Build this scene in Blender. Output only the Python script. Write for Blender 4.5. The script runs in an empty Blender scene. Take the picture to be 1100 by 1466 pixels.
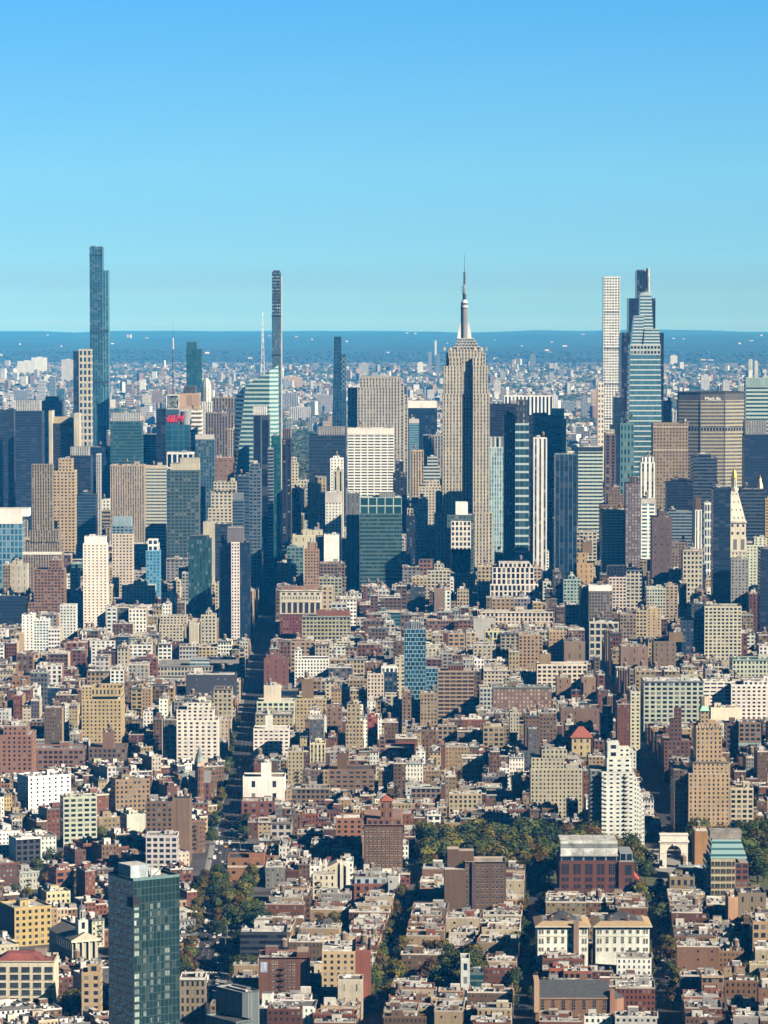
import bpy, math, random
import numpy as np
from mathutils import Vector, Matrix
random.seed(11)
R = math.radians
sc = bpy.context.scene
# ------------------------------------------------------------------ camera
HAZE_D = 2.9e-5
FPX, CX, CY, CAMH = 5134.0, 550.0, 733.0, 390.0
PITCH = math.atan(300.0 / FPX)
cd = bpy.data.cameras.new("camera"); cam = bpy.data.objects.new("camera", cd)
sc.collection.objects.link(cam); sc.camera = cam
cam.location = (0, 0, CAMH); cam.rotation_euler = (R(90) - PITCH, 0, 0)
cd.sensor_fit = 'VERTICAL'; cd.sensor_height = 36.0; cd.lens = FPX / 1466.0 * 36.0
cd.clip_start = 1.0; cd.clip_end = 120000.0
# ------------------------------------------------------------------ light
SUN_AZ, SUN_EL = 123.0, 30.0            # clockwise from the view axis; degrees
S = Vector((math.sin(R(SUN_AZ)) * math.cos(R(SUN_EL)), math.cos(R(SUN_AZ)) * math.cos(R(SUN_EL)), math.sin(R(SUN_EL))))
sl = bpy.data.lights.new("sun", 'SUN'); sun = bpy.data.objects.new("sun", sl); sc.collection.objects.link(sun)
sun.location = (800, -800, 900)
sl.energy = 5.0; sl.angle = R(0.5); sl.color = (1.0, 0.89, 0.74)
sun.rotation_euler = (-S).to_track_quat('-Z', 'Y').to_euler()
w = bpy.data.worlds.new("World"); sc.world = w; w.use_nodes = True
nt = w.node_tree; N = nt.nodes; L = nt.links
for n in list(N): N.remove(n)
def wn(t, **k):
    n = N.new(t)
    for a, b in k.items(): setattr(n, a, b)
    return n
def wm(op, a, b=None):
    n = wn('ShaderNodeMath', operation=op)
    for i, v in enumerate((a, b)):
        if v is None: continue
        if isinstance(v, (int, float)): n.inputs[i].default_value = v
        else: L.new(v, n.inputs[i])
    return n.outputs[0]
tc = wn('ShaderNodeTexCoord'); sp = wn('ShaderNodeSeparateXYZ'); L.new(tc.outputs['Generated'], sp.inputs[0])
# a clear dry sky whose blue deepens within a few degrees of the horizon
z = wm('MAXIMUM', wm('ADD', sp.outputs[2], 0.006), 0.0005)
zz = wm('MINIMUM', wm('POWER', z, 0.42), 0.99)
cb = wn('ShaderNodeCombineXYZ')
h = wm('SQRT', wm('SUBTRACT', 1.0, wm('MULTIPLY', zz, zz)))
hl = wm('SQRT', wm('MAXIMUM', wm('ADD', wm('MULTIPLY', sp.outputs[0], sp.outputs[0]), wm('MULTIPLY', sp.outputs[1], sp.outputs[1])), 1e-5))
L.new(wm('MULTIPLY', wm('DIVIDE', sp.outputs[0], hl), h), cb.inputs[0])
L.new(wm('MULTIPLY', wm('DIVIDE', sp.outputs[1], hl), h), cb.inputs[1])
L.new(zz, cb.inputs[2])
sky = wn('ShaderNodeTexSky', sky_type='NISHITA', sun_disc=False, sun_elevation=R(SUN_EL), sun_rotation=R(SUN_AZ), altitude=0.0, air_density=1.0, dust_density=0.3, ozone_density=1.5)
L.new(cb.outputs[0], sky.inputs[0])
tint = wn('ShaderNodeMix', data_type='RGBA', blend_type='MULTIPLY'); tint.inputs[0].default_value = 1.0
grade = wn('ShaderNodeValToRGB'); L.new(wm('DIVIDE', wm('ADD', sp.outputs[2], 0.02), 0.12), grade.inputs[0])
SKYG = [(-0.009, (0.263, 0.427, 0.831)), (0.002, (0.548, 0.605, 0.674)), (0.012, (0.663, 0.963, 0.91)), (0.036, (0.747, 1.225, 1.141)), (0.06, (0.641, 1.257, 1.298)), (0.084, (0.493, 1.225, 1.423))]
while len(grade.color_ramp.elements) < len(SKYG): grade.color_ramp.elements.new(.5)
for el, (z_, c_) in zip(grade.color_ramp.elements, SKYG): el.position = (z_ + .02) / .12
for el, (z_, c_) in zip(grade.color_ramp.elements, SKYG): el.color = (*[v * .5 for v in c_], 1)
L.new(sky.outputs[0], tint.inputs[6]); L.new(grade.outputs[0], tint.inputs[7])
fall = wn('ShaderNodeMapRange', interpolation_type='SMOOTHSTEP'); L.new(sp.outputs[2], fall.inputs[0]); fall.inputs[1].default_value = 0.08; fall.inputs[2].default_value = 0.22; fall.inputs[3].default_value = 1.0; fall.inputs[4].default_value = 0.09
bg = wn('ShaderNodeBackground'); L.new(tint.outputs[2], bg.inputs[0]); under = wn('ShaderNodeMapRange'); L.new(sp.outputs[2], under.inputs[0]); under.inputs[1].default_value = -0.035; under.inputs[2].default_value = -0.014; under.inputs[3].default_value = 0.10; under.inputs[4].default_value = 1.0
L.new(wm('MULTIPLY', wm('MULTIPLY', fall.outputs[0], under.outputs[0]), 0.18), bg.inputs[1])
ow = wn('ShaderNodeOutputWorld'); L.new(bg.outputs[0], ow.inputs[0])
sc.view_settings.view_transform = 'Standard'; sc.view_settings.look = 'None'
sc.view_settings.exposure = 0.95; sc.view_settings.gamma = 1.0
sc.cycles.use_denoising = True; sc.cycles.max_bounces = 5; sc.cycles.diffuse_bounces = 0; sc.cycles.glossy_bounces = 2
sc.cycles.volume_bounces = 0; sc.cycles.transparent_max_bounces = 4; sc.cycles.use_adaptive_sampling = True
# ------------------------------------------------------------------ the camera's own geometry, for reading positions off the photograph
cP, sP = math.cos(PITCH), math.sin(PITCH)
def ray(px, py):
    a, b = (px - CX) / FPX, (CY - py) / FPX
    return a, cP + b * sP, -sP + b * cP
def at(px, py, Y):                       # point at distance Y along the avenue axis
    a, b, c = ray(px, py); t = Y / b
    return t * a, CAMH + t * c
def Yg(py, z0=0.0):
    a, b, c = ray(CX, py); return -(CAMH - z0) / c * b
def cz(Y): return -max(0.0, Y - 6500.0) ** 2 / 12.742e6      # the ground falls away with the curve of the earth
def Ygc(py):                              # distance of the curved ground seen at photo row py
    lo, hi = 1000.0, 60000.0
    for _ in range(40):
        m = (lo + hi) / 2
        if proj(0, m, cz(m))[1] > py: lo = m
        else: hi = m
    return lo
def proj(x, y, z):
    d = y * cP - (z - CAMH) * sP
    return CX + FPX * x / d, CY - FPX * (y * sP + (z - CAMH) * cP) / d
# ------------------------------------------------------------------ materials
def newmat(name):
    m = bpy.data.materials.new(name); m.use_nodes = True
    t = m.node_tree
    for n in list(t.nodes): t.nodes.remove(n)
    o = t.nodes.new('ShaderNodeOutputMaterial'); p = t.nodes.new('ShaderNodeBsdfPrincipled')
    t.links.new(p.outputs[0], o.inputs[0])
    return m, t, p
class G:                                  # a small wrapper for wiring node trees
    def __init__(s, t): s.t = t
    def n(s, ty, **k):
        x = s.t.nodes.new(ty)
        for a, b in k.items(): setattr(x, a, b)
        return x
    def put(s, v, sock):
        if isinstance(v, bpy.types.NodeSocket): s.t.links.new(v, sock)
        else: sock.default_value = v
    def m(s, op, a, b=0.0, c=None):
        x = s.n('ShaderNodeMath', operation=op); s.put(a, x.inputs[0]); s.put(b, x.inputs[1])
        if c is not None: s.put(c, x.inputs[2])
        return x.outputs[0]
    def mix(s, f, a, b, bt='MIX'):
        x = s.n('ShaderNodeMix', data_type='RGBA', blend_type=bt); s.put(f, x.inputs[0]); s.put(a, x.inputs[6]); s.put(b, x.inputs[7])
        return x.outputs[2]
    def noise(s, vec, scale, det=3.0):
        x = s.n('ShaderNodeTexNoise'); x.inputs['Scale'].default_value = scale; x.inputs['Detail'].default_value = det
        s.put(vec, x.inputs['Vector']); return x.outputs[0]
    def ramp(s, f, lo, hi, a=0.0, b=1.0):
        x = s.n('ShaderNodeMapRange'); s.put(f, x.inputs[0]); x.inputs[1].default_value = lo; x.inputs[2].default_value = hi
        x.inputs[3].default_value = a; x.inputs[4].default_value = b; return x.outputs[0]
    def attr(s, nm): return s.n('ShaderNodeAttribute', attribute_name=nm)
    def grey(s, v):
        x = s.n('ShaderNodeCombineColor'); [s.put(v, x.inputs[i]) for i in range(3)]; return x.outputs[0]
def facade_material():
    m, t, p = newmat("facade"); g = G(t)
    uv = g.n('ShaderNodeUVMap', uv_map='UVMap'); s = g.n('ShaderNodeSeparateXYZ'); t.links.new(uv.outputs[0], s.inputs[0])
    u, v = s.outputs[0], s.outputs[1]
    par = g.n('ShaderNodeSeparateXYZ'); t.links.new(g.attr('par').outputs['Vector'], par.inputs[0])
    wall, glass, span = g.attr('wall').outputs[0], g.attr('glass').outputs[0], g.attr('span').outputs[0]
    du = g.m('ABSOLUTE', g.m('SUBTRACT', g.m('FRACT', u), 0.5)); dv = g.m('ABSOLUTE', g.m('SUBTRACT', g.m('FRACT', v), 0.5))
    iu = g.m('LESS_THAN', du, g.m('MULTIPLY', par.outputs[0], 0.5)); iv = g.m('LESS_THAN', dv, g.m('MULTIPLY', par.outputs[1], 0.5))
    win = g.m('MULTIPLY', iu, iv)
    oi = g.n('ShaderNodeObjectInfo'); cell = g.n('ShaderNodeCombineXYZ')
    t.links.new(g.m('FLOOR', u), cell.inputs[0]); t.links.new(g.m('FLOOR', v), cell.inputs[1]); t.links.new(g.m('MULTIPLY', oi.outputs['Random'], 97.0), cell.inputs[2])
    wnz = g.n('ShaderNodeTexWhiteNoise', noise_dimensions='3D'); t.links.new(cell.outputs[0], wnz.inputs[0])
    rnd = wnz.outputs['Value']
    geo = g.n('ShaderNodeNewGeometry'); pos = geo.outputs['Position']
    big = g.noise(pos, 0.05, 4); st = g.n('ShaderNodeMapping'); st.inputs['Scale'].default_value = (0.7, 0.7, 0.035); t.links.new(pos, st.inputs[0])
    streak = g.noise(st.outputs[0], 1.0, 3); fine = g.noise(pos, 0.9, 2)
    wv = g.m('MULTIPLY', g.m('MULTIPLY', g.ramp(big, 0.25, 0.75, 0.80, 1.16), g.ramp(streak, 0.3, 0.7, 0.86, 1.1)), g.ramp(fine, 0.3, 0.7, 0.9, 1.1))
    wallc = g.mix(1.0, wall, g.grey(wv), 'MULTIPLY')
    gv = g.mix(1.0, glass, g.grey(g.m('ADD', 1.0, g.m('MULTIPLY', g.m('SUBTRACT', rnd, 0.5), g.ramp(par.outputs[0], .6, .85, 1.3, .42)))), 'MULTIPLY')
    blind = g.m('MULTIPLY', g.m('GREATER_THAN', rnd, 0.84), g.m('SUBTRACT', 1.0, par.outputs[2]))
    gv = g.mix(g.m('MULTIPLY', blind, g.ramp(par.outputs[0], .6, .85, .38, .06)), gv, (0.42, 0.40, 0.35, 1))
    c = g.mix(iu, wallc, span); c = g.mix(win, c, gv)
    t.links.new(c, p.inputs['Base Color'])
    t.links.new(g.m('MULTIPLY', win, par.outputs[2]), p.inputs['Metallic'])
    t.links.new(g.ramp(win, 0, 1, 0.82, 0.16), p.inputs['Roughness'])
    # panes are never quite flat: tilt each one a little
    tilt = g.n('ShaderNodeVectorMath', operation='SUBTRACT'); t.links.new(wnz.outputs['Color'], tilt.inputs[0]); tilt.inputs[1].default_value = (0.5, 0.5, 0.5)
    sc_ = g.n('ShaderNodeVectorMath', operation='SCALE'); t.links.new(tilt.outputs[0], sc_.inputs[0]); t.links.new(g.m('MULTIPLY', win, 0.05), sc_.inputs['Scale'])
    ad = g.n('ShaderNodeVectorMath', operation='ADD'); t.links.new(geo.outputs['Normal'], ad.inputs[0]); t.links.new(sc_.outputs[0], ad.inputs[1])
    nr = g.n('ShaderNodeVectorMath', operation='NORMALIZE'); t.links.new(ad.outputs[0], nr.inputs[0]); t.links.new(nr.outputs[0], p.inputs['Normal'])
    return m
def roof_material():
    m, t, p = newmat("roofing"); g = G(t)
    pos = g.n('ShaderNodeNewGeometry').outputs['Position']; wall = g.attr('wall').outputs[0]
    a = g.noise(pos, 0.16, 4); b = g.noise(pos, 1.3, 3); vo = g.n('ShaderNodeTexVoronoi'); vo.inputs['Scale'].default_value = 0.22; t.links.new(pos, vo.inputs['Vector'])
    pv = g.n('ShaderNodeSeparateColor'); t.links.new(vo.outputs['Color'], pv.inputs[0])
    f = g.m('MULTIPLY', g.m('MULTIPLY', g.ramp(a, 0.3, 0.7, 0.6, 1.2), g.ramp(b, 0.3, 0.7, 0.8, 1.15)), g.ramp(pv.outputs[0], 0, 1, 0.72, 1.15))
    t.links.new(g.mix(1.0, wall, g.grey(f), 'MULTIPLY'), p.inputs['Base Color']); p.inputs['Roughness'].default_value = 0.85
    return m
def simple(name, col, rough=0.7, metal=0.0, var=0.25, scale=1.0):
    m, t, p = newmat(name); g = G(t); pos = g.n('ShaderNodeNewGeometry').outputs['Position']
    f = g.ramp(g.noise(pos, scale, 4), 0.3, 0.7, 1 - var, 1 + var)
    t.links.new(g.mix(1.0, (*col, 1), g.grey(f), 'MULTIPLY'), p.inputs['Base Color'])
    p.inputs['Roughness'].default_value = rough; p.inputs['Metallic'].default_value = metal
    return m
FAC, ROOF = facade_material(), roof_material()
M_TANK = simple("weathered_wood", (0.16, 0.11, 0.08), 0.9)
M_TANKROOF = simple("tank_lid", (0.25, 0.23, 0.21), 0.7)
M_STEEL = simple("galvanised_steel", (0.45, 0.47, 0.48), 0.5, 0.3)
M_DARK = simple("dark_metal", (0.03, 0.03, 0.035), 0.5, 0.3)
M_WHITE = simple("white_paint", (0.75, 0.75, 0.72), 0.6)
M_GOLD = simple("gilded_copper", (0.85, 0.50, 0.12), 0.3, 0.8)
M_GREENCU = simple("green_copper", (0.28, 0.52, 0.40), 0.7)
M_RED = simple("red_sign_face", (0.75, 0.02, 0.05), 0.5)
M_GLASS = simple("window_glass", (0.02, 0.03, 0.045), 0.08, 0.0, 0.3, 0.6)
M_MARBLE = simple("pale_marble", (0.72, 0.68, 0.60), 0.7, 0, 0.15, 0.5)
M_SLATE = simple("dark_slate", (0.045, 0.05, 0.055), 0.7, 0, 0.3, 0.8)
M_TILE = simple("clay_tile", (0.26, 0.075, 0.045), 0.8, 0, 0.25, 1.5)
M_TAN = simple("tan_tile", (0.36, 0.26, 0.15), 0.8, 0, 0.2, 1.5)
# ------------------------------------------------------------------ mesh building
NOW = dict(wu=0.0, wv=0.0, met=0.0, glass=(0, 0, 0), span=(0, 0, 0), bay=4.0, fl=4.0)
def sty(wall, **k):
    d = dict(NOW); d['wall'] = wall; d['span'] = wall; d.update(k); return d
class MB:
    def __init__(s): s.v = []; s.f = []; s.uv = []; s.a = []; s.mi = []
    def face(s, pts, uv=None, st=None, mi=0):
        k = len(s.v); s.v += [tuple(q) for q in pts]; s.f.append(tuple(range(k, k + len(pts))))
        s.uv += uv if uv else [(0.0, 0.0)] * len(pts)
        s.a.append(st or sty((0.5, 0.5, 0.5))); s.mi.append(mi)
    def wallq(s, a, b, z0, z1, st, a1=None, b1=None):     # a wall over plan edge a->b (outside on the right)
        a1 = a1 or a; b1 = b1 or b
        ln = math.hypot(b[0] - a[0], b[1] - a[1]); nb = max(1, round(ln / st['bay'])) if st['wu'] else 1
        nf = max(1, round((z1 - z0) / st['fl'])) if st['wu'] else 1
        s.face([(a[0], a[1], z0), (b[0], b[1], z0), (b1[0], b1[1], z1), (a1[0], a1[1], z1)], [(0, 0), (nb, 0), (nb, nf), (0, nf)], st)
    def walls(s, poly, z0, z1, st, poly1=None):
        n = len(poly)
        for i in range(n):
            j = (i + 1) % n
            s.wallq(poly[i], poly[j], z0, z1, st[i] if isinstance(st, list) else st, poly1[i] if poly1 else None, poly1[j] if poly1 else None)
    def top(s, poly, z, col, mi=0): s.face([(x, y, z) for x, y in poly], None, sty(col), mi)
    def prism(s, poly, z0, z1, st, col=None, poly1=None):
        s.walls(poly, z0, z1, st, poly1)
        s.top(poly1 or poly, z1, col if col else (st[0] if isinstance(st, list) else st)['wall'])
    def ring(s, poly, z0, z1, t, col):                    # a parapet: outside, coping and inside faces
        inn = inset(poly, t); st = sty(col)
        n = len(poly)
        for i in range(n):
            j = (i + 1) % n; a, b, c, d = poly[i], poly[j], inn[j], inn[i]
            s.face([(a[0], a[1], z0), (b[0], b[1], z0), (b[0], b[1], z1), (a[0], a[1], z1)], None, st)
            s.face([(a[0], a[1], z1), (b[0], b[1], z1), (c[0], c[1], z1), (d[0], d[1], z1)], None, st)
            s.face([(c[0], c[1], z0), (d[0], d[1], z0), (d[0], d[1], z1), (c[0], c[1], z1)], None, st)
    def hip(s, poly, z0, z1, col, frac=0.0, mi=0):        # pyramid or hipped roof
        cx = sum(p[0] for p in poly) / len(poly); cy = sum(p[1] for p in poly) / len(poly)
        q = [(cx + (x - cx) * frac, cy + (y - cy) * frac) for x, y in poly]
        n = len(poly)
        for i in range(n):
            j = (i + 1) % n
            if frac > 0: s.face([(*poly[i], z0), (*poly[j], z0), (*q[j], z1), (*q[i], z1)], None, sty(col), mi)
            else: s.face([(*poly[i], z0), (*poly[j], z0), (cx, cy, z1)], None, sty(col), mi)
        if frac > 0: s.top(q, z1, col, mi)
    def gable(s, x0, x1, y0, y1, z0, z1, col, wallst, along='x'):
        if along == 'x':
            ym = (y0 + y1) / 2
            s.face([(x0, y0, z0), (x1, y0, z0), (x1, ym, z1), (x0, ym, z1)], None, sty(col)); s.face([(x1, y1, z0), (x0, y1, z0), (x0, ym, z1), (x1, ym, z1)], None, sty(col))
            s.face([(x0, y1, z0), (x0, y0, z0), (x0, ym, z1)], None, wallst); s.face([(x1, y0, z0), (x1, y1, z0), (x1, ym, z1)], None, wallst)
        else:
            xm = (x0 + x1) / 2
            s.face([(x1, y0, z0), (x1, y1, z0), (xm, y1, z1), (xm, y0, z1)], None, sty(col)); s.face([(x0, y1, z0), (x0, y0, z0), (xm, y0, z1), (xm, y1, z1)], None, sty(col))
            s.face([(x0, y0, z0), (x1, y0, z0), (xm, y0, z1)], None, wallst); s.face([(x1, y1, z0), (x0, y1, z0), (xm, y1, z1)], None, wallst)
    def box(s, x0, x1, y0, y1, z0, z1, st, col=None): s.prism(rect(x0, x1, y0, y1), z0, z1, st, col)
    def bar(s, p, q, r, st=None, n=4, r2=None):
        p, q = Vector(p), Vector(q); d = (q - p).normalized(); u = d.orthogonal().normalized(); v = d.cross(u); r2 = r if r2 is None else r2
        A = [p + (u * math.cos(2 * math.pi * i / n) + v * math.sin(2 * math.pi * i / n)) * r for i in range(n)]
        B = [q + (u * math.cos(2 * math.pi * i / n) + v * math.sin(2 * math.pi * i / n)) * r2 for i in range(n)]
        for i in range(n):
            j = (i + 1) % n; s.face([A[i], A[j], B[j], B[i]], None, st)
        s.face(A[::-1], None, st); s.face(B, None, st)
    def mesh(s, name):
        me = bpy.data.meshes.new(name); me.from_pydata(s.v, [], s.f)
        l = me.uv_layers.new(name='UVMap'); l.data.foreach_set('uv', np.asarray(s.uv, np.float32).ravel())
        nf = len(s.f); C = np.ones((nf, 4), np.float32)
        for k in ('wall', 'glass', 'span'):
            C[:, :3] = [a[k] for a in s.a]; at_ = me.attributes.new(k, 'FLOAT_COLOR', 'FACE'); at_.data.foreach_set('color', C.ravel())
        at_ = me.attributes.new('par', 'FLOAT_VECTOR', 'FACE'); at_.data.foreach_set('vector', np.asarray([(a['wu'], a['wv'], a['met']) for a in s.a], np.float32).ravel())
        if any(s.mi): me.polygons.foreach_set('material_index', np.asarray(s.mi, np.int32))
        return me
def rect(x0, x1, y0, y1): return [(x0, y0), (x1, y0), (x1, y1), (x0, y1)]
def circ(x, y, r, n=12, sy=1.0): return [(x + r * math.cos(2 * math.pi * i / n), y + sy * r * math.sin(2 * math.pi * i / n)) for i in range(n)]
def inset(poly, t):
    n = len(poly); out = []
    for i in range(n):
        p0, p1, p2 = Vector(poly[i - 1]), Vector(poly[i]), Vector(poly[(i + 1) % n])
        d1, d2 = (p1 - p0).normalized(), (p2 - p1).normalized(); n1, n2 = Vector((-d1.y, d1.x)), Vector((-d2.y, d2.x))
        b = (n1 + n2); b = b / max(0.3, b.length_squared) * 2
        out.append(tuple(p1 + b * t))
    return out
COL = sc.collection
def link(name, me, mats, parent=None, loc=(0, 0, 0)):
    o = bpy.data.objects.new(name, me); COL.objects.link(o); o.location = loc
    if me is not None and not me.materials:
        for m in (mats if isinstance(mats, (list, tuple)) else [mats]): me.materials.append(m)
    if parent: o.parent = parent
    return o
def tag(o, label, cat, group=None):
    o['label'] = label; o['category'] = cat
    if group: o['group'] = group
    return o
def thing(name, label, cat, loc, rz=0.0, group=None):
    o = bpy.data.objects.new(name, None); COL.objects.link(o); o.location = loc; o.rotation_euler = (0, 0, rz); o.empty_display_size = 5
    return tag(o, label, cat, group)
def build(name, mb, mats, parent=None, label=None, loc=(0, 0, 0)):
    o = link(name, mb.mesh(name), mats, parent, loc)
    if label: o['label'] = label
    return o
def setting(name, mb, mats, kind='structure'):
    o = link(name, mb.mesh(name), mats); o['kind'] = kind; return o
# ------------------------------------------------------------------ palettes
W = dict(rb=(.19, .066, .040), db=(.115, .05, .034), bb=(.155, .092, .058), br=(.225, .158, .108), tn=(.335, .262, .178), or_=(.30, .165, .09), cr=(.51, .45, .335), ye=(.46, .35, .17),
         wh=(.74, .72, .66), pw=(.66, .64, .58), gy=(.34, .34, .33), lg=(.48, .47, .44), dg=(.10, .105, .115), pk=(.28, .17, .13), pu=(.15, .115, .12), bl=(.12, .32, .48), te=(.22, .32, .31),
         nv=(.007, .016, .035), dt=(.015, .06, .08), bk=(.012, .016, .028), st=(.44, .38, .29), tg=(.05, .16, .19), sg=(.20, .42, .48))
GL = dict(d=(.016, .024, .038), n=(.010, .026, .055), t=(.010, .048, .056), b=(.04, .12, .19), s=(.16, .36, .46), g=(.05, .07, .08), k=(.01, .012, .02))
def tone(c):                              # city masonry is darker and browner than paint-chart values
    l = .3 * c[0] + .6 * c[1] + .1 * c[2]; k = .70 + .36 * max(0.0, min(1.0, (l - .16) / .44)); w_ = c[0] > c[2] * 1.15 and l < .40
    if l >= .40 and c[0] > c[2] * 1.05: return (c[0] * k * .94, c[1] * k, c[2] * k * 1.04)
    return (c[0] * k * (1.07 if w_ else 1), c[1] * k * (1.01 if w_ else 1), c[2] * k * (.82 if w_ else 1))
def fac(base_, typ='p', glass='d', **k):
    c = W[base_] if isinstance(base_, str) else base_; g = GL[glass] if isinstance(glass, str) else glass
    base = {'p': dict(bay=3.4, fl=3.4, wu=.46, wv=.52), 'P': dict(bay=4.4, fl=3.8, wu=.66, wv=.60), 'h': dict(bay=7.0, fl=3.8, wu=.97, wv=.50), 'v': dict(bay=3.6, fl=3.7, wu=.50, wv=.58, sp=.35),
            'g': dict(bay=3.2, fl=3.9, wu=.90, wv=.84, sp=.8), 'b': dict(wu=0, wv=0)}[typ]
    d = dict(NOW); d.update(wall=c, glass=g); d.update(base); d.update(k); d['wall'] = tone(d['wall'])
    s_ = d.pop('sp', None); d['span'] = k.get('span', tuple(x * s_ for x in d['wall']) if s_ else d['wall'])
    return d
def far_pitch(f, Y):
    k = max(1.0, min(1.6, Y / 3900)); return dict(f, bay=f['bay'] * k, fl=f['fl'] * (1 + (k - 1) * .8)) if f['bay'] < 6 else f
ROOFC = [(.56, .55, .52), (.40, .39, .365), (.25, .245, .235), (.13, .13, .13), (.06, .06, .065), (.27, .215, .165), (.20, .11, .08), (.72, .71, .68)]
ROOFN = ['silver', 'pale grey', 'grey', 'dark grey', 'black', 'tan', 'reddish', 'white']
def pick_roof(rng): return rng.choices(range(8), (20, 17, 15, 13, 11, 7, 5, 12))[0]
# ------------------------------------------------------------------ shared rooftop pieces
def tank_meshes():
    b = MB(); b.prism(circ(0, 0, 1.9, 10), 2.6, 6.4, sty((.16, .11, .08)));
    lid = MB(); lid.hip(circ(0, 0, 2.1, 10), 6.4, 7.7, (.25, .23, .2))
    l = MB()
    for x, y in ((-1.2, -1.2), (1.2, -1.2), (1.2, 1.2), (-1.2, 1.2)): l.bar((x, y, 0), (x, y, 2.6), .16)
    l.bar((-1.2, -1.2, .2), (1.2, -1.2, 2.4), .1); l.bar((-1.2, 1.2, 1.3), (1.2, -1.2, 1.3), .1); l.bar((-1.2, -1.2, 1.3), (1.2, 1.2, 1.3), .1)
    ms = [b.mesh('water_tank'), lid.mesh('tank_lid'), l.mesh('tank_stand')]
    for m, k in zip(ms, (M_TANK, M_TANKROOF, M_DARK)): m.materials.append(k)
    return ms
TANK = tank_meshes()
def unit_mesh(col, fan):
    b = MB(); b.box(-1, 1, -.8, .8, .25, 1.5, sty(col)); b.prism(circ(fan, 0, .55, 8), 1.5, 1.75, sty((.12, .12, .12)))
    b.box(-.9, -.7, -.7, .7, 0, .25, sty((.1, .1, .1))); b.box(.7, .9, -.7, .7, 0, .25, sty((.1, .1, .1)))
    m = b.mesh('cooling_unit'); m.materials.append(ROOF); return m
UNITS = [unit_mesh((.55, .56, .56), .3), unit_mesh((.34, .35, .36), -.3), unit_mesh((.66, .66, .63), 0)]
def chimney_mesh():
    b = MB(); b.box(-.45, .45, -.8, .8, 0, 2.0, sty((.25, .11, .08))); b.box(-.55, .55, -.9, .9, 2.0, 2.25, sty((.4, .36, .3)))
    b.prism(circ(0, -.35, .2, 6), 2.25, 2.75, sty((.45, .22, .13))); b.prism(circ(0, .35, .2, 6), 2.25, 2.75, sty((.45, .22, .13)))
    m = b.mesh('chimney'); m.materials.append(ROOF); return m
CHIM = chimney_mesh()
def sub(name, me, parent, loc, scale=1.0, rz=0.0):
    o = bpy.data.objects.new(name, me); COL.objects.link(o); o.parent = parent; o.location = loc
    o.scale = (scale, scale, scale) if isinstance(scale, (int, float)) else scale
    if rz: o.rotation_euler = (0, 0, rz)
    return o
def water_tank(parent, x, y, z, s=1.0):
    t = sub('water_tank', TANK[0], parent, (x, y, z), s)
    sub('tank_lid', TANK[1], t, (0, 0, 0)); sub('tank_stand', TANK[2], t, (0, 0, 0))
# ------------------------------------------------------------------ buildings
BOXES = []                                # world plan boxes already built on: x0, x1, y0, y1
VIEW = []                                 # photo extents of placed buildings: x0, x1, ytop, ybottom seen, distance, name phrase
def small_mesh(kind):
    b = MB()
    if kind == 0: b.prism(circ(0, 0, .28, 6), 0, 1.5, sty((.6, .6, .58))); b.prism(circ(0, 0, .42, 6), 1.5, 1.75, sty((.55, .55, .53)))
    elif kind == 1: b.box(-.5, .5, -.4, .4, 0, 1.1, sty((.04, .04, .045)))
    elif kind == 2: b.gable(-1.3, 1.3, -.9, .9, .4, 1.2, (.5, .56, .58), sty((.6, .6, .58))); b.walls(rect(-1.3, 1.3, -.9, .9), 0, .4, sty((.6, .6, .58)))
    else: b.box(-1.4, 1.4, -.35, .35, .3, .9, sty((.66, .66, .64))); b.box(.8, 1.4, -.35, .35, .9, 1.6, sty((.6, .6, .6))); b.box(-1.3, -1.1, -.3, .3, 0, .3, sty((.1, .1, .1)))
    m = b.mesh('roof_vent'); m.materials.append(ROOF); return m
SMALL = [small_mesh(i) for i in range(4)]; SMALLN = ['vent_pipe', 'roof_vent', 'skylight', 'air_duct']
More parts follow.
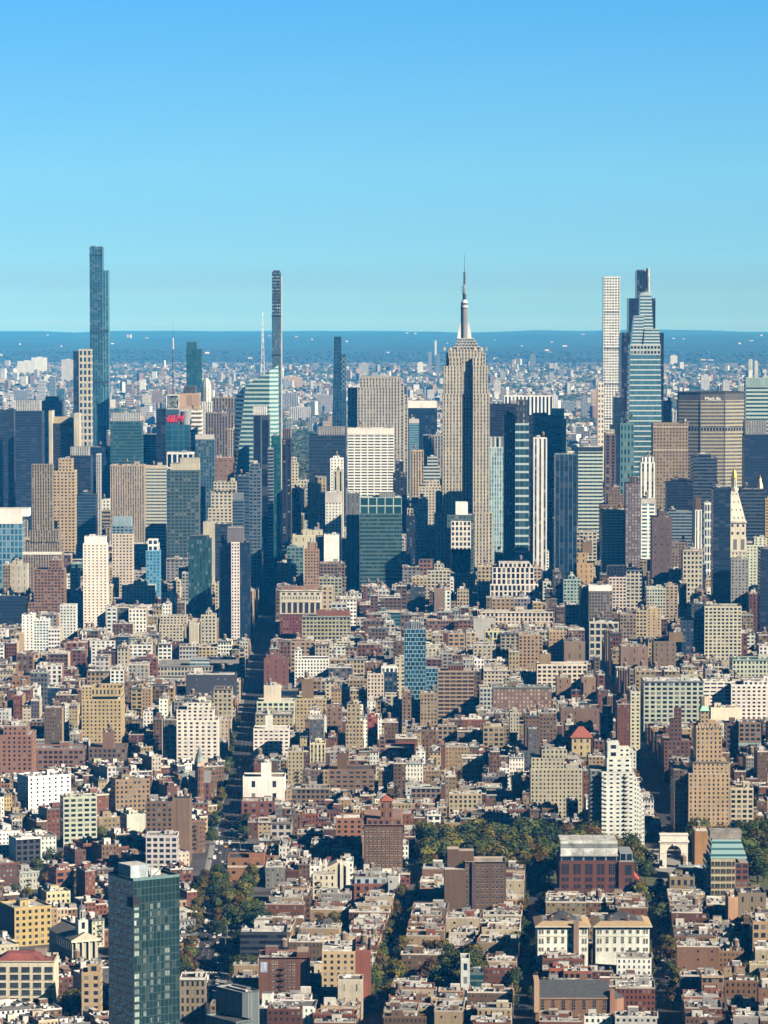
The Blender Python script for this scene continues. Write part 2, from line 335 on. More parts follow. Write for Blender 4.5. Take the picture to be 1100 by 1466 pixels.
def roofworks(e, rng, x0, x1, y0, y1, z, n=1.0, wallc=(.3, .25, .2), tank=None, houses=False):
    """bulkheads, cooling units, tanks and chimneys standing on one flat roof, as parts of the building"""
    wd, dp = x1 - x0, y1 - y0; feats = []
    if wd < 4 or dp < 5: return feats
    if rng.random() < .85 * n or n > 1:
        bw = min(wd * .5, rng.uniform(3, 5) + .08 * wd); bd = min(dp * .4, rng.uniform(3.5, 7)); bh = rng.uniform(2.4, 4.2) * (1.35 if wd > 25 else 1)
        bx = rng.uniform(x0 + 1, x1 - 1 - bw); by = rng.uniform(y0 + dp * .3, y1 - 1 - bd); b = MB()
        c = rng.choice([wallc, wallc, (.55, .53, .49), (.28, .27, .26)])
        b.prism(rect(bx, bx + bw, by, by + bd), z, z + bh, sty(c), ROOFC[pick_roof(rng)])
        if bw > 3.5: b.box(bx + bw * .35, bx + bw * .35 + 1.1, by - .05, by, z + .1, z + 2.1, sty((.05, .05, .05)))
        build('stair_bulkhead', b, FAC, e); feats.append('bulkhead')
    if tank or (tank is None and rng.random() < (.5 if z > 24 else .1) and wd > 7 and z > 12):
        water_tank(e, rng.uniform(x0 + 2.5, x1 - 2.5), rng.uniform(y0 + dp * .4, y1 - 2.5), z + (rng.uniform(0, 3) if wd > 14 else 0), rng.uniform(.8, 1.05)); feats.append('tank')
    for i in range(int((.8 + rng.random() * 3.6) * n * (1 + wd / 26))):
        sub('cooling_unit', rng.choice(UNITS), e, (rng.uniform(x0 + 1.5, x1 - 1.5), rng.uniform(y0 + 1.5, y1 - 1.5), z), rng.uniform(.7, 1.25), rng.choice((0, math.pi / 2)))
    for i in range(int((1.5 + rng.random() * 3.5) * n)):
        q = rng.randrange(4); sub(SMALLN[q], SMALL[q], e, (rng.uniform(x0 + 1, x1 - 1), rng.uniform(y0 + 1, y1 - 1), z), rng.uniform(.8, 1.5), rng.choice((0, math.pi / 2)))
    if houses and rng.random() < .7: sub('chimney', CHIM, e, (rng.choice((x0 + .8, x1 - .8)), rng.uniform(y0 + dp * .3, y1 - 2), z), rng.uniform(.8, 1.2)); feats.append('chimney')
    return feats
def cornice(b, x0, x1, z, col, out=.7, th=1.1): b.box(x0 - .25, x1 + .25, -out, .0, z - th, z + .25, sty(col))
def bld(kind, label, cat, x0, x1, yt, yb, yv=None, dep=30, f=None, tiers=(), rot=0.0, roofc=None, name=None, tank=None, corn=None, clutter=1.0, par=True, side=None, seed=None, pent=None, bands=(), group=None, Y=None):
    """one building from its extent in the photograph: x0..x1, roof line yt, foot yb (its distance), yv the lowest row of it in view"""
    Yf = Y or Yg(yb); f = far_pitch(f, Yf); side = far_pitch(side, Yf) if side else None
    rng = random.Random(seed if seed is not None else int(x0 * 7 + yt * 13))
    XL, zt = at(x0, yt, Yf); XR, _ = at(x1, yt, Yf); wd = XR - XL; cx = (XL + XR) / 2
    if rot:
        T, sn, cs = wd, math.sin(rot), math.cos(rot); wd = max(4.0, (T - dep * abs(sn)) / cs)
        cx = XL + dep * sn + wd * cs / 2 if rot > 0 else XR + dep * sn - wd * cs / 2
        Yf += wd / 2 * abs(sn)
    e = thing(kind, label, cat, (cx, Yf, 0), rot, group)
    h = wd / 2; P = rect(-h, h, 0, dep); rc = ROOFC[roofc] if isinstance(roofc, int) else (roofc or ROOFC[pick_roof(rng)])
    b = MB(); sts = [f, side or f, f, side or f]; pz = 1.0 if par else 0.0
    b.walls(P, 0, zt - pz, sts)
    r = MB(); r.top(inset(P, .3), zt - pz - .02, rc); lev = [(P, zt)]
    for t in tiers:
        tx0, tx1, tyt = t[:3]; ins = t[3] if len(t) > 3 else 3.0; td = t[4] if len(t) > 4 else dep - ins - 2; tf = far_pitch(t[5], Yf) if len(t) > 5 else f
        tl, tz = at(tx0, tyt, Yf + ins); tr, _ = at(tx1, tyt, Yf + ins); r2 = MB(); Q = rect(tl - cx, tr - cx, ins, ins + td)
        b.walls(Q, lev[0][1] - 1.2 if len(lev) == 1 else lev[-1][1] - 1.0, tz, tf); r2.top(inset(Q, .3), tz - .6, rc); build('upper_roof', r2, ROOF, e); lev.append((Q, tz))
    build('wall', b, FAC, e); build('roof', r, ROOF, e)
    if par:
        pb = MB(); c = corn or tuple(min(.8, x * 1.12) for x in f['wall']); pb.ring(P, zt - 1.0, zt, .35, c if f['wu'] < .8 else f['wall'])
        build('parapet', pb, FAC, e)
    if corn:
        cb_ = MB(); cornice(cb_, -h, h, zt, corn); build('cornice', cb_, FAC, e)
    for (ya, yb_, col) in bands:           # projecting string courses
        za, zb = at(x0, ya, Yf)[1], at(x0, yb_, Yf)[1]; cb_ = MB(); cb_.box(-h - .2, h + .2, -.45, 0, zb, za, sty(W[col])); build('string_course', cb_, FAC, e)
    Q, tz = lev[-1]; qx = [p[0] for p in Q]; qy = [p[1] for p in Q]
    if pent:                               # a louvred plant room on top
        px0, px1, pyt, pc = pent; a0, pz_ = at(px0, pyt, Yf + 5); a1, _ = at(px1, pyt, Yf + 5); b = MB(); b.prism(rect(a0 - cx, a1 - cx, 5, max(9, dep - 5)), tz - 1.2, pz_, fac(pc, 'v', 'k', bay=2.5, fl=6, wu=.35, wv=.8), ROOFC[3]); build('plant_room', b, FAC, e)
    elif clutter: roofworks(e, rng, min(qx) + .6, max(qx) - .6, min(qy) + .6, max(qy) - .6, tz - (pz if len(lev) == 1 else .6), clutter, f['wall'], tank)
    sa = abs(math.sin(rot)); BOXES.append((XL - .5, XR + .5, Yf - .5 - wd * sa / 2, Yf + dep * math.cos(rot) + .5 + wd * sa / 2))
    top = min([yt] + [t[2] for t in tiers]); VIEW.append((x0, x1, top, yv if yv else yb - 8, Yf, name))
    return e, cx, Yf, h, zt
def claim(x0, x1, yt, yv, Y, dep, name=None):
    a, _ = at(x0, yt, Y); b, _ = at(x1, yt, Y); BOXES.append((a - 1, b + 1, Y - 1, Y + dep + 1)); VIEW.append((x0, x1, yt, yv, Y, name))
class Loc:                                # photo pixels -> local metres of a thing at distance Y
    def __init__(s, cx, Y): s.cx, s.Y = cx, Y
    def x(s, px, py, d=0.0): return at(px, py, s.Y + d)[0] - s.cx
    def z(s, py, d=0.0): return at(CX, py, s.Y + d)[1]
def tower(kind, label, cat, px, py, Y, dep, ext, name=None):
    cx = at(px, py, Y)[0]; e = thing(kind, label, cat, (cx, Y, 0)); claim(*ext, Y, dep, name); return e, Loc(cx, Y)
# ================================================================== landmark towers
def mast(e, name, x, y, z0, z1, r0, r1, col, n=6, lattice=False):
    b = MB(); st = sty(col)
    if lattice:
        k = 10; C = [(-1, -1), (1, -1), (1, 1), (-1, 1)]
        rr = lambda i: r0 + (r1 - r0) * i / k
        zz_ = lambda i: z0 + (z1 - z0) * i / k
        for cx_, cy_ in C: b.bar((x + cx_ * r0, y + cy_ * r0, z0), (x + cx_ * r1, y + cy_ * r1, z1), .45, st)
        for i in range(k):
            for q in range(4):
                p, p2 = C[q], C[(q + 1) % 4]
                b.bar((x + p[0] * rr(i), y + p[1] * rr(i), zz_(i)), (x + p2[0] * rr(i + 1), y + p2[1] * rr(i + 1), zz_(i + 1)), .28, st)
                b.bar((x + p2[0] * rr(i), y + p2[1] * rr(i), zz_(i)), (x + p[0] * rr(i + 1), y + p[1] * rr(i + 1), zz_(i + 1)), .28, st)
    else: b.bar((x, y, z0), (x, y, z1), r0, st, n, r1)
    return build(name, b, ROOF, e)
# --- the limestone art deco skyscraper with the mooring mast
def art_deco_tower():
    Y = 4606.0
    e, l = tower('art_deco_skyscraper', 'tall stepped limestone skyscraper tapering to a silver mast and needle antenna', 'skyscraper', 667, 564, Y, 60, (634, 701, 365, 815), 'the tall limestone skyscraper')
    lime = (.50, .435, .33); f = fac(lime, 'v', 'd', bay=4.1, fl=4.6, wu=.42, wv=.54, span=(.25, .215, .175)); X = l.x; Zf = l.z
    zA, zB, zC, zD = Zf(564), Zf(524), Zf(500), Zf(494)
    b = MB()
    a0, a1, a2, a3 = X(634, 564), X(662, 564), X(677.5, 564), X(701, 564)
    b.prism(rect(a0, a1, 0, 40), 0, zA, f); b.prism(rect(a2, a3, 0, 40), 0, zA, f)
    b.prism(rect(X(636.5, 564), X(699, 564), 12, 60), 0, zA + 1, f)          # recessed centre behind the two wings
    b.prism(rect(X(635.5, 540), X(662.5, 540), 1.5, 38), zA, zB, f); b.prism(rect(X(677.5, 540), X(699, 540), 1.5, 38), zA, zB, f)
    b.prism(rect(X(642.5, 520), X(692.5, 520), 9, 52), zA, zC, f); b.prism(rect(X(639.5, 520), X(696, 520), 12, 50), zA, Zf(506), f)
    b.prism(rect(X(643.5, 520), X(662, 520), 3, 20), zB, Zf(512), f); b.prism(rect(X(677, 520), X(692, 520), 3, 20), zB, Zf(512), f)
    build('wall', b, FAC, e)
    # low broad base with its own setbacks
    b = MB()
    for p0, p1, py, d0, d1 in ((612, 640, 755, 8, 50), (622, 700, 735, -2, 12), (700, 706, 735, 8, 50)):
        b.prism(rect(X(p0, py), X(p1, py), d0, d1), 0, Zf(py), f)
    build('lower_setback', b, FAC, e)
    b = MB(); pale = (.58, .575, .54)
    for p0, p1, pa, pb, d in ((650, 687, 500, 496, 11), (652.5, 684.5, 496, 492, 13), (655, 682, 492, 488, 15), (657, 679.5, 488, 484.5, 18)):
        P = rect(X(p0, pa), X(p1, pa), d, 60 - d); b.prism(P, Zf(pa) - 1, Zf(pb) - .9, fac((.30, .31, .31), 'P', 'k', bay=4, fl=9, wu=.5, wv=.5)); b.prism(inset(P, -.5), Zf(pb) - .9, Zf(pb), sty(pale))
    build('observation_deck', b, FAC, e)
    cx_, cy_ = X(665.8, 480), 30.0; silver = fac((.34, .37, .40), 'v', 'k', bay=2.6, fl=60, wu=.34, wv=1.0, sp=.3)
    r = (X(671, 460) - X(660.5, 460)) / 2; b = MB(); b.prism(circ(cx_, cy_, r, 16), Zf(486), Zf(441.5), silver)
    for sx in (-1, 1):
        for za, zb, w0 in ((485, 472, 4.6), (472, 463, 2.6)):
            xa = cx_ + sx * (r - .6); xb = cx_ + sx * (r + w0); xc_ = cx_ + sx * (r + w0 - 1.6); y0_, y1_ = cy_ - 2.6, cy_ + 2.6; st = sty((.66, .68, .68))
            b.face([(xa, y0_, Zf(za)), (xb, y0_, Zf(za)), (xc_, y0_, Zf(zb)), (xa, y0_, Zf(zb))][::sx], None, st); b.face([(xb, y0_, Zf(za)), (xb, y1_, Zf(za)), (xc_, y1_, Zf(zb)), (xc_, y0_, Zf(zb))][::sx], None, st); b.face([(xa, y1_, Zf(za)), (xb, y1_, Zf(za)), (xc_, y1_, Zf(zb)), (xa, y1_, Zf(zb))][::-sx], None, st); b.face([(xa, y0_, Zf(zb)), (xc_, y0_, Zf(zb)), (xc_, y1_, Zf(zb)), (xa, y1_, Zf(zb))][::sx], None, st)
    mm = build('mooring_mast', b, FAC, e)
    b = MB(); b.prism(circ(cx_, cy_, r + .5, 16), Zf(441.5), Zf(440), sty((.12, .14, .16))); b.prism(circ(cx_, cy_, r + .2, 16), Zf(440), Zf(437), sty((.5, .53, .55)), None, circ(cx_, cy_, r - .2, 16)); b.prism(circ(cx_, cy_, r - .4, 16), Zf(437), Zf(433.5), sty((.14, .17, .19))); b.hip(circ(cx_, cy_, r - .1, 16), Zf(433.5), Zf(429), (.6, .63, .64), .5)
    build('lantern', b, ROOF, mm)
    b = MB(); dk = sty((.045, .055, .06)); b.bar((cx_, cy_, Zf(429.5)), (cx_, cy_, Zf(420.5)), 2.3, dk, 8, 2.3); b.bar((cx_, cy_, Zf(420.5)), (cx_, cy_, Zf(408)), 1.5, sty((.3, .33, .34)), 8, 1.3); b.bar((cx_, cy_, Zf(408)), (cx_, cy_, Zf(389.5)), 1.25, sty((.08, .09, .10)), 8, 1.1); b.bar((cx_, cy_, Zf(389.5)), (cx_, cy_, Zf(363)), .42, sty((.12, .13, .14)), 6, .2)
    for py in (416, 411, 404, 398.5, 394, 390): b.bar((cx_ - 1.9, cy_, Zf(py)), (cx_ + 1.9, cy_, Zf(py)), .5, dk)
    b.bar((cx_ - 2.8, cy_, Zf(421)), (cx_ - 2.8, cy_, Zf(408.5)), .5, dk); b.bar((cx_ - 2.8, cy_, Zf(420)), (cx_, cy_, Zf(420)), .4, dk)
    build('antenna', b, ROOF, mm)
    for px in (637, 646, 656, 681, 690, 697):
        b = MB(); b.box(X(px, 520) - 1.3, X(px, 520) + 1.3, 8.6, 11, zC - 2, zC + 2.5, sty((.55, .47, .36))); build('crown_battlement', b, ROOF, e)
art_deco_tower()
# --- the tallest tower, at the west: glass with a cantilevered east half
def glass_supertall():
    Y = 6560.0; e, l = tower('glass_supertall', 'tallest glass tower, far west, with a cantilevered eastern shoulder below its flat top', 'skyscraper', 141.5, 400, Y, 40, (128, 155, 353, 640), 'the tallest glass tower')
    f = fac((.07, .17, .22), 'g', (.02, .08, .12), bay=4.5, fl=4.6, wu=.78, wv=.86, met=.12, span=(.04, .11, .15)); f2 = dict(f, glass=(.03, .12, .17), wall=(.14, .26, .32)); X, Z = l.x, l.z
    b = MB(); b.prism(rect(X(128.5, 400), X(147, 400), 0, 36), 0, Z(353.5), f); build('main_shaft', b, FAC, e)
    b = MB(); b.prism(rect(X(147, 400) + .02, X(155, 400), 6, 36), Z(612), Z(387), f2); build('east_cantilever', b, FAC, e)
    b = MB(); b.prism(rect(X(147, 400), X(151.5, 400), 3, 36), 0, Z(612), f); build('lower_shaft', b, FAC, e)
    for pa, pb in ((473, 476), (545, 549), (610, 615), (364, 366)):
        b = MB(); b.box(X(128.5, 400) - .3, X(155 if pa > 387 else 147, 400) + .3, -.5, 0, Z(pb), Z(pa), sty((.02, .05, .08))); build('mechanical_floor', b, ROOF, e)
    b = MB(); b.box(X(130, 353), X(136, 353), 8, 20, Z(353.5), Z(351.8), sty((.1, .1, .1))); b.box(X(139, 353), X(145.5, 353), 8, 20, Z(353.5), Z(352.4), sty((.15, .15, .15))); build('window_cleaning_rig', b, ROOF, e)
glass_supertall()
# --- the thin bronze and terracotta tower behind the crystal tower
def thin_supertall():
    Y = 6530.0; e, l = tower('slender_supertall', 'pencil-thin dark tower with a lattice crown, behind the pale crystal glass tower', 'skyscraper', 396.3, 400, Y, 26, (389, 403.5, 387, 690), 'the pencil-thin dark tower'); X, Z = l.x, l.z
    b = MB(); f = fac((.09, .14, .18), 'g', (.045, .12, .18), bay=2.6, fl=4.5, wu=.70, wv=.70, met=.1); b.prism(rect(X(389.3, 400), X(402.3, 400), 0, 24), 0, Z(452), f); build('shaft', b, FAC, e)
    b = MB(); b.box(X(402.3, 400), X(403.6, 400), 1, 23, 0, Z(395), sty((.45, .44, .40))); build('terracotta_edge', b, FAC, e)
    b = MB(); st = fac((.03, .045, .06), 'g', (.14, .28, .36), bay=4.0, fl=5.5, wu=.66, wv=.5)
    b.prism(rect(X(389.6, 400), X(402, 400), .5, 23), Z(452), Z(389.5), st)
    for py in range(392, 448, 5): b.box(X(389.3, 400), X(402.3, 400), -.2, .5, Z(py + 1), Z(py), sty((.03, .035, .04)))
    build('lattice_crown', b, FAC, e)
    b = MB(); b.box(X(391, 388), X(400.5, 388), 4, 20, Z(390), Z(387), sty((.05, .05, .06))); build('crown_cap', b, ROOF, e)
    for pa in (451, 507): b = MB(); b.box(X(389, 400), X(402.5, 400), -.4, 0, Z(pa + 3), Z(pa), sty((.015, .02, .03))); build('mechanical_floor', b, ROOF, e)
thin_supertall()
# --- the white concrete grid tower
def grid_supertall():
    Y = 6700.0; e, l = tower('concrete_grid_tower', 'slender white concrete tower of square windows beside the dark stepped tower', 'skyscraper', 876, 397, Y, 30, (864, 888, 397, 690), 'the white square-windowed tower'); X, Z = l.x, l.z
    f = fac((.66, .68, .65), 'P', 'k', bay=5.0, fl=5.15, wu=.62, wv=.60); b = MB(); b.prism(rect(X(864.3, 420), X(888, 420), 0, 30), 0, Z(397), f); build('wall', b, FAC, e)
    for pa in (445, 497, 548, 598): b = MB(); b.box(X(864.3, 420) + .8, X(888, 420) - .8, -.15, 0, Z(pa + 3.5), Z(pa), fac((.6, .61, .57), 'P', 'k', bay=5, fl=3.3, wu=.8, wv=.8)); build('open_mechanical_floor', b, FAC, e)
    b = MB(); b.ring(rect(X(864.3, 420), X(888, 420), 0, 30), Z(397), Z(396), .6, (.74, .74, .7)); build('parapet', b, FAC, e)
grid_supertall()
# --- the dark stepped bank tower and the pale blue crystalline tower in front of it
def dark_stepped():
    Y = 5760.0; e, l = tower('dark_stepped_skyscraper', 'black stepped skyscraper rising behind the tapering pale blue glass tower', 'skyscraper', 920, 450, Y, 60, (890, 951, 387, 600), 'the black stepped tower'); X, Z = l.x, l.z
    f = fac((.014, .018, .035), 'g', (.012, .022, .05), bay=4, fl=4.5, wu=.7, wv=.9, met=.2)
    for nm, p0, p1, py, d in (('base_tier', 890.3, 950.7, 476.5, 0), ('middle_tier', 901, 939, 427, 4), ('top_tier', 912.7, 928.4, 388, 8)):
        b = MB(); b.prism(rect(X(p0, py), X(p1, py), d, 60 - d), 0 if d == 0 else Z(478), Z(py), f); build(nm, b, FAC, e)
    b = MB(); b.box(X(928.4, 400), X(931.2, 400), 9, 50, Z(427), Z(384), sty((.62, .64, .64))); build('bright_edge', b, ROOF, e)
    b = MB(); b.box(X(914, 388), X(924, 388), 12, 40, Z(388), Z(386), sty((.1, .1, .12))); build('roof_plant', b, ROOF, e)
dark_stepped()
def crystal_tapered():
    Y = 5355.0; e, l = tower('tapered_glass_tower', 'pale blue tapering glass tower with angled crystalline crown and thin spire', 'skyscraper', 924, 600, Y, 55, (900, 950, 418, 725), 'the tapering pale blue tower'); X, Z = l.x, l.z
    f = fac((.46, .52, .50), 'h', (.08, .19, .24), bay=2.5, fl=7.6, wu=.985, wv=.76, met=.45)
    b = MB(); lo = rect(X(898.5, 720), X(951, 720), 0, 55); hi = rect(X(902.6, 493), X(946, 493), 6, 50); b.prism(lo, 0, Z(493), f, None, hi); build('lower_body', b, FAC, e)
    b = MB(); b.box(X(903, 493) - .3, X(946, 493) + .3, 5.4, 6.2, Z(508), Z(494), fac((.40, .47, .46), 'P', 'k', bay=5, fl=6, wu=.7, wv=.55)); build('crown_base', b, FAC, e)
    g_ = dict(f, fl=5.0, wv=.6); b = MB()
    b.prism(rect(X(905, 480), X(922.5, 480), 8, 40), Z(493), Z(452), g_, None, rect(X(909, 452), X(922.5, 452), 10, 36)); build('west_facet', b, FAC, e)
    b = MB(); b.prism(rect(X(922, 480), X(946, 480), 6, 34), Z(493), Z(471), g_, None, rect(X(923.5, 470), X(944.5, 470), 8, 34)); build('east_facet', b, FAC, e)
    b = MB(); P0 = rect(X(916, 470), X(937.5, 470), 14, 44); P1 = rect(X(918, 422), X(934, 422), 16, 40)
    b.walls(P0, Z(493), Z(422), g_, P1); b.face([(*P1[0], Z(422)), (*P1[1], Z(422)), (P1[2][0], P1[2][1], Z(415)), (P1[3][0], P1[3][1], Z(419))], None, sty((.3, .4, .42))); build('top_facet', b, FAC, e)
    mast(e, 'spire', X(931, 420), 30, Z(422), Z(383), 1.6, .35, (.6, .62, .6))
crystal_tapered()
# --- the slanted crystal tower with lattice spire
def slanted_crystal():
    Y = 5350.0; e, l = tower('slanted_glass_tower', 'pale green glass tower with a sharply slanted roof and white lattice spire', 'skyscraper', 370, 600, Y, 45, (338, 399, 525, 690), 'the slanted pale green tower'); X, Z = l.x, l.z
    f = fac((.34, .45, .44), 'h', (.035, .11, .13), bay=3, fl=6.4, wu=.98, wv=.56, met=.35); f2 = dict(f, wall=(.26, .42, .42), glass=(.09, .24, .27), wv=.42); dk = fac((.02, .05, .09), 'h', (.012, .035, .06), bay=3, fl=6.4, wu=.98, wv=.6)  # west facet a darker copy, east a brighter one: light kept in colour
    def panel(b, pts, st, d):             # an upright facet given by photo corners and depths
        zs = [max(0.0, Z(p[1], dd)) for p, dd in zip(pts, d)]; x0 = X(pts[0][0], pts[0][1])
        b.face([(X(p[0], p[1], dd), dd, z_) for p, dd, z_ in zip(pts, d, zs)], [((X(p[0], p[1]) - x0) / st['bay'], z_ / st['fl']) for p, z_ in zip(pts, zs)], st)
    b = MB(); panel(b, [(337, 690), (386, 690), (386, 531), (352, 552)], f, (0, 0, 0, 0)); build('front_facet', b, FAC, e)
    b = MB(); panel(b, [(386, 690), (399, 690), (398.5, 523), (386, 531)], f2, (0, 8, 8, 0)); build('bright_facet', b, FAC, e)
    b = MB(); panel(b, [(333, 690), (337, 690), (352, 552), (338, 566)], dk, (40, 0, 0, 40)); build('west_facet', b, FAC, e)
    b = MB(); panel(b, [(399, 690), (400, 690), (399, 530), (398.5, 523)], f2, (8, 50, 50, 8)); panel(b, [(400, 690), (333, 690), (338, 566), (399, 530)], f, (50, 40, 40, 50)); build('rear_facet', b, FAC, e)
    b = MB(); q = [(352, 552, 0), (386, 531, 0), (398.5, 523, 8), (399, 530, 50), (338, 566, 40)]; b.face([(X(a, c, d), d, Z(c, d) - 1.5) for a, c, d in q], None, sty((.3, .36, .36))); build('sloping_roof', b, ROOF, e)
    b = MB(); b.box(X(345, 560), X(351, 560), 14, 24, Z(566, 14), Z(549), fac((.5, .62, .62), 'P', 't', bay=3, fl=5)); build('west_pinnacle', b, FAC, e)
    mast(e, 'spire', X(376, 530), 18, Z(538), Z(447), 2.6, .25, (.72, .75, .74), lattice=True)
slanted_crystal()
# --- dark faceted tower tapering to a blade
def faceted_blade():
    Y = 6180.0; e, l = tower('faceted_dark_tower', 'dark blue faceted tower tapering to a narrow blade behind the black banded slab', 'skyscraper', 485, 600, Y, 35, (474, 496, 482, 612), 'the dark faceted blade tower'); X, Z = l.x, l.z
    f = fac((.05, .12, .18), 'g', (.010, .045, .09), bay=5, fl=6.5, wu=.84, wv=.9, met=.3)
    b = MB(); b.prism(rect(X(472, 700), X(492, 700), 0, 35), 0, Z(482), f, None, rect(X(478.6, 482), X(488.6, 482), 5, 22)); build('main_shaft', b, FAC, e)
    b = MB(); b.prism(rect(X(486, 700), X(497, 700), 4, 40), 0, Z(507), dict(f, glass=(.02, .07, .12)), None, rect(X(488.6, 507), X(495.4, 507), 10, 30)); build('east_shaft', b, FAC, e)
    b = MB()
    for i in range(7):
        za, zb = Z(560 - i * 7), Z(553 - i * 7); xa, xb = X(489, 540), X(495.5, 540); b.bar((xa, 3.5, za), (xb, 3.5, zb), .35, sty((.4, .5, .55))); b.bar((xb, 3.5, za), (xa, 3.5, zb), .35, sty((.4, .5, .55)))
    build('diagonal_brace', b, ROOF, e)
faceted_blade()
# --- the slab tower of vertical limestone stripes
def striped_slab():
    Y = 5890.0; e, l = tower('striped_stone_slab', 'broad grey stone slab tower of fine vertical stripes behind the white banded block', 'skyscraper', 541, 600, Y, 60, (498, 584, 541, 715), 'the striped stone slab'); X, Z = l.x, l.z
    f = fac((.46, .41, .33), 'v', 'd', bay=5.0, fl=5.2, wu=.44, wv=.56, span=(.22, .21, .19))
    for nm, p0, p1, py, d0, d1 in (('main_slab', 515, 573, 541, 0, 60), ('west_shoulder', 498, 513, 556, 14, 60), ('east_shoulder', 573.02, 579, 549, 4, 56), ('lower_east_shoulder', 579.02, 584.5, 566, 8, 50)):
        b = MB(); b.prism(rect(X(p0, py), X(p1, py), d0, d1), 0, Z(py), f); build(nm, b, FAC, e)
    b = MB(); b.box(X(512, 555), X(560, 555), -8, 0, 0, Z(554.5), f); build('front_slab', b, FAC, e)
    b = MB(); b.box(X(519, 541), X(571, 541), 12, 40, Z(541), Z(539.3), sty((.4, .36, .3))); build('roof_plant', b, ROOF, e)
striped_slab()
# --- the broad octagonal office slab with its lit name
def text(name, body, size, loc, parent, mat, ext=.35, shear=0.0, width=None):
    c = bpy.data.curves.new(name, 'FONT'); c.body = body; c.size = size; c.extrude = ext; c.align_x = 'CENTER'; c.shear = shear; c.offset = size * .018
    if width: c.space_character = width
    o = bpy.data.objects.new(name, c); COL.objects.link(o); me = bpy.data.meshes.new_from_object(o.evaluated_get(bpy.context.evaluated_depsgraph_get())); bpy.data.objects.remove(o); me.materials.clear(); me.materials.append(mat)
    o = bpy.data.objects.new(name, me); COL.objects.link(o); o.parent = parent; o.location = loc; o.rotation_euler = (R(90), 0, 0); return o
def octagon_slab():
    Y = 5500.0; e, l = tower('octagonal_office_slab', 'broad grey octagonal office slab with white MetLife lettering under its roof', 'office tower', 1019.5, 600, Y, 55, (973, 1066, 562, 680), 'the broad octagonal slab'); X, Z = l.x, l.z
    f = fac((.36, .34, .30), 'h', (.07, .075, .075), bay=4, fl=5.4, wu=.92, wv=.52); fl_ = dict(f, wall=(.27, .26, .24), bay=4)  # left facet gets darker walls, its shade put into the colour
    P = [(X(1003, 600), 0), (X(1038, 600), 0), (X(1066.5, 600), 12), (X(1066.5, 600), 44), (X(1038, 600), 56), (X(1003, 600), 56), (X(972.5, 600), 44), (X(972.5, 600), 12)]
    b = MB(); b.prism(P, 0, Z(573), [f, f, f, f, f, f, f, fl_]); build('wall', b, FAC, e)
    b = MB(); b.prism(inset(P, .6), Z(573), Z(562.5), sty((.085, .085, .085)), (.2, .2, .2)); build('attic_band', b, FAC, e)
    b = MB(); b.ring(inset(P, -.5), Z(562.5), Z(561), 2, (.05, .05, .05)); build('roof_rim', b, ROOF, e)
    b = MB(); b.walls(inset(P, -.15), Z(617), Z(612.5), fac((.3, .29, .27), 'P', 'k', bay=5, fl=5, wu=.7, wv=.9)); build('mechanical_band', b, FAC, e)
    for i in (0, 1):
        b = MB(); b.box(P[i][0] - .6, P[i][0] + .6, -.5, .6, 0, Z(573), sty((.13, .13, .12))); build('corner_pier', b, ROOF, e)
    text('roof_lettering', 'MetLife', 8.2, (X(1020.5, 570), -.2, Z(573.3)), e, M_WHITE, .4)
octagon_slab()
# --- dark glass tower with the red sign and the broadcast mast
def sign_tower():
    Y = 5400.0; e, l = tower('glass_sign_tower', 'dark glass tower carrying a red sign, a lattice drum and a tall broadcast mast', 'office tower', 250, 600, Y, 45, (224, 273, 565, 660), 'the red-sign tower'); X, Z = l.x, l.z
    f = fac((.09, .2, .26), 'g', (.02, .09, .14), bay=9, fl=8, wu=.93, wv=.93, met=.3); dk = fac((.012, .03, .06), 'g', 'k', bay=6, fl=6)
    b = MB(); b.prism(rect(X(224, 600), X(238, 600), -4, 40), 0, Z(586), dk); build('dark_wing', b, FAC, e)
    b = MB(); b.prism(rect(X(238, 600) + .02, X(272, 600), 0, 40), 0, Z(608), f); build('glass_front', b, FAC, e)
    b = MB(); b.box(X(238, 600), X(256, 600), 1, 5, Z(608), Z(586), sty((.03, .08, .12))); sg = build('sign_panel', b, ROOF, e)
    text('sign_lettering', 'H&M', 15.0, (X(247, 600), .6, Z(604)), e, M_RED, .5, .28)
    b = MB(); b.prism(circ(X(265, 600), 10, X(272, 600) - X(265, 600), 14), Z(608), Z(589), fac((.38, .42, .42), 'v', 'g', bay=2, fl=3)); build('metal_drum', b, FAC, e)
    b = MB(); x0, x1 = X(238.5, 580), X(256, 580); zz0, zz1 = Z(586), Z(565.5)
    b.box(x0 + 1, x1 - 1, 6, 22, zz0, zz1 - 2, sty((.10, .16, .16)))
    for xx in (x0, x1): b.box(xx - .7, xx + .7, 3, 4.4, zz0, zz1, sty((.66, .66, .62)))
    for zq in (zz0 + .7, zz1): b.box(x0, x1, 3, 4.4, zq - .7, zq + .7, sty((.66, .66, .62)))
    rg = random.Random(4)
    for i in range(14): b.bar((rg.uniform(x0, x1), 4, rg.uniform(zz0, zz1)), (rg.uniform(x0, x1), 4, rg.uniform(zz0, zz1)), .35, sty((.6, .6, .56)))
    build('lattice_screen', b, ROOF, e)
    mast(e, 'broadcast_mast', X(247, 560), 20, Z(566), Z(500), 1.5, .9, (.10, .13, .16)); mast(e, 'mast_top', X(247, 560), 20, Z(500), Z(484), 1.3, 1.1, (.62, .62, .60)); mast(e, 'mast_tip', X(247, 560), 20, Z(484), Z(456), .35, .12, (.2, .22, .25))
    for p0, p1 in ((257, 266), (267, 273)):
        b = MB(); b.box(X(p0, 590), X(p1, 590), 24, 26, Z(608), Z(586), sty((.5, .52, .5))); build('roof_fin', b, ROOF, e)
sign_tower()
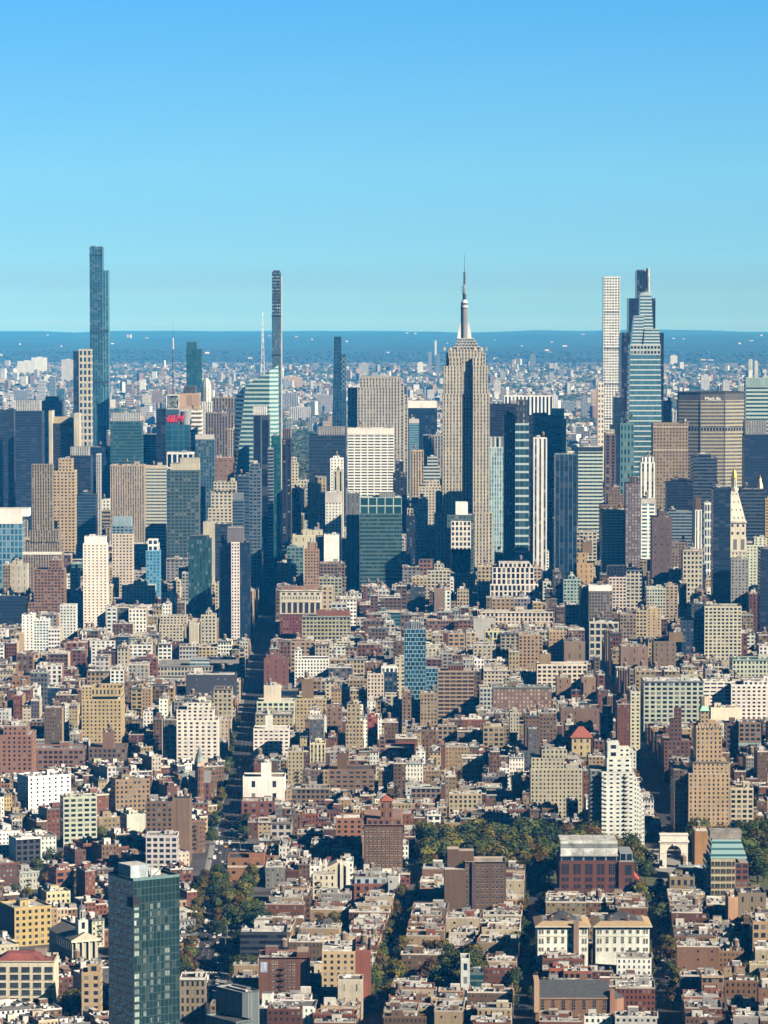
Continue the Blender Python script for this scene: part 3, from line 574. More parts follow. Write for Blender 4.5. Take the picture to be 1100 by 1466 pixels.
# --- curved glass tower far behind
def curved_glass():
    Y = 6450.0; e, l = tower('curved_glass_tower', 'teal glass tower with a curved stepped top, far behind the red-sign tower', 'skyscraper', 278, 520, Y, 30, (266.5, 289.5, 489, 560), 'the curved teal tower'); X, Z = l.x, l.z
    f = fac((.04, .14, .18), 'g', (.018, .085, .12), bay=3.2, fl=7, wu=.8, wv=.9, met=.3); b = MB()
    b.prism(rect(X(267, 520), X(282, 520), 0, 28), 0, Z(490), f); build('main_shaft', b, FAC, e)
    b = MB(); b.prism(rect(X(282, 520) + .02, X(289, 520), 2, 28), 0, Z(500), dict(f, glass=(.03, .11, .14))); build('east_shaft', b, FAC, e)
    for i, p in enumerate((268, 272.5, 277, 281)):
        b = MB(); b.box(X(p, 492) - 1.1, X(p, 492) + 1.1, -.8, 2, Z(500), Z(488.6), sty((.05, .16, .2))); build('crown_fin', b, ROOF, e)
curved_glass()
def domed_white():
    Y = 6000.0; e, l = tower('domed_pale_tower', 'slim pale tower with a rounded ribbed dome beside the pinkish banded block', 'office tower', 295.5, 600, Y, 28, (287, 304, 540, 640), 'the pale domed tower'); X, Z = l.x, l.z
    f = fac('pw', 'v', 'g', bay=4, fl=6, wu=.42, wv=.6); w_ = X(303.5, 600) - X(287.5, 600); b = MB(); b.prism(rect(-w_ / 2, w_ / 2, 0, w_), 0, Z(575), f); build('shaft', b, FAC, e)
    b = MB(); r = w_ * .42; z0 = Z(575); hh = Z(541) - z0; pr = circ(0, w_ / 2, r, 8); b.prism(pr, z0, z0 + hh * .45, f)
    for i in range(5):
        a, c = i / 5 * math.pi / 2, (i + 1) / 5 * math.pi / 2
        b.walls(circ(0, w_ / 2, r * math.cos(a) + .3, 8), z0 + hh * (.45 + .55 * math.sin(a)), z0 + hh * (.45 + .55 * math.sin(c)), fac((.6, .62, .56), 'v', 'g', bay=3, fl=4, wu=.4), circ(0, w_ / 2, r * math.cos(c) + .3, 8))
    build('ribbed_dome', b, FAC, e)
domed_white()
# --- the clock tower with gilded lantern
def clock_tower():
    Y = 4130.0; e, l = tower('clock_tower', 'cream campanile with steep pyramid roof and gilded lantern beside the black glass slab', 'tower', 1052.5, 780, Y, 26, (1037, 1069, 664, 880), 'the gilded cream clock tower'); X, Z = l.x, l.z
    cr = (.62, .54, .42); f = fac(cr, 'p', 'd', bay=4.2, fl=4.2, wu=.38, wv=.5); r = (X(1068, 780) - X(1037, 780)) / 2; b = MB()
    b.prism(rect(-r, r, 0, 2 * r), 0, Z(790), f); build('shaft', b, FAC, e)
    b = MB(); b.prism(rect(-r - .6, r + .6, -.6, 2 * r + .6), Z(790), Z(769), fac(cr, 'P', 'k', bay=2 * r / 3.2, fl=40, wu=.5, wv=.72)); build('arcade', b, FAC, e)
    b = MB(); b.prism(rect(-r, r, 0, 2 * r), Z(769), Z(747), fac(cr, 'p', 'd', bay=6, fl=9, wu=.4, wv=.35)); build('upper_storey', b, FAC, e)
    b = MB(); b.box(-r - 1.2, r + 1.2, -1.2, 2 * r + 1.2, Z(748.5), Z(746.5), sty((.66, .58, .46))); build('cornice', b, ROOF, e)
    k = .27; b = MB(); f3 = fac((.60, .55, .46), 'p', 'd', bay=5, fl=9, wu=.22, wv=.24); b.walls(rect(-r, r, 0, 2 * r), Z(747), Z(702), f3, rect(-r * k, r * k, r - r * k, r + r * k)); build('pyramid_roof', b, FAC, e)
    b = MB(); b.prism(circ(0, r, r * .40, 8), Z(703), Z(699), sty((.62, .56, .46))); b.prism(circ(0, r, r * .26, 8), Z(699), Z(686), fac((.62, .55, .44), 'P', 'k', bay=3, fl=15, wu=.5, wv=.7)); cu = build('cupola', b, FAC, e)
    b = MB(); b.prism(circ(0, r, r * .34, 8), Z(686), Z(684), sty((.8, .5, .1))); b.hip(circ(0, r, r * .28, 8), Z(684), Z(677), (.8, .5, .1), .75); b.hip(circ(0, r, r * .21, 8), Z(677), Z(673), (.8, .5, .1), .25); b.bar((0, r, Z(673)), (0, r, Z(664)), .7, sty((.8, .5, .1)), 6, .2)
    o = link('gilded_lantern', b.mesh('gilded_lantern'), M_GOLD, cu)
    b = MB(); zc = Z(812); b.prism([(0, 0)], 0, 0, sty(cr)) if False else None
    b.face([(3.9 * math.cos(i * math.pi / 10), -.25, zc + 3.9 * math.sin(i * math.pi / 10)) for i in range(20)], None, sty((.75, .72, .62))); b.bar((0, -.35, zc), (0, -.35, zc + 3), .22, sty((.05, .05, .05))); b.bar((0, -.35, zc), (1.9, -.35, zc - .8), .26, sty((.05, .05, .05)))
    build('clock_face', b, ROOF, e)
clock_tower()
def gold_pyramid():
    Y = 4800.0; e, l = tower('gilded_pyramid_tower', 'gold pyramid spire showing above the dark banded block at the east edge', 'tower', 1089, 700, Y, 20, (1083, 1095, 680, 700), 'the gold pyramid spire'); X, Z = l.x, l.z
    r = X(1094.5, 700) - X(1089, 700); b = MB(); b.prism(circ(0, r, r * 1.2, 8), 0, Z(702), fac('st', 'p', 'd')); build('stone_shaft', b, FAC, e)
    b = MB(); b.hip(circ(0, r, r, 8), Z(702), Z(685), (.8, .5, .1), .2); b.prism(circ(0, r, r * .2, 8), Z(685), Z(683), sty((.8, .5, .1))); b.hip(circ(0, r, r * .2, 6), Z(683), Z(679.5), (.8, .5, .1)); link('gilded_pyramid', b.mesh('gilded_pyramid'), M_GOLD, e)
gold_pyramid()
# ================================================================== near buildings with their own windows
def mirror_glass():
    m, t, p = newmat("mirror_glass"); g = G(t); uv = g.n('ShaderNodeUVMap', uv_map='UVMap'); s = g.n('ShaderNodeSeparateXYZ'); t.links.new(uv.outputs[0], s.inputs[0])
    du = g.m('ABSOLUTE', g.m('SUBTRACT', g.m('FRACT', s.outputs[0]), .5)); dv = g.m('ABSOLUTE', g.m('SUBTRACT', g.m('FRACT', s.outputs[1]), .5)); win = g.m('MULTIPLY', g.m('LESS_THAN', du, .46), g.m('LESS_THAN', dv, .44))
    pos = g.n('ShaderNodeNewGeometry').outputs['Position']; bp = g.n('ShaderNodeBump'); bp.inputs['Strength'].default_value = 1.0; bp.inputs['Distance'].default_value = 2.5; t.links.new(g.noise(pos, .35, 4), bp.inputs['Height']); t.links.new(bp.outputs[0], p.inputs['Normal'])
    t.links.new(g.mix(win, (.05, .07, .07, 1), (.26, .27, .27, 1)), p.inputs['Base Color']); t.links.new(win, p.inputs['Metallic']); p.inputs['Roughness'].default_value = .08; return m
M_MIRROR = mirror_glass()
_WC = {}
def window(e, x, z, wd, ht, y=0.0, fr=(.45, .42, .36), mull=1, rows=1, arch=False, sill=True):
    key = (round(wd, 2), round(ht, 2), fr, mull, rows, arch, sill)
    if key not in _WC:
        b = MB(); h = wd / 2; g = sty((.02, .03, .04))
        pts = [(-h, 0), (h, 0), (h, ht - (h if arch else 0))] + ([(h * math.cos(i * math.pi / 8), ht - h + h * math.sin(i * math.pi / 8)) for i in range(1, 8)] if arch else []) + [(-h, ht - (h if arch else 0))]
        b.face([(p[0], -.03, p[1]) for p in pts], None, g, 0); c = sty(fr); t = .09
        zt = ht - (h if arch else 0)
        for x0, x1, z0, z1 in [(-h - t, -h + t, 0, zt), (h - t, h + t, 0, zt)] + [(-h + wd * (i + 1) / (mull + 1) - t * .6, -h + wd * (i + 1) / (mull + 1) + t * .6, 0, zt) for i in range(mull)]:
            b.face([(x0, -.12, z0), (x1, -.12, z0), (x1, -.12, z1), (x0, -.12, z1)], None, c, 1)
        for i in range(rows + 1):
            zz = zt * i / rows; b.face([(-h, -.13, zz - t), (h, -.13, zz - t), (h, -.13, zz + t), (-h, -.13, zz + t)], None, c, 1)
        if sill:
            k = len(b.f); b.box(-h - .2, h + .2, -.35, -.02, -.3, -.08, c); b.mi[k:] = [1] * (len(b.f) - k)
        me = b.mesh('window'); me.materials.append(M_GLASS); me.materials.append(ROOF); _WC[key] = me
    o = bpy.data.objects.new('window', _WC[key]); COL.objects.link(o); o.parent = e; o.location = (x, y, z); return o
def wgrid(e, xs, zs, wd, ht, y=0.0, **k):
    for z in zs:
        for x in xs: window(e, x, z, wd, ht, y, **k)
def lin(a, b, n): return [a + (b - a) * (i + .5) / n for i in range(n)]
# --- glass hotel, near west
def glass_hotel():
    Y = 1640.0; cx, zt = at(191, 1258, Y); th = R(33); e = thing('glass_hotel', 'dark green glass hotel slab with gridded front, nearest tower at the southwest', 'hotel', (cx, Y, 0), th)
    claim(145, 258, 1235, 1466, Y - 2, 40, 'the green glass hotel'); BOXES.append((cx - 22, cx + 28, Y - 4, Y + 42))
    wd, dp = 24.5, 24.0; fl = 3.55
    f = fac((.06, .11, .11), 'g', (.007, .028, .033), bay=2.05, fl=fl, wu=.91, wv=.90, met=.06, span=(.02, .05, .055)); sd = fac((.05, .065, .07), 'g', 'k', bay=2.4, fl=fl)
    P = [(0, 0), (wd, 0), (wd, dp), (0, dp)]
    b = MB(); b.walls(P, 0, zt - 1.2, [f, f, f, sd]); build('curtain_wall', b, FAC, e)
    b = MB(); b.wallq((-.06, dp), (-.06, 0), 0, zt - 1.2, sd); link('west_mirror_glazing', b.mesh('west_mirror_glazing'), M_MIRROR, e)
    b = MB(); b.top(inset(P, .2), zt - 1.25, (.30, .31, .31)); build('roof', b, ROOF, e)
    b = MB(); b.ring(P, zt - 1.2, zt, .3, (.10, .2, .2)); build('parapet', b, FAC, e)
    b = MB(); b.prism(rect(3, 13, 8, 20), zt - 1.2, zt + 4.6, sty((.40, .47, .50)), (.5, .5, .48)); b.box(14, 20, 10, 18, zt - 1.2, zt + 1.5, sty((.6, .6, .58))); build('plant_room', b, ROOF, e)
    b = MB(); b.bar((14, 7, zt - 1), (17.5, 4, zt + 3.2), .3, sty((.65, .66, .66))); b.bar((13.2, 7, zt - 1.2), (13.2, 7, zt + 2), .45, sty((.5, .5, .5))); build('window_cleaning_rig', b, ROOF, e)
    b = MB(); b.box(-.12, 3.6, -.14, 0, zt - 13.5, zt - 9.0, sty((.008, .008, .012))); b.box(-.12, 0, 0, 6, zt - 13.5, zt - 9.0, sty((.008, .008, .012))); build('terrace_shade_panel', b, FAC, e)  # near-black panels painted as the shade inside the terrace opening
    # pale curtained bays set in the front, one object per bay
    rg = random.Random(3)
    for i in range(18):
        z0 = zt - 15.2 - i * fl
        for x0, w_, p in ((.35, 2.6, .78), (5.0, 1.6, .45), (8.8, 1.6, .5), (12.6, 1.6, .4), (16.5, 2.6, .5)):
            if rg.random() < p: 
                g_ = rg.uniform(.16, .5) if x0 < 1 else rg.uniform(.10, .26); window(e, x0 + w_ / 2, z0 + .4, w_, 2.4, -.05, fr=(.06, .13, .13), sill=False); b = MB()
                xe = x0 + w_ * rg.choice((.5, 1, 1)) - .15; b.face([(x0 + .15, -.1, z0 + .5), (xe, -.1, z0 + .5), (xe, -.1, z0 + 2.6), (x0 + .15, -.1, z0 + 2.6)], None, sty((g_ * .8, g_, g_ * .92)))
                build('curtain', b, ROOF, e)
glass_hotel()
# --- ribbed metal block in front of the avenue
def metal_block():
    Y = 1790.0; cx, zt = at(347, 1421, Y); th = R(40); e = thing('ribbed_metal_building', 'grey green ribbed metal building with a stepped lower wing, near the avenue foot', 'building', (cx, Y, 0), th); claim(286, 372, 1398, 1466, Y - 8, 36, 'the ribbed metal building'); BOXES.append((cx - 30, cx + 16, Y - 16, Y + 34))
    f = fac((.13, .16, .165), 'v', (.10, .125, .13), bay=.95, fl=60, wu=.3, wv=1.0, span=(.07, .09, .095)); 
    b = MB(); b.walls(rect(0, 11, 0, 22), 0, zt, f); build('upper_wall', b, FAC, e)
    b = MB(); b.top(rect(.3, 10.7, .3, 21.7), zt - .9, (.33, .34, .33)); build('roof', b, ROOF, e)
    b = MB(); b.ring(rect(0, 11, 0, 22), zt - 1, zt, .35, (.20, .23, .23)); build('parapet', b, FAC, e)
    b = MB(); b.box(4.5, 6.0, 3, 19, zt - .9, zt + .2, sty((.55, .55, .53))); b.box(7, 10, 6, 18, zt - .9, zt + .7, sty((.1, .11, .12))); build('roof_skylight', b, ROOF, e)
    zl = zt - 12.5; b = MB(); b.walls(rect(-11, -.02, -9, 16), 0, zl, f); build('lower_wall', b, FAC, e)
    b = MB(); b.top(rect(-10.7, -.3, -8.7, 15.7), zl - .8, (.06, .06, .07)); build('terrace', b, ROOF, e)
    b = MB(); b.ring(rect(-11, -.02, -9, 16), zl - 1, zl + .3, .35, (.16, .19, .19)); build('terrace_parapet', b, FAC, e)
metal_block()
# --- the marble arch
def marble_arch():
    yb = 1243; Y = Yg(yb); cx = at(965, yb, Y)[0]; e = thing('marble_arch', 'white marble triumphal arch standing at the head of the dark avenue', 'arch', (cx, Y, 0)); claim(945, 986, 1195, 1243, Y, 8, 'the white marble arch')
    l = Loc(cx, Y); hw = l.x(985, 1220); zt = l.z(1196); aw = l.x(975.5, 1220); zi = l.z(1219); ra = aw; dp = 7.0
    def arcpoly(): return [(-aw, 0)] + [(-aw * math.cos(i * math.pi / 12), zi - ra * .15 + ra * math.sin(i * math.pi / 12)) for i in range(13)] + [(aw, 0)]
    A = arcpoly(); zc = l.z(1208); b = MB(); st = sty((.70, .66, .58))
    for y, fl in ((0, 1), (dp, -1)):
        for i in range(len(A) - 1):
            (xa, za), (xb, zb) = A[i], A[i + 1]
            if i == 0: q = [(-hw, y, 0), (-aw, y, 0), (-aw, y, zb), (-hw, y, zb)]
            elif i == len(A) - 2: q = [(aw, y, 0), (hw, y, 0), (hw, y, za), (aw, y, za)]
            else: q = [(xa, y, za), (xb, y, zb), (xb, y, zc), (xa, y, zc)]
            b.face(q[::fl], None, st)
        for s in (-1, 1):
            q = [(s * aw, y, zi - ra * .15), (s * hw, y, zi - ra * .15), (s * hw, y, zc), (s * aw, y, zc)]; b.face(q[::fl * s], None, st)
    for i in range(len(A) - 1): b.face([(A[i][0], 0, A[i][1]), (A[i][0], dp, A[i][1]), (A[i + 1][0], dp, A[i + 1][1]), (A[i + 1][0], 0, A[i + 1][1])], None, st)
    for s in (-1, 1): q = [(s * hw, 0, 0), (s * hw, dp, 0), (s * hw, dp, zc), (s * hw, 0, zc)]; b.face(q[::s], None, st)
    link('piers_and_vault', b.mesh('piers_and_vault'), M_MARBLE, e)
    def part(nm, *boxes):
        b = MB()
        for x0, x1, y0, y1, z0, z1 in boxes: b.box(x0, x1, y0, y1, z0, z1, st)
        link(nm, b.mesh(nm), M_MARBLE, e)
    part('frieze', (-hw - .2, hw + .2, -.3, dp + .3, zc, zc + 1.1)); part('cornice', (-hw - .9, hw + .9, -.9, dp + .9, zc + 1.1, zc + 1.8))
    part('attic', (-hw, hw, 0, dp, zc + 1.8, zt)); part('top_moulding', (-hw - .4, hw + .4, -.4, dp + .4, zt, zt + .7)); part('keystone', (-.7, .7, -.8, 0, zi + ra * .8, zc)); 
    for s in (-1, 1):
        part('impost', (s * aw * 1.02 if s > 0 else -hw - .15, hw + .15 if s > 0 else -aw * 1.02, -.2, dp + .2, zi - 1.2, zi - .7)); part('plinth', (aw * 1.0 if s > 0 else -hw - .4, hw + .4 if s > 0 else -aw, -.4, dp + .4, 0, 1.6))
        part('statue', (s * (aw + hw) / 2 - .7, s * (aw + hw) / 2 + .7, -1.1, 0, 2, 6.2)); b = MB(); b.prism(circ(s * (aw + hw) / 2, -.15, 1.4, 12, .12), 0, .01, st) if False else None
marble_arch()
# --- red brick student centre with the glazed white attic
def red_centre():
    Y = Yg(1288); e, l = tower('red_brick_hall', 'red brick hall with a white panelled attic, before the park trees', 'hall', 855, 1250, Y, 42, (799, 909, 1205, 1284), 'the red brick hall'); X, Z = l.x, l.z
    br = (.15, .058, .042); f = fac(br, 'b'); xa, xb, xc = X(801.5, 1250), X(886, 1250), X(908, 1250); z0, z1, z2 = Z(1232), Z(1226), Z(1206)
    b = MB(); b.walls(rect(xa, xb, 0, 40), 0, z0, f); build('main_wall', b, FAC, e)
    b = MB(); b.prism(rect(xb + .02, xc, -1.5, 38), 0, Z(1233.5), f, (.3, .3, .3)); build('east_wing', b, FAC, e)
    b = MB(); b.walls(rect(xa + 1, xb - 1, 1.5, 38), z0 - .5, z1 + .3, fac((.22, .24, .25), 'P', 'n', bay=7.5, fl=3, wu=.82, wv=.9)); build('glazed_storey', b, FAC, e)
    b = MB(); n = 5
    b.box(xa + .2, xb - .2, .6, 38, z1 - .05, z1 + .5, sty((.5, .51, .5)))
    build('ledge', b, ROOF, e)
    for i in range(n):
        b = MB(); p0 = xa + .6 + (xb - xa - 1.2) * i / n; p1 = xa + .6 + (xb - xa - 1.2) * (i + 1) / n
        for k in range(2):
            za, zb = z1 + .5 + (z2 - z1) * k / 2 + .08, z1 + .5 + (z2 - z1) * (k + 1) / 2 - .08; b.box(p0 + .12, p1 - .12, 1.5 + k * 2.2, 1.9 + k * 2.2, za, zb, sty((.60, .62, .60)))
        b.face([(p0 + .1, 4, z2 + .2), (p1 - .1, 4, z2 + .2), (p1 - .1, 36, z2 - .4), (p0 + .1, 36, z2 - .4)], None, sty((.5, .5, .5))); b.face([(p0, 1.92, z1), (p1, 1.92, z1), (p1, 4, z2), (p0, 4, z2)], None, sty((.16, .18, .18)))
        build('attic_panel', b, ROOF, e)
    xs = [xa + (xb - xa) * (i + o) / 5 for i in range(5) for o in (.31, .64)]
    wgrid(e, xs, [Z(1252)], 2.4, Z(1237) - Z(1252), fr=(.12, .05, .04), rows=4, sill=False); wgrid(e, xs, [Z(1261.5), Z(1271.5), Z(1281)], 2.1, 2.5, fr=(.12, .05, .04))
    wgrid(e, [X(897, 1250), X(902.5, 1250)], [Z(1262), Z(1271.5)], 2.1, 2.5, -1.5, fr=(.12, .05, .04)); window(e, X(899.5, 1250), Z(1252), 4.2, Z(1238) - Z(1252), -1.5, fr=(.05, .05, .05), mull=2, rows=4, sill=False)
    b = MB(); b.box(X(888, 1250), X(906, 1250), 2, 30, Z(1233.5), Z(1222), fac((.3, .33, .35), 'P', 'n', bay=5, fl=4, wu=.8, wv=.8)); build('glass_lantern', b, FAC, e)
    b = MB(); a = xc + .02; c = X(921.5, 1262); b.face([(a, -1, Z(1252)), (c, -1, Z(1268)), (c, 30, Z(1268)), (a, 30, Z(1252))], None, sty((.50, .07, .05))); b.face([(a, -1, 0), (c, -1, 0), (c, -1, Z(1268)), (a, -1, Z(1252))], None, sty(br)); b.face([(c, -1, 0), (c, 30, 0), (c, 30, Z(1268)), (c, -1, Z(1268))], None, sty(br)); build('red_roofed_wing', b, FAC, e)
    BOXES.append((l.cx + xc, l.cx + c, Y - 2, Y + 32))
red_centre()
# --- cream hall with the teal glazed mansard
def teal_hall():
    Y = Yg(1294); e, l = tower('teal_roofed_hall', 'cream hall crowned by sloping teal glass, right of the marble arch', 'hall', 1043, 1250, Y, 36, (1012, 1073, 1203, 1292), 'the teal-roofed hall'); X, Z = l.x, l.z
    f = fac((.50, .41, .25), 'b'); xa, xb = X(1018, 1250), X(1072, 1250); z0, z1 = Z(1229), Z(1204); xm = X(1053, 1250)
    b = MB(); b.walls(rect(xa, xm, 0, 34), 0, z0, f); build('wall', b, FAC, e)
    b = MB(); b.prism(rect(xm + .02, xb, 1, 34), 0, Z(1236), fac('rb', 'P', 'd', bay=4, fl=3.6), (.3, .28, .26)); build('brick_wing', b, FAC, e)
    g_ = fac((.28, .38, .38), 'g', (.03, .10, .12), bay=60, fl=3.4, wu=1.0, wv=.36, met=.1, span=(.20, .32, .33)); b = MB(); P0 = rect(xa - .3, xb - 1, -.3, 34); P1 = rect(xa + 1.4, xb - 4.5, 7, 28); b.walls(P0, z0, z1, g_, P1); build('glass_mansard', b, FAC, e)
    b = MB(); b.top(P1, z1, (.28, .25, .22)); build('roof', b, ROOF, e)
    b = MB(); b.box(P1[0][0] - 1, P1[1][0] + 1, 12, 27, z1, Z(1194), sty((.32, .28, .25)), (.3, .28, .26)); build('roof_block', b, ROOF, e)
    b = MB(); b.box(X(1012.5, 1250), xa - .02, 2, 30, 0, Z(1232), fac((.35, .5, .5), 'h', 't', bay=3, fl=4)); build('glass_stair', b, FAC, e)
    xs = lin(xa + .5, xm - .5, 4); zs = [Z(p) for p in (1239.5, 1250, 1260.5, 1271, 1281)]
    for x in xs: wgrid(e, [x - 1.15, x + 1.15], zs, 1.7, 2.7, fr=(.2, .17, .12))
    b = MB(); b.box(xa, xm, -.4, 0, Z(1284), Z(1282.5), sty((.6, .52, .36))); build('string_course', b, FAC, e)
teal_hall()
# --- twin cream palazzi with tiled eaves
def palazzo(x0, x1, label):
    yb = 1402; Y = Yg(yb); cx = at((x0 + x1) / 2, 1330, Y)[0]; e = thing('cream_palazzo', label, 'building', (cx, Y, 0), 0, 'twin cream villas'); claim(x0, x1, 1300, 1355, Y, 32, 'the twin cream villas'); l = Loc(cx, Y); X, Z = l.x, l.z
    xa, xb = X(x0 + 3, 1340), X(x1 - 3, 1340); zt = Z(1327); f = fac((.70, .685, .60), 'b'); b = MB(); b.walls(rect(xa, xb, 0, 30), 0, zt, f); build('wall', b, FAC, e)
    xs = lin(xa, xb, 7); W1 = dict(fr=(.6, .56, .45), sill=False)
    for i, x in enumerate(xs):
        if i in (0, 6): wgrid(e, [x - .8, x + .8], [Z(1337), Z(1351)], 1.0, 3.0, **W1); window(e, x - .8, Z(1362), 1.1, 2.2, **W1); window(e, x + .8, Z(1362), 1.1, 2.2, **W1)
        elif i in (1, 2, 4, 5) or True: window(e, x, Z(1336.5), 1.7, 2.1, **W1); window(e, x, Z(1350.5), 1.6, 4.2, rows=3, **W1); window(e, x, Z(1362), 1.5, 2.3, **W1)
    b = MB(); b.walls(rect(xa + .1, xb - .1, -.04, 29.9), Z(1331), Z(1326.5), fac((.5, .45, .34), 'P', 'k', bay=1.6, fl=3, wu=.6, wv=.8)); build('frieze', b, FAC, e)
    b = MB(); b.box(xa - .1, xb + .1, -.25, 0, Z(1341), Z(1340.2), sty((.66, .6, .46))); build('string_course', b, FAC, e)
    b = MB(); ov = 1.6; P0 = rect(xa - ov, xb + ov, -ov, 30 + ov); b.walls(P0, zt, zt + .5, sty((.66, .63, .54))); b.face([(*p, zt) for p in P0][::-1], None, sty((.5, .45, .36))); build('eaves', b, FAC, e)
    b = MB(); P1 = rect(xa + 3, xb - 3, 5, 25); n = 4
    for i in range(n):
        j = (i + 1) % n; b.face([(*P0[i], zt + .5), (*P0[j], zt + .5), (*P1[j], zt + 2.6), (*P1[i], zt + 2.6)])
    link('tiled_eave_roof', b.mesh('tiled_eave_roof'), M_TAN, e)
    b = MB(); b.top(P1, zt + 2.61, (.2, .2, .2)); q = rect(xa + 6, xb - 6, 9, 22); b.hip(q, zt + 2.6, zt + 6.8, (.05, .052, .055), .12); build('slate_hip', b, ROOF, e)
    for k in (.3, .62): sub('chimney', CHIM, e, (xa + (xb - xa) * k, 6.5, zt + 2.4), 1.3)
    if x0 < 800:
        b = MB(); xx = X(825, 1340); b.box(xx - 1.5, xx + 1.5, -2.4, -.02, 0, zt + 3.5, sty((.26, .17, .12))); build('brick_flue', b, FAC, e)
palazzo(767, 845, 'cream villa with tan tiled eaves and a brick flue climbing its front')
palazzo(850, 933, 'cream villa with tan tiled eaves and plain front, beside its twin with the flue')
# --- brick church with long slate roof
def slate_church():
    Y = Yg(1475); e, l = tower('brick_church', 'brown brick church with a long dark slate roof and round-arched windows', 'church', 830, 1430, Y, 17, (764, 896, 1405, 1455), 'the slate-roofed church'); X, Z = l.x, l.z
    f = fac((.25, .15, .10), 'b'); xa, xb = X(767, 1430), X(876, 1430); zt = Z(1428); b = MB(); b.walls(rect(xa, xb, 0, 15), 0, zt, f); build('nave_wall', b, FAC, e)
    b = MB(); zr = Z(1406); b.face([(xa, -.5, zt), (xb + .5, -.5, zt), (xb - 2, 7.5, zr), (xa, 7.5, zr)]); b.face([(xb + .5, 15.5, zt), (xa, 15.5, zt), (xa, 7.5, zr), (xb - 2, 7.5, zr)]); b.face([(xb + .5, -.5, zt), (xb + .5, 15.5, zt), (xb - 2, 7.5, zr)]); link('slate_roof', b.mesh('slate_roof'), M_SLATE, e)
    b = MB(); b.box(xa - .8, xa + 2.0, -1, 16, zt - 8, Z(1404), sty((.42, .29, .18))); build('west_gable', b, FAC, e)
    b = MB(); b.box(xb - 1, xb + 1.6, -1.2, 1.2, 0, Z(1416), sty((.30, .15, .09))); build('buttress_pier', b, FAC, e)
    pr = [(xb + 7 * math.sin(a), 7.5 - 7 * math.cos(a)) for a in [i * math.pi / 7 for i in range(8)]]; b = MB()
    for i in range(7): b.wallq(pr[i], pr[i + 1], 0, zt - 1, sty((.27, .15, .10)))
    build('apse_wall', b, FAC, e); b = MB()
    for i in range(7): b.face([(*pr[i], zt - 1), (*pr[i + 1], zt - 1), (xb, 7.5, zt + 4)])
    link('apse_roof', b.mesh('apse_roof'), M_SLATE, e)
    for x in lin(xa + 1, xb - 1, 7): window(e, x, zt - 6.8, 2.1, 5.4, fr=(.33, .21, .14), arch=True, rows=3)
    b = MB(); b.box(xa, xb, -.5, 0, zt - .8, zt - .05, sty((.33, .21, .14))); build('eaves_course', b, FAC, e)
slate_church()
# --- classical church with bell tower, west village
def bell_church():
    Y = Yg(1385); cx, zt = at(122, 1345, Y); th = R(24); e = thing('bell_tower_church', 'cream classical church with pediment and domed white bell tower', 'church', (cx, Y, 0), th); claim(60, 144, 1270, 1350, Y - 8, 44, 'the domed bell tower church')
    cr = (.46, .42, .33); f = fac(cr, 'p', 'd', bay=4, fl=7, wu=.35, wv=.6); b = MB(); b.walls(rect(-8, 8, 0, 42), 0, zt, f); build('nave_wall', b, FAC, e)
    b = MB(); b.gable(-8.6, 8.6, -.6, 42, zt, zt + 4.2, (.16, .15, .14), sty(cr), 'y'); build('gabled_roof', b, FAC, e)
    b = MB(); b.face([(-8.9, -1.4, zt), (8.9, -1.4, zt), (0, -1.4, zt + 4.6)], None, sty((.48, .44, .35))); b.box(-8.9, 8.9, -1.4, 0, zt - 1.2, zt, sty((.62, .57, .46))); build('pediment', b, FAC, e)
    for x in lin(-8, 8, 4):
        b = MB(); b.prism(circ(x, -1, .6, 8), 0, zt - 1.2, sty((.48, .45, .37))); build('column', b, FAC, e)
    zq = zt + 2; b = MB(); b.prism(rect(-3, 3, 3, 9), zt - 2, zt + 11, fac((.54, .52, .45), 'p', 'k', bay=6, fl=6.4, wu=.34, wv=.6)); tw = build('bell_tower', b, FAC, e)
    b = MB(); b.prism(circ(0, 6, 2.4, 8), zt + 11, zt + 17, fac((.54, .52, .45), 'P', 'k', bay=1.9, fl=6, wu=.5, wv=.7)); build('belfry', b, FAC, tw)
    b = MB(); b.hip(circ(0, 6, 2.6, 12), zt + 17, zt + 19, (.10, .10, .11), .7); b.hip(circ(0, 6, 1.82, 12), zt + 19, zt + 20.2, (.10, .10, .11), .2); b.bar((0, 6, zt + 20.2), (0, 6, zt + 22), .15); build('dome', b, ROOF, tw)
bell_church()
# --- cream loft with big steel windows, southwest corner
def steel_loft():
    Y = Yg(1460); e, l = tower('cream_loft', 'cream loft block with wide steel-framed windows below a rust red roof', 'loft building', 38, 1400, Y, 26, (-12, 78, 1372, 1445), 'the steel-windowed cream loft'); X, Z = l.x, l.z
    f = fac((.60, .52, .37), 'b'); xa, xb = X(-14, 1400), X(78, 1400); zt = Z(1377); b = MB(); b.walls(rect(xa, xb, 0, 26), 0, zt, f); build('wall', b, FAC, e)
    b = MB(); b.top(rect(xa, xb, .3, 25.7), zt - .5, (.2, .07, .05)); build('roof', b, ROOF, e)
    b = MB(); b.hip(rect(xa + 3, xb - 7, 6, 22), zt - .5, zt + 3, (.22, .06, .05), .6); build('red_roof_hump', b, ROOF, e)
    xs = [X(p, 1400) for p in (3, 20.5, 37, 53.5, 70)]; zs = [Z(p) for p in (1391, 1402, 1413.5, 1424, 1435.5, 1447)]
    wgrid(e, xs, zs, 4.3, 2.5, fr=(.10, .11, .11), mull=4, rows=2); b = MB(); b.ring(rect(xa, xb, 0, 26), zt - .5, zt + .4, .4, (.62, .55, .42)); build('parapet', b, FAC, e)
    roofworks(e, random.Random(5), xa + 10, xb - 1, 16, 25, zt - .4, 1.2)
steel_loft()
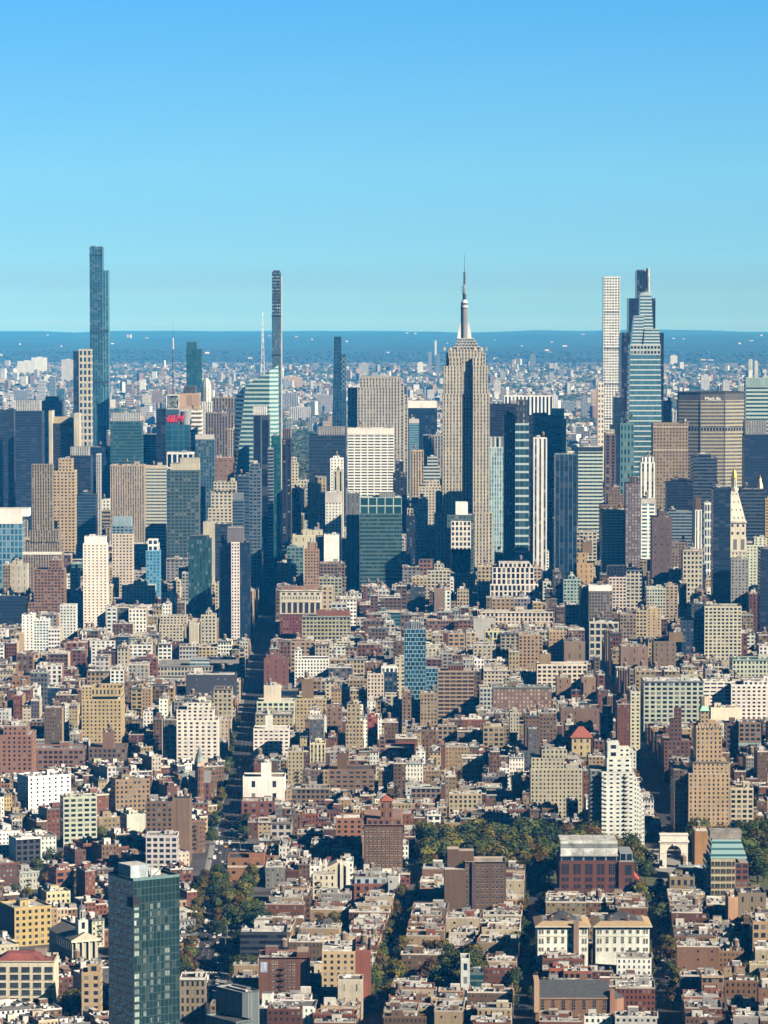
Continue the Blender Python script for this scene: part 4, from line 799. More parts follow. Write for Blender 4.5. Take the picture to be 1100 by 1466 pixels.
# --- white apartment house stepped at the top, left of the dark avenue
def terraced_white():
    Y = Yg(1222); e, l = tower('terraced_apartment_house', 'white apartment house with a terraced stepping top left of the dark avenue', 'apartment building', 890, 1130, Y, 40, (852, 925, 1062, 1196), 'the terraced white apartment house'); X, Z = l.x, l.z
    f = fac((.66, .645, .575), 'p', 'd', bay=5.0, fl=3.1, wu=.44, wv=.42); 
    b = MB(); b.prism(rect(X(861.5, 1150), X(908, 1150), 0, 36), 0, Z(1106), f, (.5, .48, .44)); build('main_block', b, FAC, e)
    for i, (px, py) in enumerate(((912, 1114), (915.5, 1122), (918.5, 1131), (921, 1140), (923.5, 1152))):
        p0 = (908, 912, 915.5, 918.5, 921)[i]; b = MB(); b.prism(rect(X(p0, 1150) + .02, X(px, 1150), 1.5 + i * .4, 34), 0, Z(py), f, (.6, .57, .5)); build('terrace_step', b, FAC, e)
    b = MB(); b.prism(rect(X(870, 1090), X(905, 1090), 6, 30), Z(1108), Z(1087), f, (.55, .52, .46)); b.prism(rect(X(871, 1080), X(888, 1080), 8, 26), Z(1087), Z(1066), fac((.65, .635, .56), 'p', 'd', bay=7, fl=5)); b.prism(rect(X(888, 1080), X(904, 1080), 12, 26), Z(1087), Z(1074), f); build('penthouse', b, FAC, e)
    for i in range(28):
        z = Z(1112) - i * 3.1
        if z < 4: break
        b = MB(); b.box(X(894, 1150), X(901, 1150), -1.4, 0, z - .15, z + .95, sty((.62, .60, .53))); build('balcony', b, FAC, e)
        b = MB(); b.box(X(861.5, 1150), X(866.5, 1150), -1.3, 0, z - .15, z + .95, sty((.62, .60, .53))); build('balcony', b, FAC, e)
    b = MB(); b.prism(rect(X(846, 1150), X(861.3, 1150), 4, 34), 0, Z(1104), fac((.20, .22, .22), 'p', 'n', bay=4, fl=3.2), (.4, .4, .38)); build('west_wing', b, FAC, e)
    water_tank(e, X(880, 1080), 20, Z(1066), 1.0)
terraced_white()
# --- art deco apartment tower with battlements
def deco_apartments():
    Y = Yg(1212); e, l = tower('art_deco_apartment_tower', 'tan stepped apartment tower with a green-capped pinnacle, above the marble arch', 'apartment building', 1015, 1130, Y, 40, (970, 1048, 1000, 1192), 'the tan pinnacled apartment tower'); X, Z = l.x, l.z
    t = (.43, .33, .235); f = fac(t, 'v', 'd', bay=3.3, fl=3.15, wu=.40, wv=.50, span=(.36, .27, .19)); b = MB()
    b.prism(rect(X(986, 1130), X(1045, 1130), 0, 38), 0, Z(1108), f, (.4, .37, .33)); build('main_block', b, FAC, e)
    b = MB(); b.prism(rect(X(993, 1100), X(1044, 1100), 4, 36), Z(1110), Z(1093), f); b.prism(rect(X(998, 1080), X(1035, 1080), 6, 32), Z(1094), Z(1042), f); b.prism(rect(X(1001, 1050), X(1029, 1050), 8, 28), Z(1043), Z(1037), f); build('upper_tower', b, FAC, e)
    b = MB(); b.prism(rect(X(1005, 1030), X(1017, 1030), 10, 20), Z(1038), Z(1020), f); b.prism(circ(X(1011, 1020), 15, 3, 8), Z(1021), Z(1000), sty((.45, .38, .29))); pn = build('pinnacle', b, FAC, e)
    b = MB(); b.hip(rect(X(1003.5, 1022), X(1018, 1022), 9, 21), Z(1020), Z(1011), (.25, .48, .38), .25); link('copper_cap', b.mesh('copper_cap'), M_GREENCU, pn)
    for px in range(999, 1036, 4): b = MB(); b.box(X(px, 1040) - .5, X(px, 1040) + .5, 5.6, 7, Z(1044), Z(1040), sty((.5, .4, .3))); build('battlement', b, ROOF, e)
    b = MB(); b.box(X(993, 1095), X(1046, 1095), 3.4, 4, Z(1093), Z(1091), sty((.2, .17, .15))); build('dark_cornice', b, ROOF, e)
    b = MB(); b.prism(rect(X(966, 1150), X(985.8, 1150), 6, 36), 0, Z(1104), fac((.13, .09, .08), 'p', 'n', bay=3.5, fl=3.2), (.25, .23, .2)); build('west_wing', b, FAC, e)
deco_apartments()
# --- glass block with a honeycomb of blue panes
def honeycomb_block():
    Y = Yg(1052); e, l = tower('honeycomb_glass_block', 'blue glass block with a staggered honeycomb of pale framed panes', 'office building', 600, 960, Y, 24, (579, 627, 890, 1026), 'the honeycomb glass block'); X, Z = l.x, l.z
    def comb(nm, x0, x1, zb, zt, y0, y1):
        n = max(2, round((x1 - x0) / 3.7)); b = MB(); rows = max(1, round((zt - zb) / 3.75)); fh = (zt - zb) / rows
        fr, gl = fac((.34, .48, .52), 'b'), (.022, .095, .16); b.prism(rect(x0, x1, y0, y1), zb, zt, fr, (.25, .28, .3)); build(nm, b, FAC, e)
        b = MB(); rg = random.Random(6)
        for r in range(rows):
            off = .5 if r % 2 else 0; pw = (x1 - x0) / n
            for i in range(-1, n + 1):
                a, c = x0 + (i + off) * pw + .22, x0 + (i + 1 + off) * pw - .22; a, c = max(a, x0 + .15), min(c, x1 - .15)
                if c - a < .6: continue
                k = rg.uniform(.5, 1.7); st = dict(fac('dg', 'g', tuple(q * k for q in gl), met=.35), wu=1.0, wv=1.0); b.face([(a, y0 - .05, zb + r * fh + .25), (c, y0 - .05, zb + r * fh + .25), (c, y0 - .05, zb + (r + 1) * fh - .25), (a, y0 - .05, zb + (r + 1) * fh - .25)], [(.5, .5)] * 4, st)
        build(nm + '_glazing', b, FAC, e)
    comb('tower', X(579, 950), X(610, 950), 0, Z(901), 0, 22); comb('annex', X(610.2, 960), X(627, 960), 0, Z(957), 1, 20)
    b = MB(); b.box(X(580, 895), X(604, 895), 4, 18, Z(901), Z(892), fac((.2, .24, .27), 'v', 'k', bay=2, fl=4)); build('plant_room', b, FAC, e)
    b = MB()
    for i in range(6): b.bar((X(590 + i * 3.2, 885), 3, Z(901)), (X(590 + i * 3.2, 885), 3, Z(884)), .3, sty((.6, .62, .62)))
    b.bar((X(590, 885), 3, Z(884)), (X(606, 885), 3, Z(884)), .35, sty((.6, .62, .62))); build('roof_frame', b, ROOF, e)
honeycomb_block()
# --- red-based arched loft on the avenue
def arched_loft():
    Y = Yg(936); e, l = tower('arched_loft', 'ornate loft with cream arcaded upper storeys over a deep red brick base', 'loft building', 430, 880, Y, 32, (400, 476, 842, 918), 'the arcaded red-based loft'); X, Z = l.x, l.z
    xa, xb, xr = X(401, 880), X(461, 880), X(432, 880); b = MB(); b.prism(rect(xa, xr, 0, 30), 0, Z(879), fac((.20, .06, .05), 'p', 'd', bay=3.4, fl=3.8, wu=.42, wv=.5)); build('red_base', b, FAC, e)
    b = MB(); b.prism(rect(xr + .02, xb, 6, 30), 0, Z(879), fac('bb', 'p', 'd')); build('rear_base', b, FAC, e)
    b = MB(); f = fac((.58, .50, .38), 'b'); b.walls(rect(xa, xb, -.2, 30), Z(879), Z(846), f); build('arcade_wall', b, FAC, e)
    for x in lin(xa + 1, xb - 1, 7): window(e, x, Z(877), 4.0, Z(862) - Z(877), -.2, fr=(.2, .1, .08), arch=True, rows=4, mull=1)
    wgrid(e, lin(xa + 1, xb - 1, 14), [Z(857.5)], 1.4, 2.6, -.2, fr=(.5, .43, .32)); wgrid(e, lin(xa + 1, xb - 1, 7), [Z(851.5)], 3, 2.4, -.2, fr=(.5, .43, .32))
    b = MB(); cornice(b, xa, xb, Z(861), (.64, .57, .45), .9, 1); b.box(xa - .4, xb + .4, -1.2, -.2, Z(846), Z(844.5), sty((.64, .57, .45))); build('cornice', b, ROOF, e)
    b = MB(); b.top(rect(xa, xb, 0, 30), Z(846) - .4, (.26, .16, .11)); b.box(X(404, 840), X(457, 840), 10, 24, Z(846) - .4, Z(841), sty((.28, .17, .12))); build('roof', b, ROOF, e)
    b = MB(); b.prism(rect(X(461, 850) + .02, X(477, 850), 4, 30), 0, Z(840), fac((.5, .38, .25), 'p', 'd', bay=5, fl=5), (.5, .45, .38)); build('east_bay', b, FAC, e)
arched_loft()
# --- big russet apartment house by the narrow street
def russet_apartments():
    Y = Yg(1262); e, l = tower('russet_apartment_house', 'large russet brick apartment house with a tile-capped roof tower by the park street', 'apartment building', 552, 1220, Y, 62, (519, 598, 1140, 1250), 'the russet apartment house'); X, Z = l.x, l.z
    xa, xb = X(521, 1220), X(577, 1220); zt = Z(1181); f = fac((.165, .085, .055), 'b'); fe = fac((.24, .13, .085), 'p', 'd', bay=3.4, fl=3.2)
    b = MB(); b.walls(rect(xa, xb, 0, 60), 0, zt, [f, fe, f, fac('bb')]); build('wall', b, FAC, e)
    b = MB(); b.top(rect(xa, xb, .3, 59), zt - 1, (.27, .15, .10)); build('roof', b, ROOF, e); b = MB(); b.ring(rect(xa, xb, 0, 60), zt - 1, zt + .2, .4, (.40, .24, .16)); build('parapet', b, FAC, e)
    xs = lin(xa + .6, xb - .6, 9); fh = 3.25; zs = [zt - 4.2 - i * fh for i in range(10)]; wgrid(e, xs, [z for z in zs if z > 3], 1.35, 1.75, fr=(.46, .38, .30))
    b = MB(); b.box(xa + 2, xb - 1, 3, 50, zt - 1, zt + 3.4, fac((.24, .11, .07), 'p', 'd', bay=4, fl=3.4), (.25, .15, .11)); build('penthouse', b, FAC, e)
    b = MB(); b.prism(rect(X(545, 1150), X(562, 1150), 4, 12), zt + 3.4, Z(1148), fac((.26, .12, .08), 'P', 'k', bay=2.4, fl=8, wu=.4, wv=.5)); tw = build('roof_tower', b, FAC, e)
    b = MB(); b.hip(rect(X(544, 1150), X(563, 1150), 3.4, 12.6), Z(1148), Z(1140), (.42, .12, .07)); link('tile_cap', b.mesh('tile_cap'), M_TILE, tw)
    b = MB(); b.box(X(570, 1175), X(577, 1175), 6, 56, zt, zt + 2.5, sty((.32, .18, .12))); build('east_attic', b, FAC, e)
russet_apartments()
def brown_slab():
    Y = Yg(1320); e, l = tower('brown_apartment_slab', 'brown brick apartment slab with a blank west wall in front of the park', 'apartment building', 681, 1270, Y, 24, (636, 727, 1218, 1300), 'the brown apartment slab'); X, Z = l.x, l.z
    f = fac((.15, .095, .068), 'b'); xa, xm, xb = X(636.5, 1260), X(666, 1260), X(725, 1260); zt = Z(1234)
    b = MB(); b.walls(rect(xa, xm, -2, 22), 0, Z(1244), f); b.top(rect(xa, xm, -2, 22), Z(1244), (.5, .48, .45)); build('blank_wing', b, FAC, e)
    b = MB(); b.walls(rect(xm + .02, xb, 0, 22), 0, zt, f); build('wall', b, FAC, e); b = MB(); b.top(rect(xm + .02, xb, .3, 22), zt - .9, (.34, .3, .27)); build('roof', b, ROOF, e)
    b = MB(); b.ring(rect(xm + .02, xb, 0, 22), zt - .9, zt + .1, .35, (.45, .36, .28)); build('parapet', b, FAC, e)
    xs = [X(p, 1260) for p in (669, 684, 691, 697, 706.5, 712, 719)]; wgrid(e, xs, [zt - 3.6 - i * 3.3 for i in range(9) if zt - 3.6 - i * 3.3 > 2], 1.7, 1.7, fr=(.34, .26, .2))
    b = MB(); b.box(X(641, 1225), X(658, 1225), 6, 18, Z(1244), Z(1218), f, (.4, .33, .28)); b.box(X(658, 1225) + .02, X(679, 1225), 8, 18, zt - 1, Z(1221), f, (.4, .33, .28)); build('lift_bulkhead', b, FAC, e); water_tank(e, X(677, 1290), -9, Z(1290) - 6, 1.0) if False else None
    b = MB(); b.box(X(676, 1278), X(680, 1278), -1.2, 0, 0, zt, sty((.09, .06, .06))); build('recess_shade_strip', b, FAC, e)  # dark strip standing for the shade of a recess
brown_slab()
# --- walk-up with zigzag fire escape
def fire_escape(e, x, z0, z1, fh=3.2, w_=3.4):
    z = z0; k = 0
    while z + fh <= z1 + .1:
        b = MB(); st = sty((.025, .022, .022)); b.box(x - w_ / 2, x + w_ / 2, -1.2, -.1, z, z + .12, st)
        for xx in (x - w_ / 2, x, x + w_ / 2): b.bar((xx, -1.15, z), (xx, -1.15, z + 1), .07, st)
        b.bar((x - w_ / 2, -1.15, z + 1), (x + w_ / 2, -1.15, z + 1), .07, st); s = 1 if k % 2 else -1
        if z + 2 * fh <= z1 + .1: b.bar((x - s * w_ * .4, -.7, z + .1), (x + s * w_ * .4, -.7, z + fh), .16, st)
        build('fire_escape_landing', b, ROOF, e); z += fh; k += 1
def walkup():
    Y = Yg(1446); e, l = tower('brick_walkup', 'red brick walk-up with a black zigzag fire escape and painted blue wall sign', 'apartment building', 406, 1400, Y, 24, (370, 444, 1366, 1428), 'the fire-escape brick walk-up'); X, Z = l.x, l.z
    br = (.17, .08, .06); f = fac(br, 'b'); xa, xb = X(370.5, 1400), X(443, 1400); zt = Z(1371); b = MB(); b.walls(rect(xa, xb, 0, 24), 0, zt, f); build('wall', b, FAC, e)
    b = MB(); b.top(rect(xa, xb, .3, 23.7), zt - .8, (.42, .38, .34)); build('roof', b, ROOF, e); b = MB(); b.ring(rect(xa, xb, 0, 24), zt - .8, zt + .1, .35, (.30, .14, .1)); build('parapet', b, FAC, e)
    xs = [X(p, 1400) for p in (391, 396, 409, 415, 421, 435)]; wgrid(e, xs, [zt - 3.6 - i * 3.2 for i in range(6)], 1.05, 1.8, fr=(.4, .3, .24))
    fire_escape(e, X(403, 1400), zt - 19, zt - 1, 3.2, 3.6); b = MB(); b.box(X(373, 1380), X(383, 1380), -.08, 0, Z(1392), Z(1377), sty((.30, .36, .52))); sg = build('painted_sign', b, ROOF, e)
    for i, p in enumerate((1379.5, 1383.5, 1387.5)):
        for q in (375, 379.5): b = MB(); b.box(X(q - 1.4, 1380), X(q + 1.4, 1380), -.12, -.08, Z(p + 1.2), Z(p - .8), sty((.62, .62, .60))); build('sign_mark', b, ROOF, sg)
    rg = random.Random(8); roofworks(e, rg, xa + 1, xb - 1, 4, 22, zt - .8, 1.5, br, houses=True); b = MB(); b.box(X(425, 1370), X(441, 1370), 3, 20, zt - .8, zt + 2.5, f, (.3, .24, .2)); build('roof_hut', b, FAC, e)
walkup()
# --- neo-moorish pinnacled hall
def pinnacle_hall():
    Y = Yg(1290); e, l = tower('pinnacled_church', 'small cream church with a low gable and four white corner pinnacles', 'church', 475, 1260, Y, 24, (447, 500, 1233, 1278), 'the pinnacled cream church'); X, Z = l.x, l.z
    c = (.60, .53, .40); f = fac(c, 'p', 'd', bay=4, fl=4.2, wu=.34, wv=.5); xa, xb = X(448, 1260), X(480, 1260); zt = Z(1252); b = MB(); b.walls(rect(xa, xb, 0, 14), 0, zt, f); build('wall', b, FAC, e)
    b = MB(); b.top(rect(xa, xb, 0, 14), zt, (.45, .42, .38)); build('roof', b, ROOF, e); b = MB(); b.walls(rect(X(466, 1250), X(498, 1250), 14.1, 30), 0, Z(1248), f); b.gable(X(466, 1250) - .4, X(498, 1250) + .4, 14, 30, Z(1248), Z(1239.5), (.42, .38, .33), sty(c), 'y'); build('gabled_nave', b, FAC, e)
    for p in (458.5, 466.5, 488.5, 497): b = MB(); x = X(p, 1250); b.prism(rect(x - .8, x + .8, 13, 14.6), 0, Z(1243), sty((.66, .63, .55))); b.hip(rect(x - .9, x + .9, 12.9, 14.7), Z(1243), Z(1233), (.66, .63, .55), .1); build('pinnacle', b, FAC, e)
    fire_escape(e, X(457, 1265), 3, zt - 1, 3.2, 3)
pinnacle_hall()
# --- victorian brick library with clock tower
def clock_library():
    Y = Yg(1165); cx = at(287, 1110, Y)[0]; e = thing('brick_clock_library', 'red brick gothic library with a round clock turret and grey pointed cap', 'library', (cx, Y, 0)); claim(265, 305, 1068, 1150, Y, 30, 'the gothic clock library'); l = Loc(cx, Y); X, Z = l.x, l.z
    f = fac((.19, .085, .06), 'p', 'd', bay=4, fl=5, wu=.36, wv=.6); zt = Z(1122); b = MB(); b.walls(rect(X(270, 1120), X(300, 1120), 4, 26), 0, zt, f); build('wall', b, FAC, e)
    b = MB(); b.gable(X(269, 1120), X(301, 1120), 3.5, 26.5, zt, zt + 8, (.20, .2, .2), sty((.24, .1, .07))); build('steep_roof', b, FAC, e)
    b = MB(); b.prism(circ(X(285.5, 1100), 2, 3.4, 10), 0, Z(1092), fac((.21, .11, .08), 'p', 'd', bay=2.4, fl=5, wu=.3, wv=.6)); tw = build('turret', b, FAC, e)
    b = MB(); b.prism(circ(X(285.5, 1100), 2, 3.9, 10), Z(1097), Z(1090), sty((.42, .3, .22))); b.hip(circ(X(285.5, 1100), 2, 3.9, 10), Z(1090), Z(1068), (.22, .26, .25)); build('pointed_cap', b, ROOF, tw)
    b = MB(); b.face([(X(285.5, 1100) + 1.5 * math.cos(i * math.pi / 8), -2.0, Z(1095) + 1.5 * math.sin(i * math.pi / 8)) for i in range(16)], None, sty((.7, .68, .6))); build('clock_face', b, ROOF, tw)
    x = X(262, 1110); b = MB(); b.prism(rect(x - 3, x + 3, 20, 26), 0, Z(1128), sty((.3, .2, .15))); sp = build('spire_base', b, FAC, e); b = MB(); b.hip(rect(x - 3, x + 3, 20, 26), Z(1128), Z(1106), (.22, .36, .33)); build('green_spire', b, ROOF, sp)
clock_library()
# ================================================================== table of buildings read off the photograph
# kind, category, label, x0, x1, roof line, foot line, lowest row seen, depth, facade, options
OT, AB, LB, SK = ('office_tower', 'office tower'), ('apartment_tower', 'apartment tower'), ('loft_building', 'loft building'), ('skyscraper', 'skyscraper')
AP, HS, GB = ('apartment_house', 'apartment building'), ('town_house', 'house'), ('glass_tower', 'glass tower')
def D(k, lab, x0, x1, yt, yb, yv, dep, f, **o): bld(k[0], lab, k[1], x0, x1, yt, yb, yv, dep, f, **o)
Fc = fac; B_ = dict(wu=0, wv=0)
# ---- far west midtown
D(AB, 'cream and dark twin-faced tower tucked against the tallest glass tower', 113, 131, 500, 742, 625, 24, Fc('cr', 'P', 'n', bay=4.5, fl=8, wu=.55, wv=.66), clutter=0)
D(GB, 'dark glass slab hugging the cream tower as its painted shade', 105, 113, 503, 742, 625, 24, Fc('nv', 'g', 'n', fl=5), clutter=0)  # the cream tower's shaded west side, built as a dark slab
D(GB, 'navy glass tower cut by the west edge', -20, 20, 587, 812, 690, 40, Fc('nv', 'h', 'n', wall=(.015, .030, .050)))
D(OT, 'navy slab of fine bands topped by a pale louvred storey', 22, 60, 588, 818, 700, 40, Fc('nv', 'h', 'n', wall=(.018, .030, .050)), pent=(23, 57, 573, 'lg'))
D(OT, 'black tower framed by cream corner fins and a notched cream crown', 73, 106, 606, 814, 655, 40, Fc('bk', 'h', 'k', wall=(.020, .025, .035)), clutter=0)
for p0, p1, py, lab in ((70, 74.5, 588, 'cream fin on the left corner of the notched black tower'), (106, 113.5, 592, 'cream fin on the right corner of the notched black tower')):
    D(('corner_pylon', 'pylon'), lab, p0, p1, py, 815, 655, 40, Fc('cr', 'b'), clutter=0, par=False)
D(OT, 'cream crown block bridging the notched black tower', 76, 104, 597, 813, 606, 20, Fc('st', 'b'), clutter=0)
D(GB, 'low black hip-topped tower behind the notched black tower', 60, 89, 574, 740, 590, 40, Fc('nv', 'h', 'k'), pent=(65, 84, 568, 'nv'))
D(GB, 'blue grey glass pair far behind the notched black tower', 81, 92, 556, 712, 590, 30, Fc((.100, .200, .270), 'g', 'b'))
D(OT, 'dark banded tower with a pale sloping roof behind the tan twin towers', 100, 130, 652, 846, 725, 36, Fc('bk', 'h', 'n', wall=(.015, .025, .035)), pent=(101, 127, 640, 'lg'))
D(GB, 'dark blue block at the foot of the tallest glass tower', 128, 159, 640, 790, 715, 36, Fc('nv', 'g', 'n', wall=(.020, .045, .060)))
D(OT, 'thin pale slab standing alone among navy towers', 138, 143.5, 650, 838, 738, 26, Fc('lg', 'v', 'g', bay=2), clutter=0)
D(GB, 'navy stepped block below the pale thin slab', 110, 137, 708, 864, 745, 30, Fc('nv', 'h', 'b', wv=.3), tiers=[(116, 128, 704)])
D(GB, 'teal glass tower with a grey slanted screen on top', 158, 203, 603, 806, 662, 40, Fc((.035, .11, .13), 'h', (.008, .05, .065), bay=3, wu=.8), pent=(160, 201, 591, 'lg'))
D(OT, 'dark notched block right of the teal glass tower', 203, 224, 622, 800, 668, 40, Fc('nv', 'h', 'n', wall=(.3, .33, .32), wv=.8))
D(OT, 'wide grey slab of fine vertical stripes, flat roof with small plant', 158, 206.5, 666, 854, 738, 40, Fc((.382, .335, .300), 'v', 'g', bay=2.7, fl=3.6, wu=.42, wv=.62))
D(OT, 'pale green banded office block right of the wide grey striped slab', 207, 238, 668, 850, 740, 40, Fc((.480, .480, .400), 'h', 'g', fl=4.4, wv=.42), bands=[(671, 666, 'cr')])
D(GB, 'green chequered glass block with a sloping cream roof', 238.5, 285, 673, 872, 785, 40, Fc((.085, .125, .130), 'P', (.015, .045, .05), bay=4.2, fl=3.9, wu=.7, wv=.55), tiers=[(244, 285, 664, 2, 30, Fc('cr', 'b')), (258, 285, 656, 4, 20, Fc((.466, .415, .312), 'b'))], clutter=0)
D(OT, 'white colonnaded roof block below the red-sign tower', 239, 277, 648, 818, 672, 30, Fc('pw', 'v', 'n', bay=8, fl=22, wu=.7, wv=.86, sp=1))
D(OT, 'pinkish block with big square upper windows and a dark ring on its roof', 257, 286, 563, 795, 608, 40, Fc((.429, .337, .281), 'P', (.40, .28, .2), bay=11, fl=20, wu=.8, wv=.8), pent=(264, 281, 553, 'dg'))
D(OT, 'white and brown banded block under the pinkish square-windowed block', 272, 288, 588, 798, 665, 36, Fc('pw', 'h', (.12, .08, .08), fl=6.5))
D(OT, 'grey brown striped slab, lower and nearer of a pair left of the slanted tower', 294, 326, 591, 784, 655, 40, Fc((.223, .184, .180), 'v', 'd', bay=3.2, fl=4))
D(OT, 'grey brown striped slab, taller and farther of a pair left of the slanted tower', 305, 339, 569, 774, 650, 40, Fc((.276, .233, .220), 'v', 'd', bay=3.2, fl=4), bands=[(590, 585, 'dg')])
D(OT, 'pale grey slim slab joined to the grey brown striped pair', 326.5, 340, 614, 788, 655, 36, Fc((.382, .339, .330), 'v', 'd', bay=2.6))
D(GB, 'blue grey tower with a pale thin frame, right of the chequered green block', 280, 307, 629, 830, 700, 34, Fc((.060, .140, .180), 'v', 'n', bay=3, sp=.8), bands=[(629, 622, 'lg')])
D(OT, 'pinkish brown brick block with banded left bay', 306, 334, 655, 828, 693, 34, Fc((.252, .168, .146), 'p', 'd', bay=7, fl=7, wu=.2, wv=.3))
D(AB, 'cream stepped office block with a shadow falling across its windows', 298, 338, 727, 858, 752, 36, Fc('cr', 'p', 'd', bay=4.3, wu=.55, fl=3.7), tiers=[(302, 338, 703), (306, 338, 690)])
D(AP, 'cream blank-sided slab with a dark windowed right bay', 291, 308, 748, 890, 805, 26, Fc('cr', 'b'))
D(GB, 'dark glass block right of the cream blank-sided slab', 308, 331, 750, 890, 800, 26, Fc('nv', 'h', 'n', wall=(.025, .040, .050)))
# ---- dark cluster along the avenue's west side
D(GB, 'dark tower with vertical pale stripes and a white sign-like crown block', 362.5, 386, 594, 842, 770, 30, Fc((.100, .140, .170), 'v', 'k', bay=11, fl=6, wu=.82, wv=1, sp=.5), pent=(362.5, 382, 582, 'wh'))
D(GB, 'grey blue gridded tower stepping up beside the striped dark tower', 357, 373.5, 672, 874, 845, 30, Fc((.130, .180, .210), 'P', 'n', bay=4, wu=.75, wv=.55), tiers=[(358.5, 371, 664)])
D(GB, 'navy banded block in front of the slanted pale green tower', 340, 358, 681, 868, 760, 30, Fc((.070, .110, .150), 'h', 'n', fl=4.4))
D(GB, 'squat blue grey block with a blank top, before the navy banded block', 333, 349, 716, 885, 760, 24, Fc((.100, .150, .180), 'h', 'n'), tiers=[(334, 348, 706, 2, 18, Fc((.200, .240, .270), 'b'))], clutter=0)
D(GB, 'narrow bright teal glass tower on the avenue', 388.5, 401, 624, 838, 800, 30, Fc((.020, .100, .100), 'g', (.008, .07, .07), bay=3, fl=4))
D(OT, 'narrow dark tower with a row of white balconies beside the teal one', 383.5, 391, 642, 846, 790, 26, Fc((.300, .300, .300), 'h', 'n', bay=3, wv=.7))
D(OT, 'dark avenue tower edged by one pale glass strip', 404, 417, 628, 832, 790, 34, Fc('bk', 'v', 'k', bay=7), pent=(404.5, 416, 614, 'pu'))
D(OT, 'slender pale gridded strip tower by the park gap', 411, 417, 598, 812, 720, 30, Fc('lg', 'v', 'b', bay=3, fl=5, wu=.7, wv=.8), clutter=0)
D(AB, 'cream stepped slender tower beside the park gap', 417.5, 430, 692, 836, 770, 24, Fc('cr', 'p', 'd'), tiers=[(417.5, 427, 663, 2), (417.5, 425, 655, 4)])
D(OT, 'dark low tower at the foot of the slender cream tower', 418, 431, 700, 850, 790, 28, Fc('nv', 'v', 'k'))
# ---- middle
D(OT, 'black banded slab with bright rooftop plant, left of the striped stone slab', 442.5, 495, 623, 818, 690, 40, Fc('bk', 'h', 'n', wall=(.025, .035, .045), bay=4, wu=.9, wv=.6), pent=(455, 494, 611, 'gy'))
D(OT, 'broad white office block of bold horizontal window bands', 498, 564.5, 613, 816, 735, 40, Fc('wh', 'h', 'k', bay=9.5, fl=4.15, wu=.84, wv=.46), bands=[(622, 613.2, 'wh')], clutter=1.5)
D(AB, 'tan striped tower with a smaller stepped crown', 440.5, 467, 692, 850, 748, 30, Fc((.429, .366, .250), 'v', 'd', bay=3.8, sp=.7), tiers=[(451, 467, 683)])
D(AB, 'slim white tower with plain upper face left of the white banded block', 473, 492, 656, 842, 742, 26, Fc('wh', 'p', 'd', wu=.35), tiers=[(477, 486, 653)])
D(AB, 'pale slim tower with one dark window strip before the white slim tower', 477, 491.5, 674, 848, 745, 24, Fc('cr', 'v', 'k', bay=9, wu=.3, wv=1, sp=.1))
D(AP, 'grey-topped white block with small square windows', 466, 489, 705, 864, 748, 26, Fc('pw', 'p', 'd', wu=.35), bands=[(720, 705, 'lg')])
D(OT, 'blank grey concrete slab left of the teal balconied block', 496, 515, 706, 882, 842, 40, Fc((.170, .180, .190), 'v', 'g', bay=6, fl=9, wu=.2, wv=.5), par=True)
D(GB, 'teal glass block with long balconies and a tall open glass crown', 515.5, 576, 735, 888, 838, 36, Fc((.100, .170, .170), 'h', (.012, .045, .05), bay=3, fl=4.4, wu=.93, wv=.62), tiers=[(515.8, 575.5, 712, .5, 34, Fc((.380, .480, .460), 'P', (.015, .06, .065), bay=10, fl=11, wu=.88, wv=.86))], pent=(543, 566, 706, 'gy'), name='the teal balconied block')
D(OT, 'stepped tower, its deep shade painted navy, behind the white banded block', 563, 583, 678, 838, 735, 30, Fc('nv', 'v', 'k', wall=(.015, .025, .045)), tiers=[(567, 578, 660)])  # tower in shadow: the shade is in its navy walls
D(OT, 'dark slab with a wide white top band and white edge', 583.5, 626, 584, 772, 662, 40, Fc('nv', 'g', 'n', wall=(.010, .015, .030)), bands=[(584, 574.3, 'wh')], pent=None, tiers=[(583.5, 626, 574.5, .5, 36, Fc('wh', 'b'))], clutter=0)
D(OT, 'grey striped block half in shadow, left of the tall limestone skyscraper', 606, 635, 623, 790, 690, 34, Fc('gy', 'v', 'd', bay=3))
D(GB, 'blue glass block inset between the striped slab and the white-topped dark slab', 586, 600, 600, 784, 650, 30, Fc((.160, .300, .360), 'h', 'b'), bands=[(606, 600, 'lg')])
D(OT, 'tan striped block with a navy shadow over its foot', 588, 607, 645, 796, 712, 30, Fc('st', 'v', 'd', bay=3))
D(GB, 'teal banded block with a pale stepped plant room', 606.5, 630, 668, 812, 692, 30, Fc('lg', 'h', 't', fl=5), tiers=[(612, 627, 655)])
D(AB, 'cream stepped tower left of the tall limestone skyscraper', 600, 632, 696, 842, 752, 30, Fc('cr', 'p', 'd', wu=.5), tiers=[(610, 630, 688)])
D(OT, 'slim white and navy striped tower close left of the limestone skyscraper', 624, 635, 705, 858, 760, 22, Fc('wh', 'v', 'n', bay=4, wu=.6, wv=.9, sp=.2))
D(AP, 'white block with dark ribbon windows, left of the green gridded tower', 592, 613, 722, 864, 760, 24, Fc('wh', 'P', 'd'), tiers=[(600, 613, 715)])
D(AP, 'block in shade painted navy, left of the green gridded tower', 582, 595, 738, 876, 765, 22, Fc('nv', 'p', 'n'))  # navy walls carry the shade this block lies in
D(OT, 'dark green framed tower with a white window grid and white penthouse', 640.5, 679, 737, 884, 820, 30, Fc((.100, .150, .150), 'P', (.04, .07, .07), bay=4, fl=4), tiers=[(652.5, 670, 719, 5, 18, Fc('wh', 'b'))], clutter=0, name='the green gridded tower')
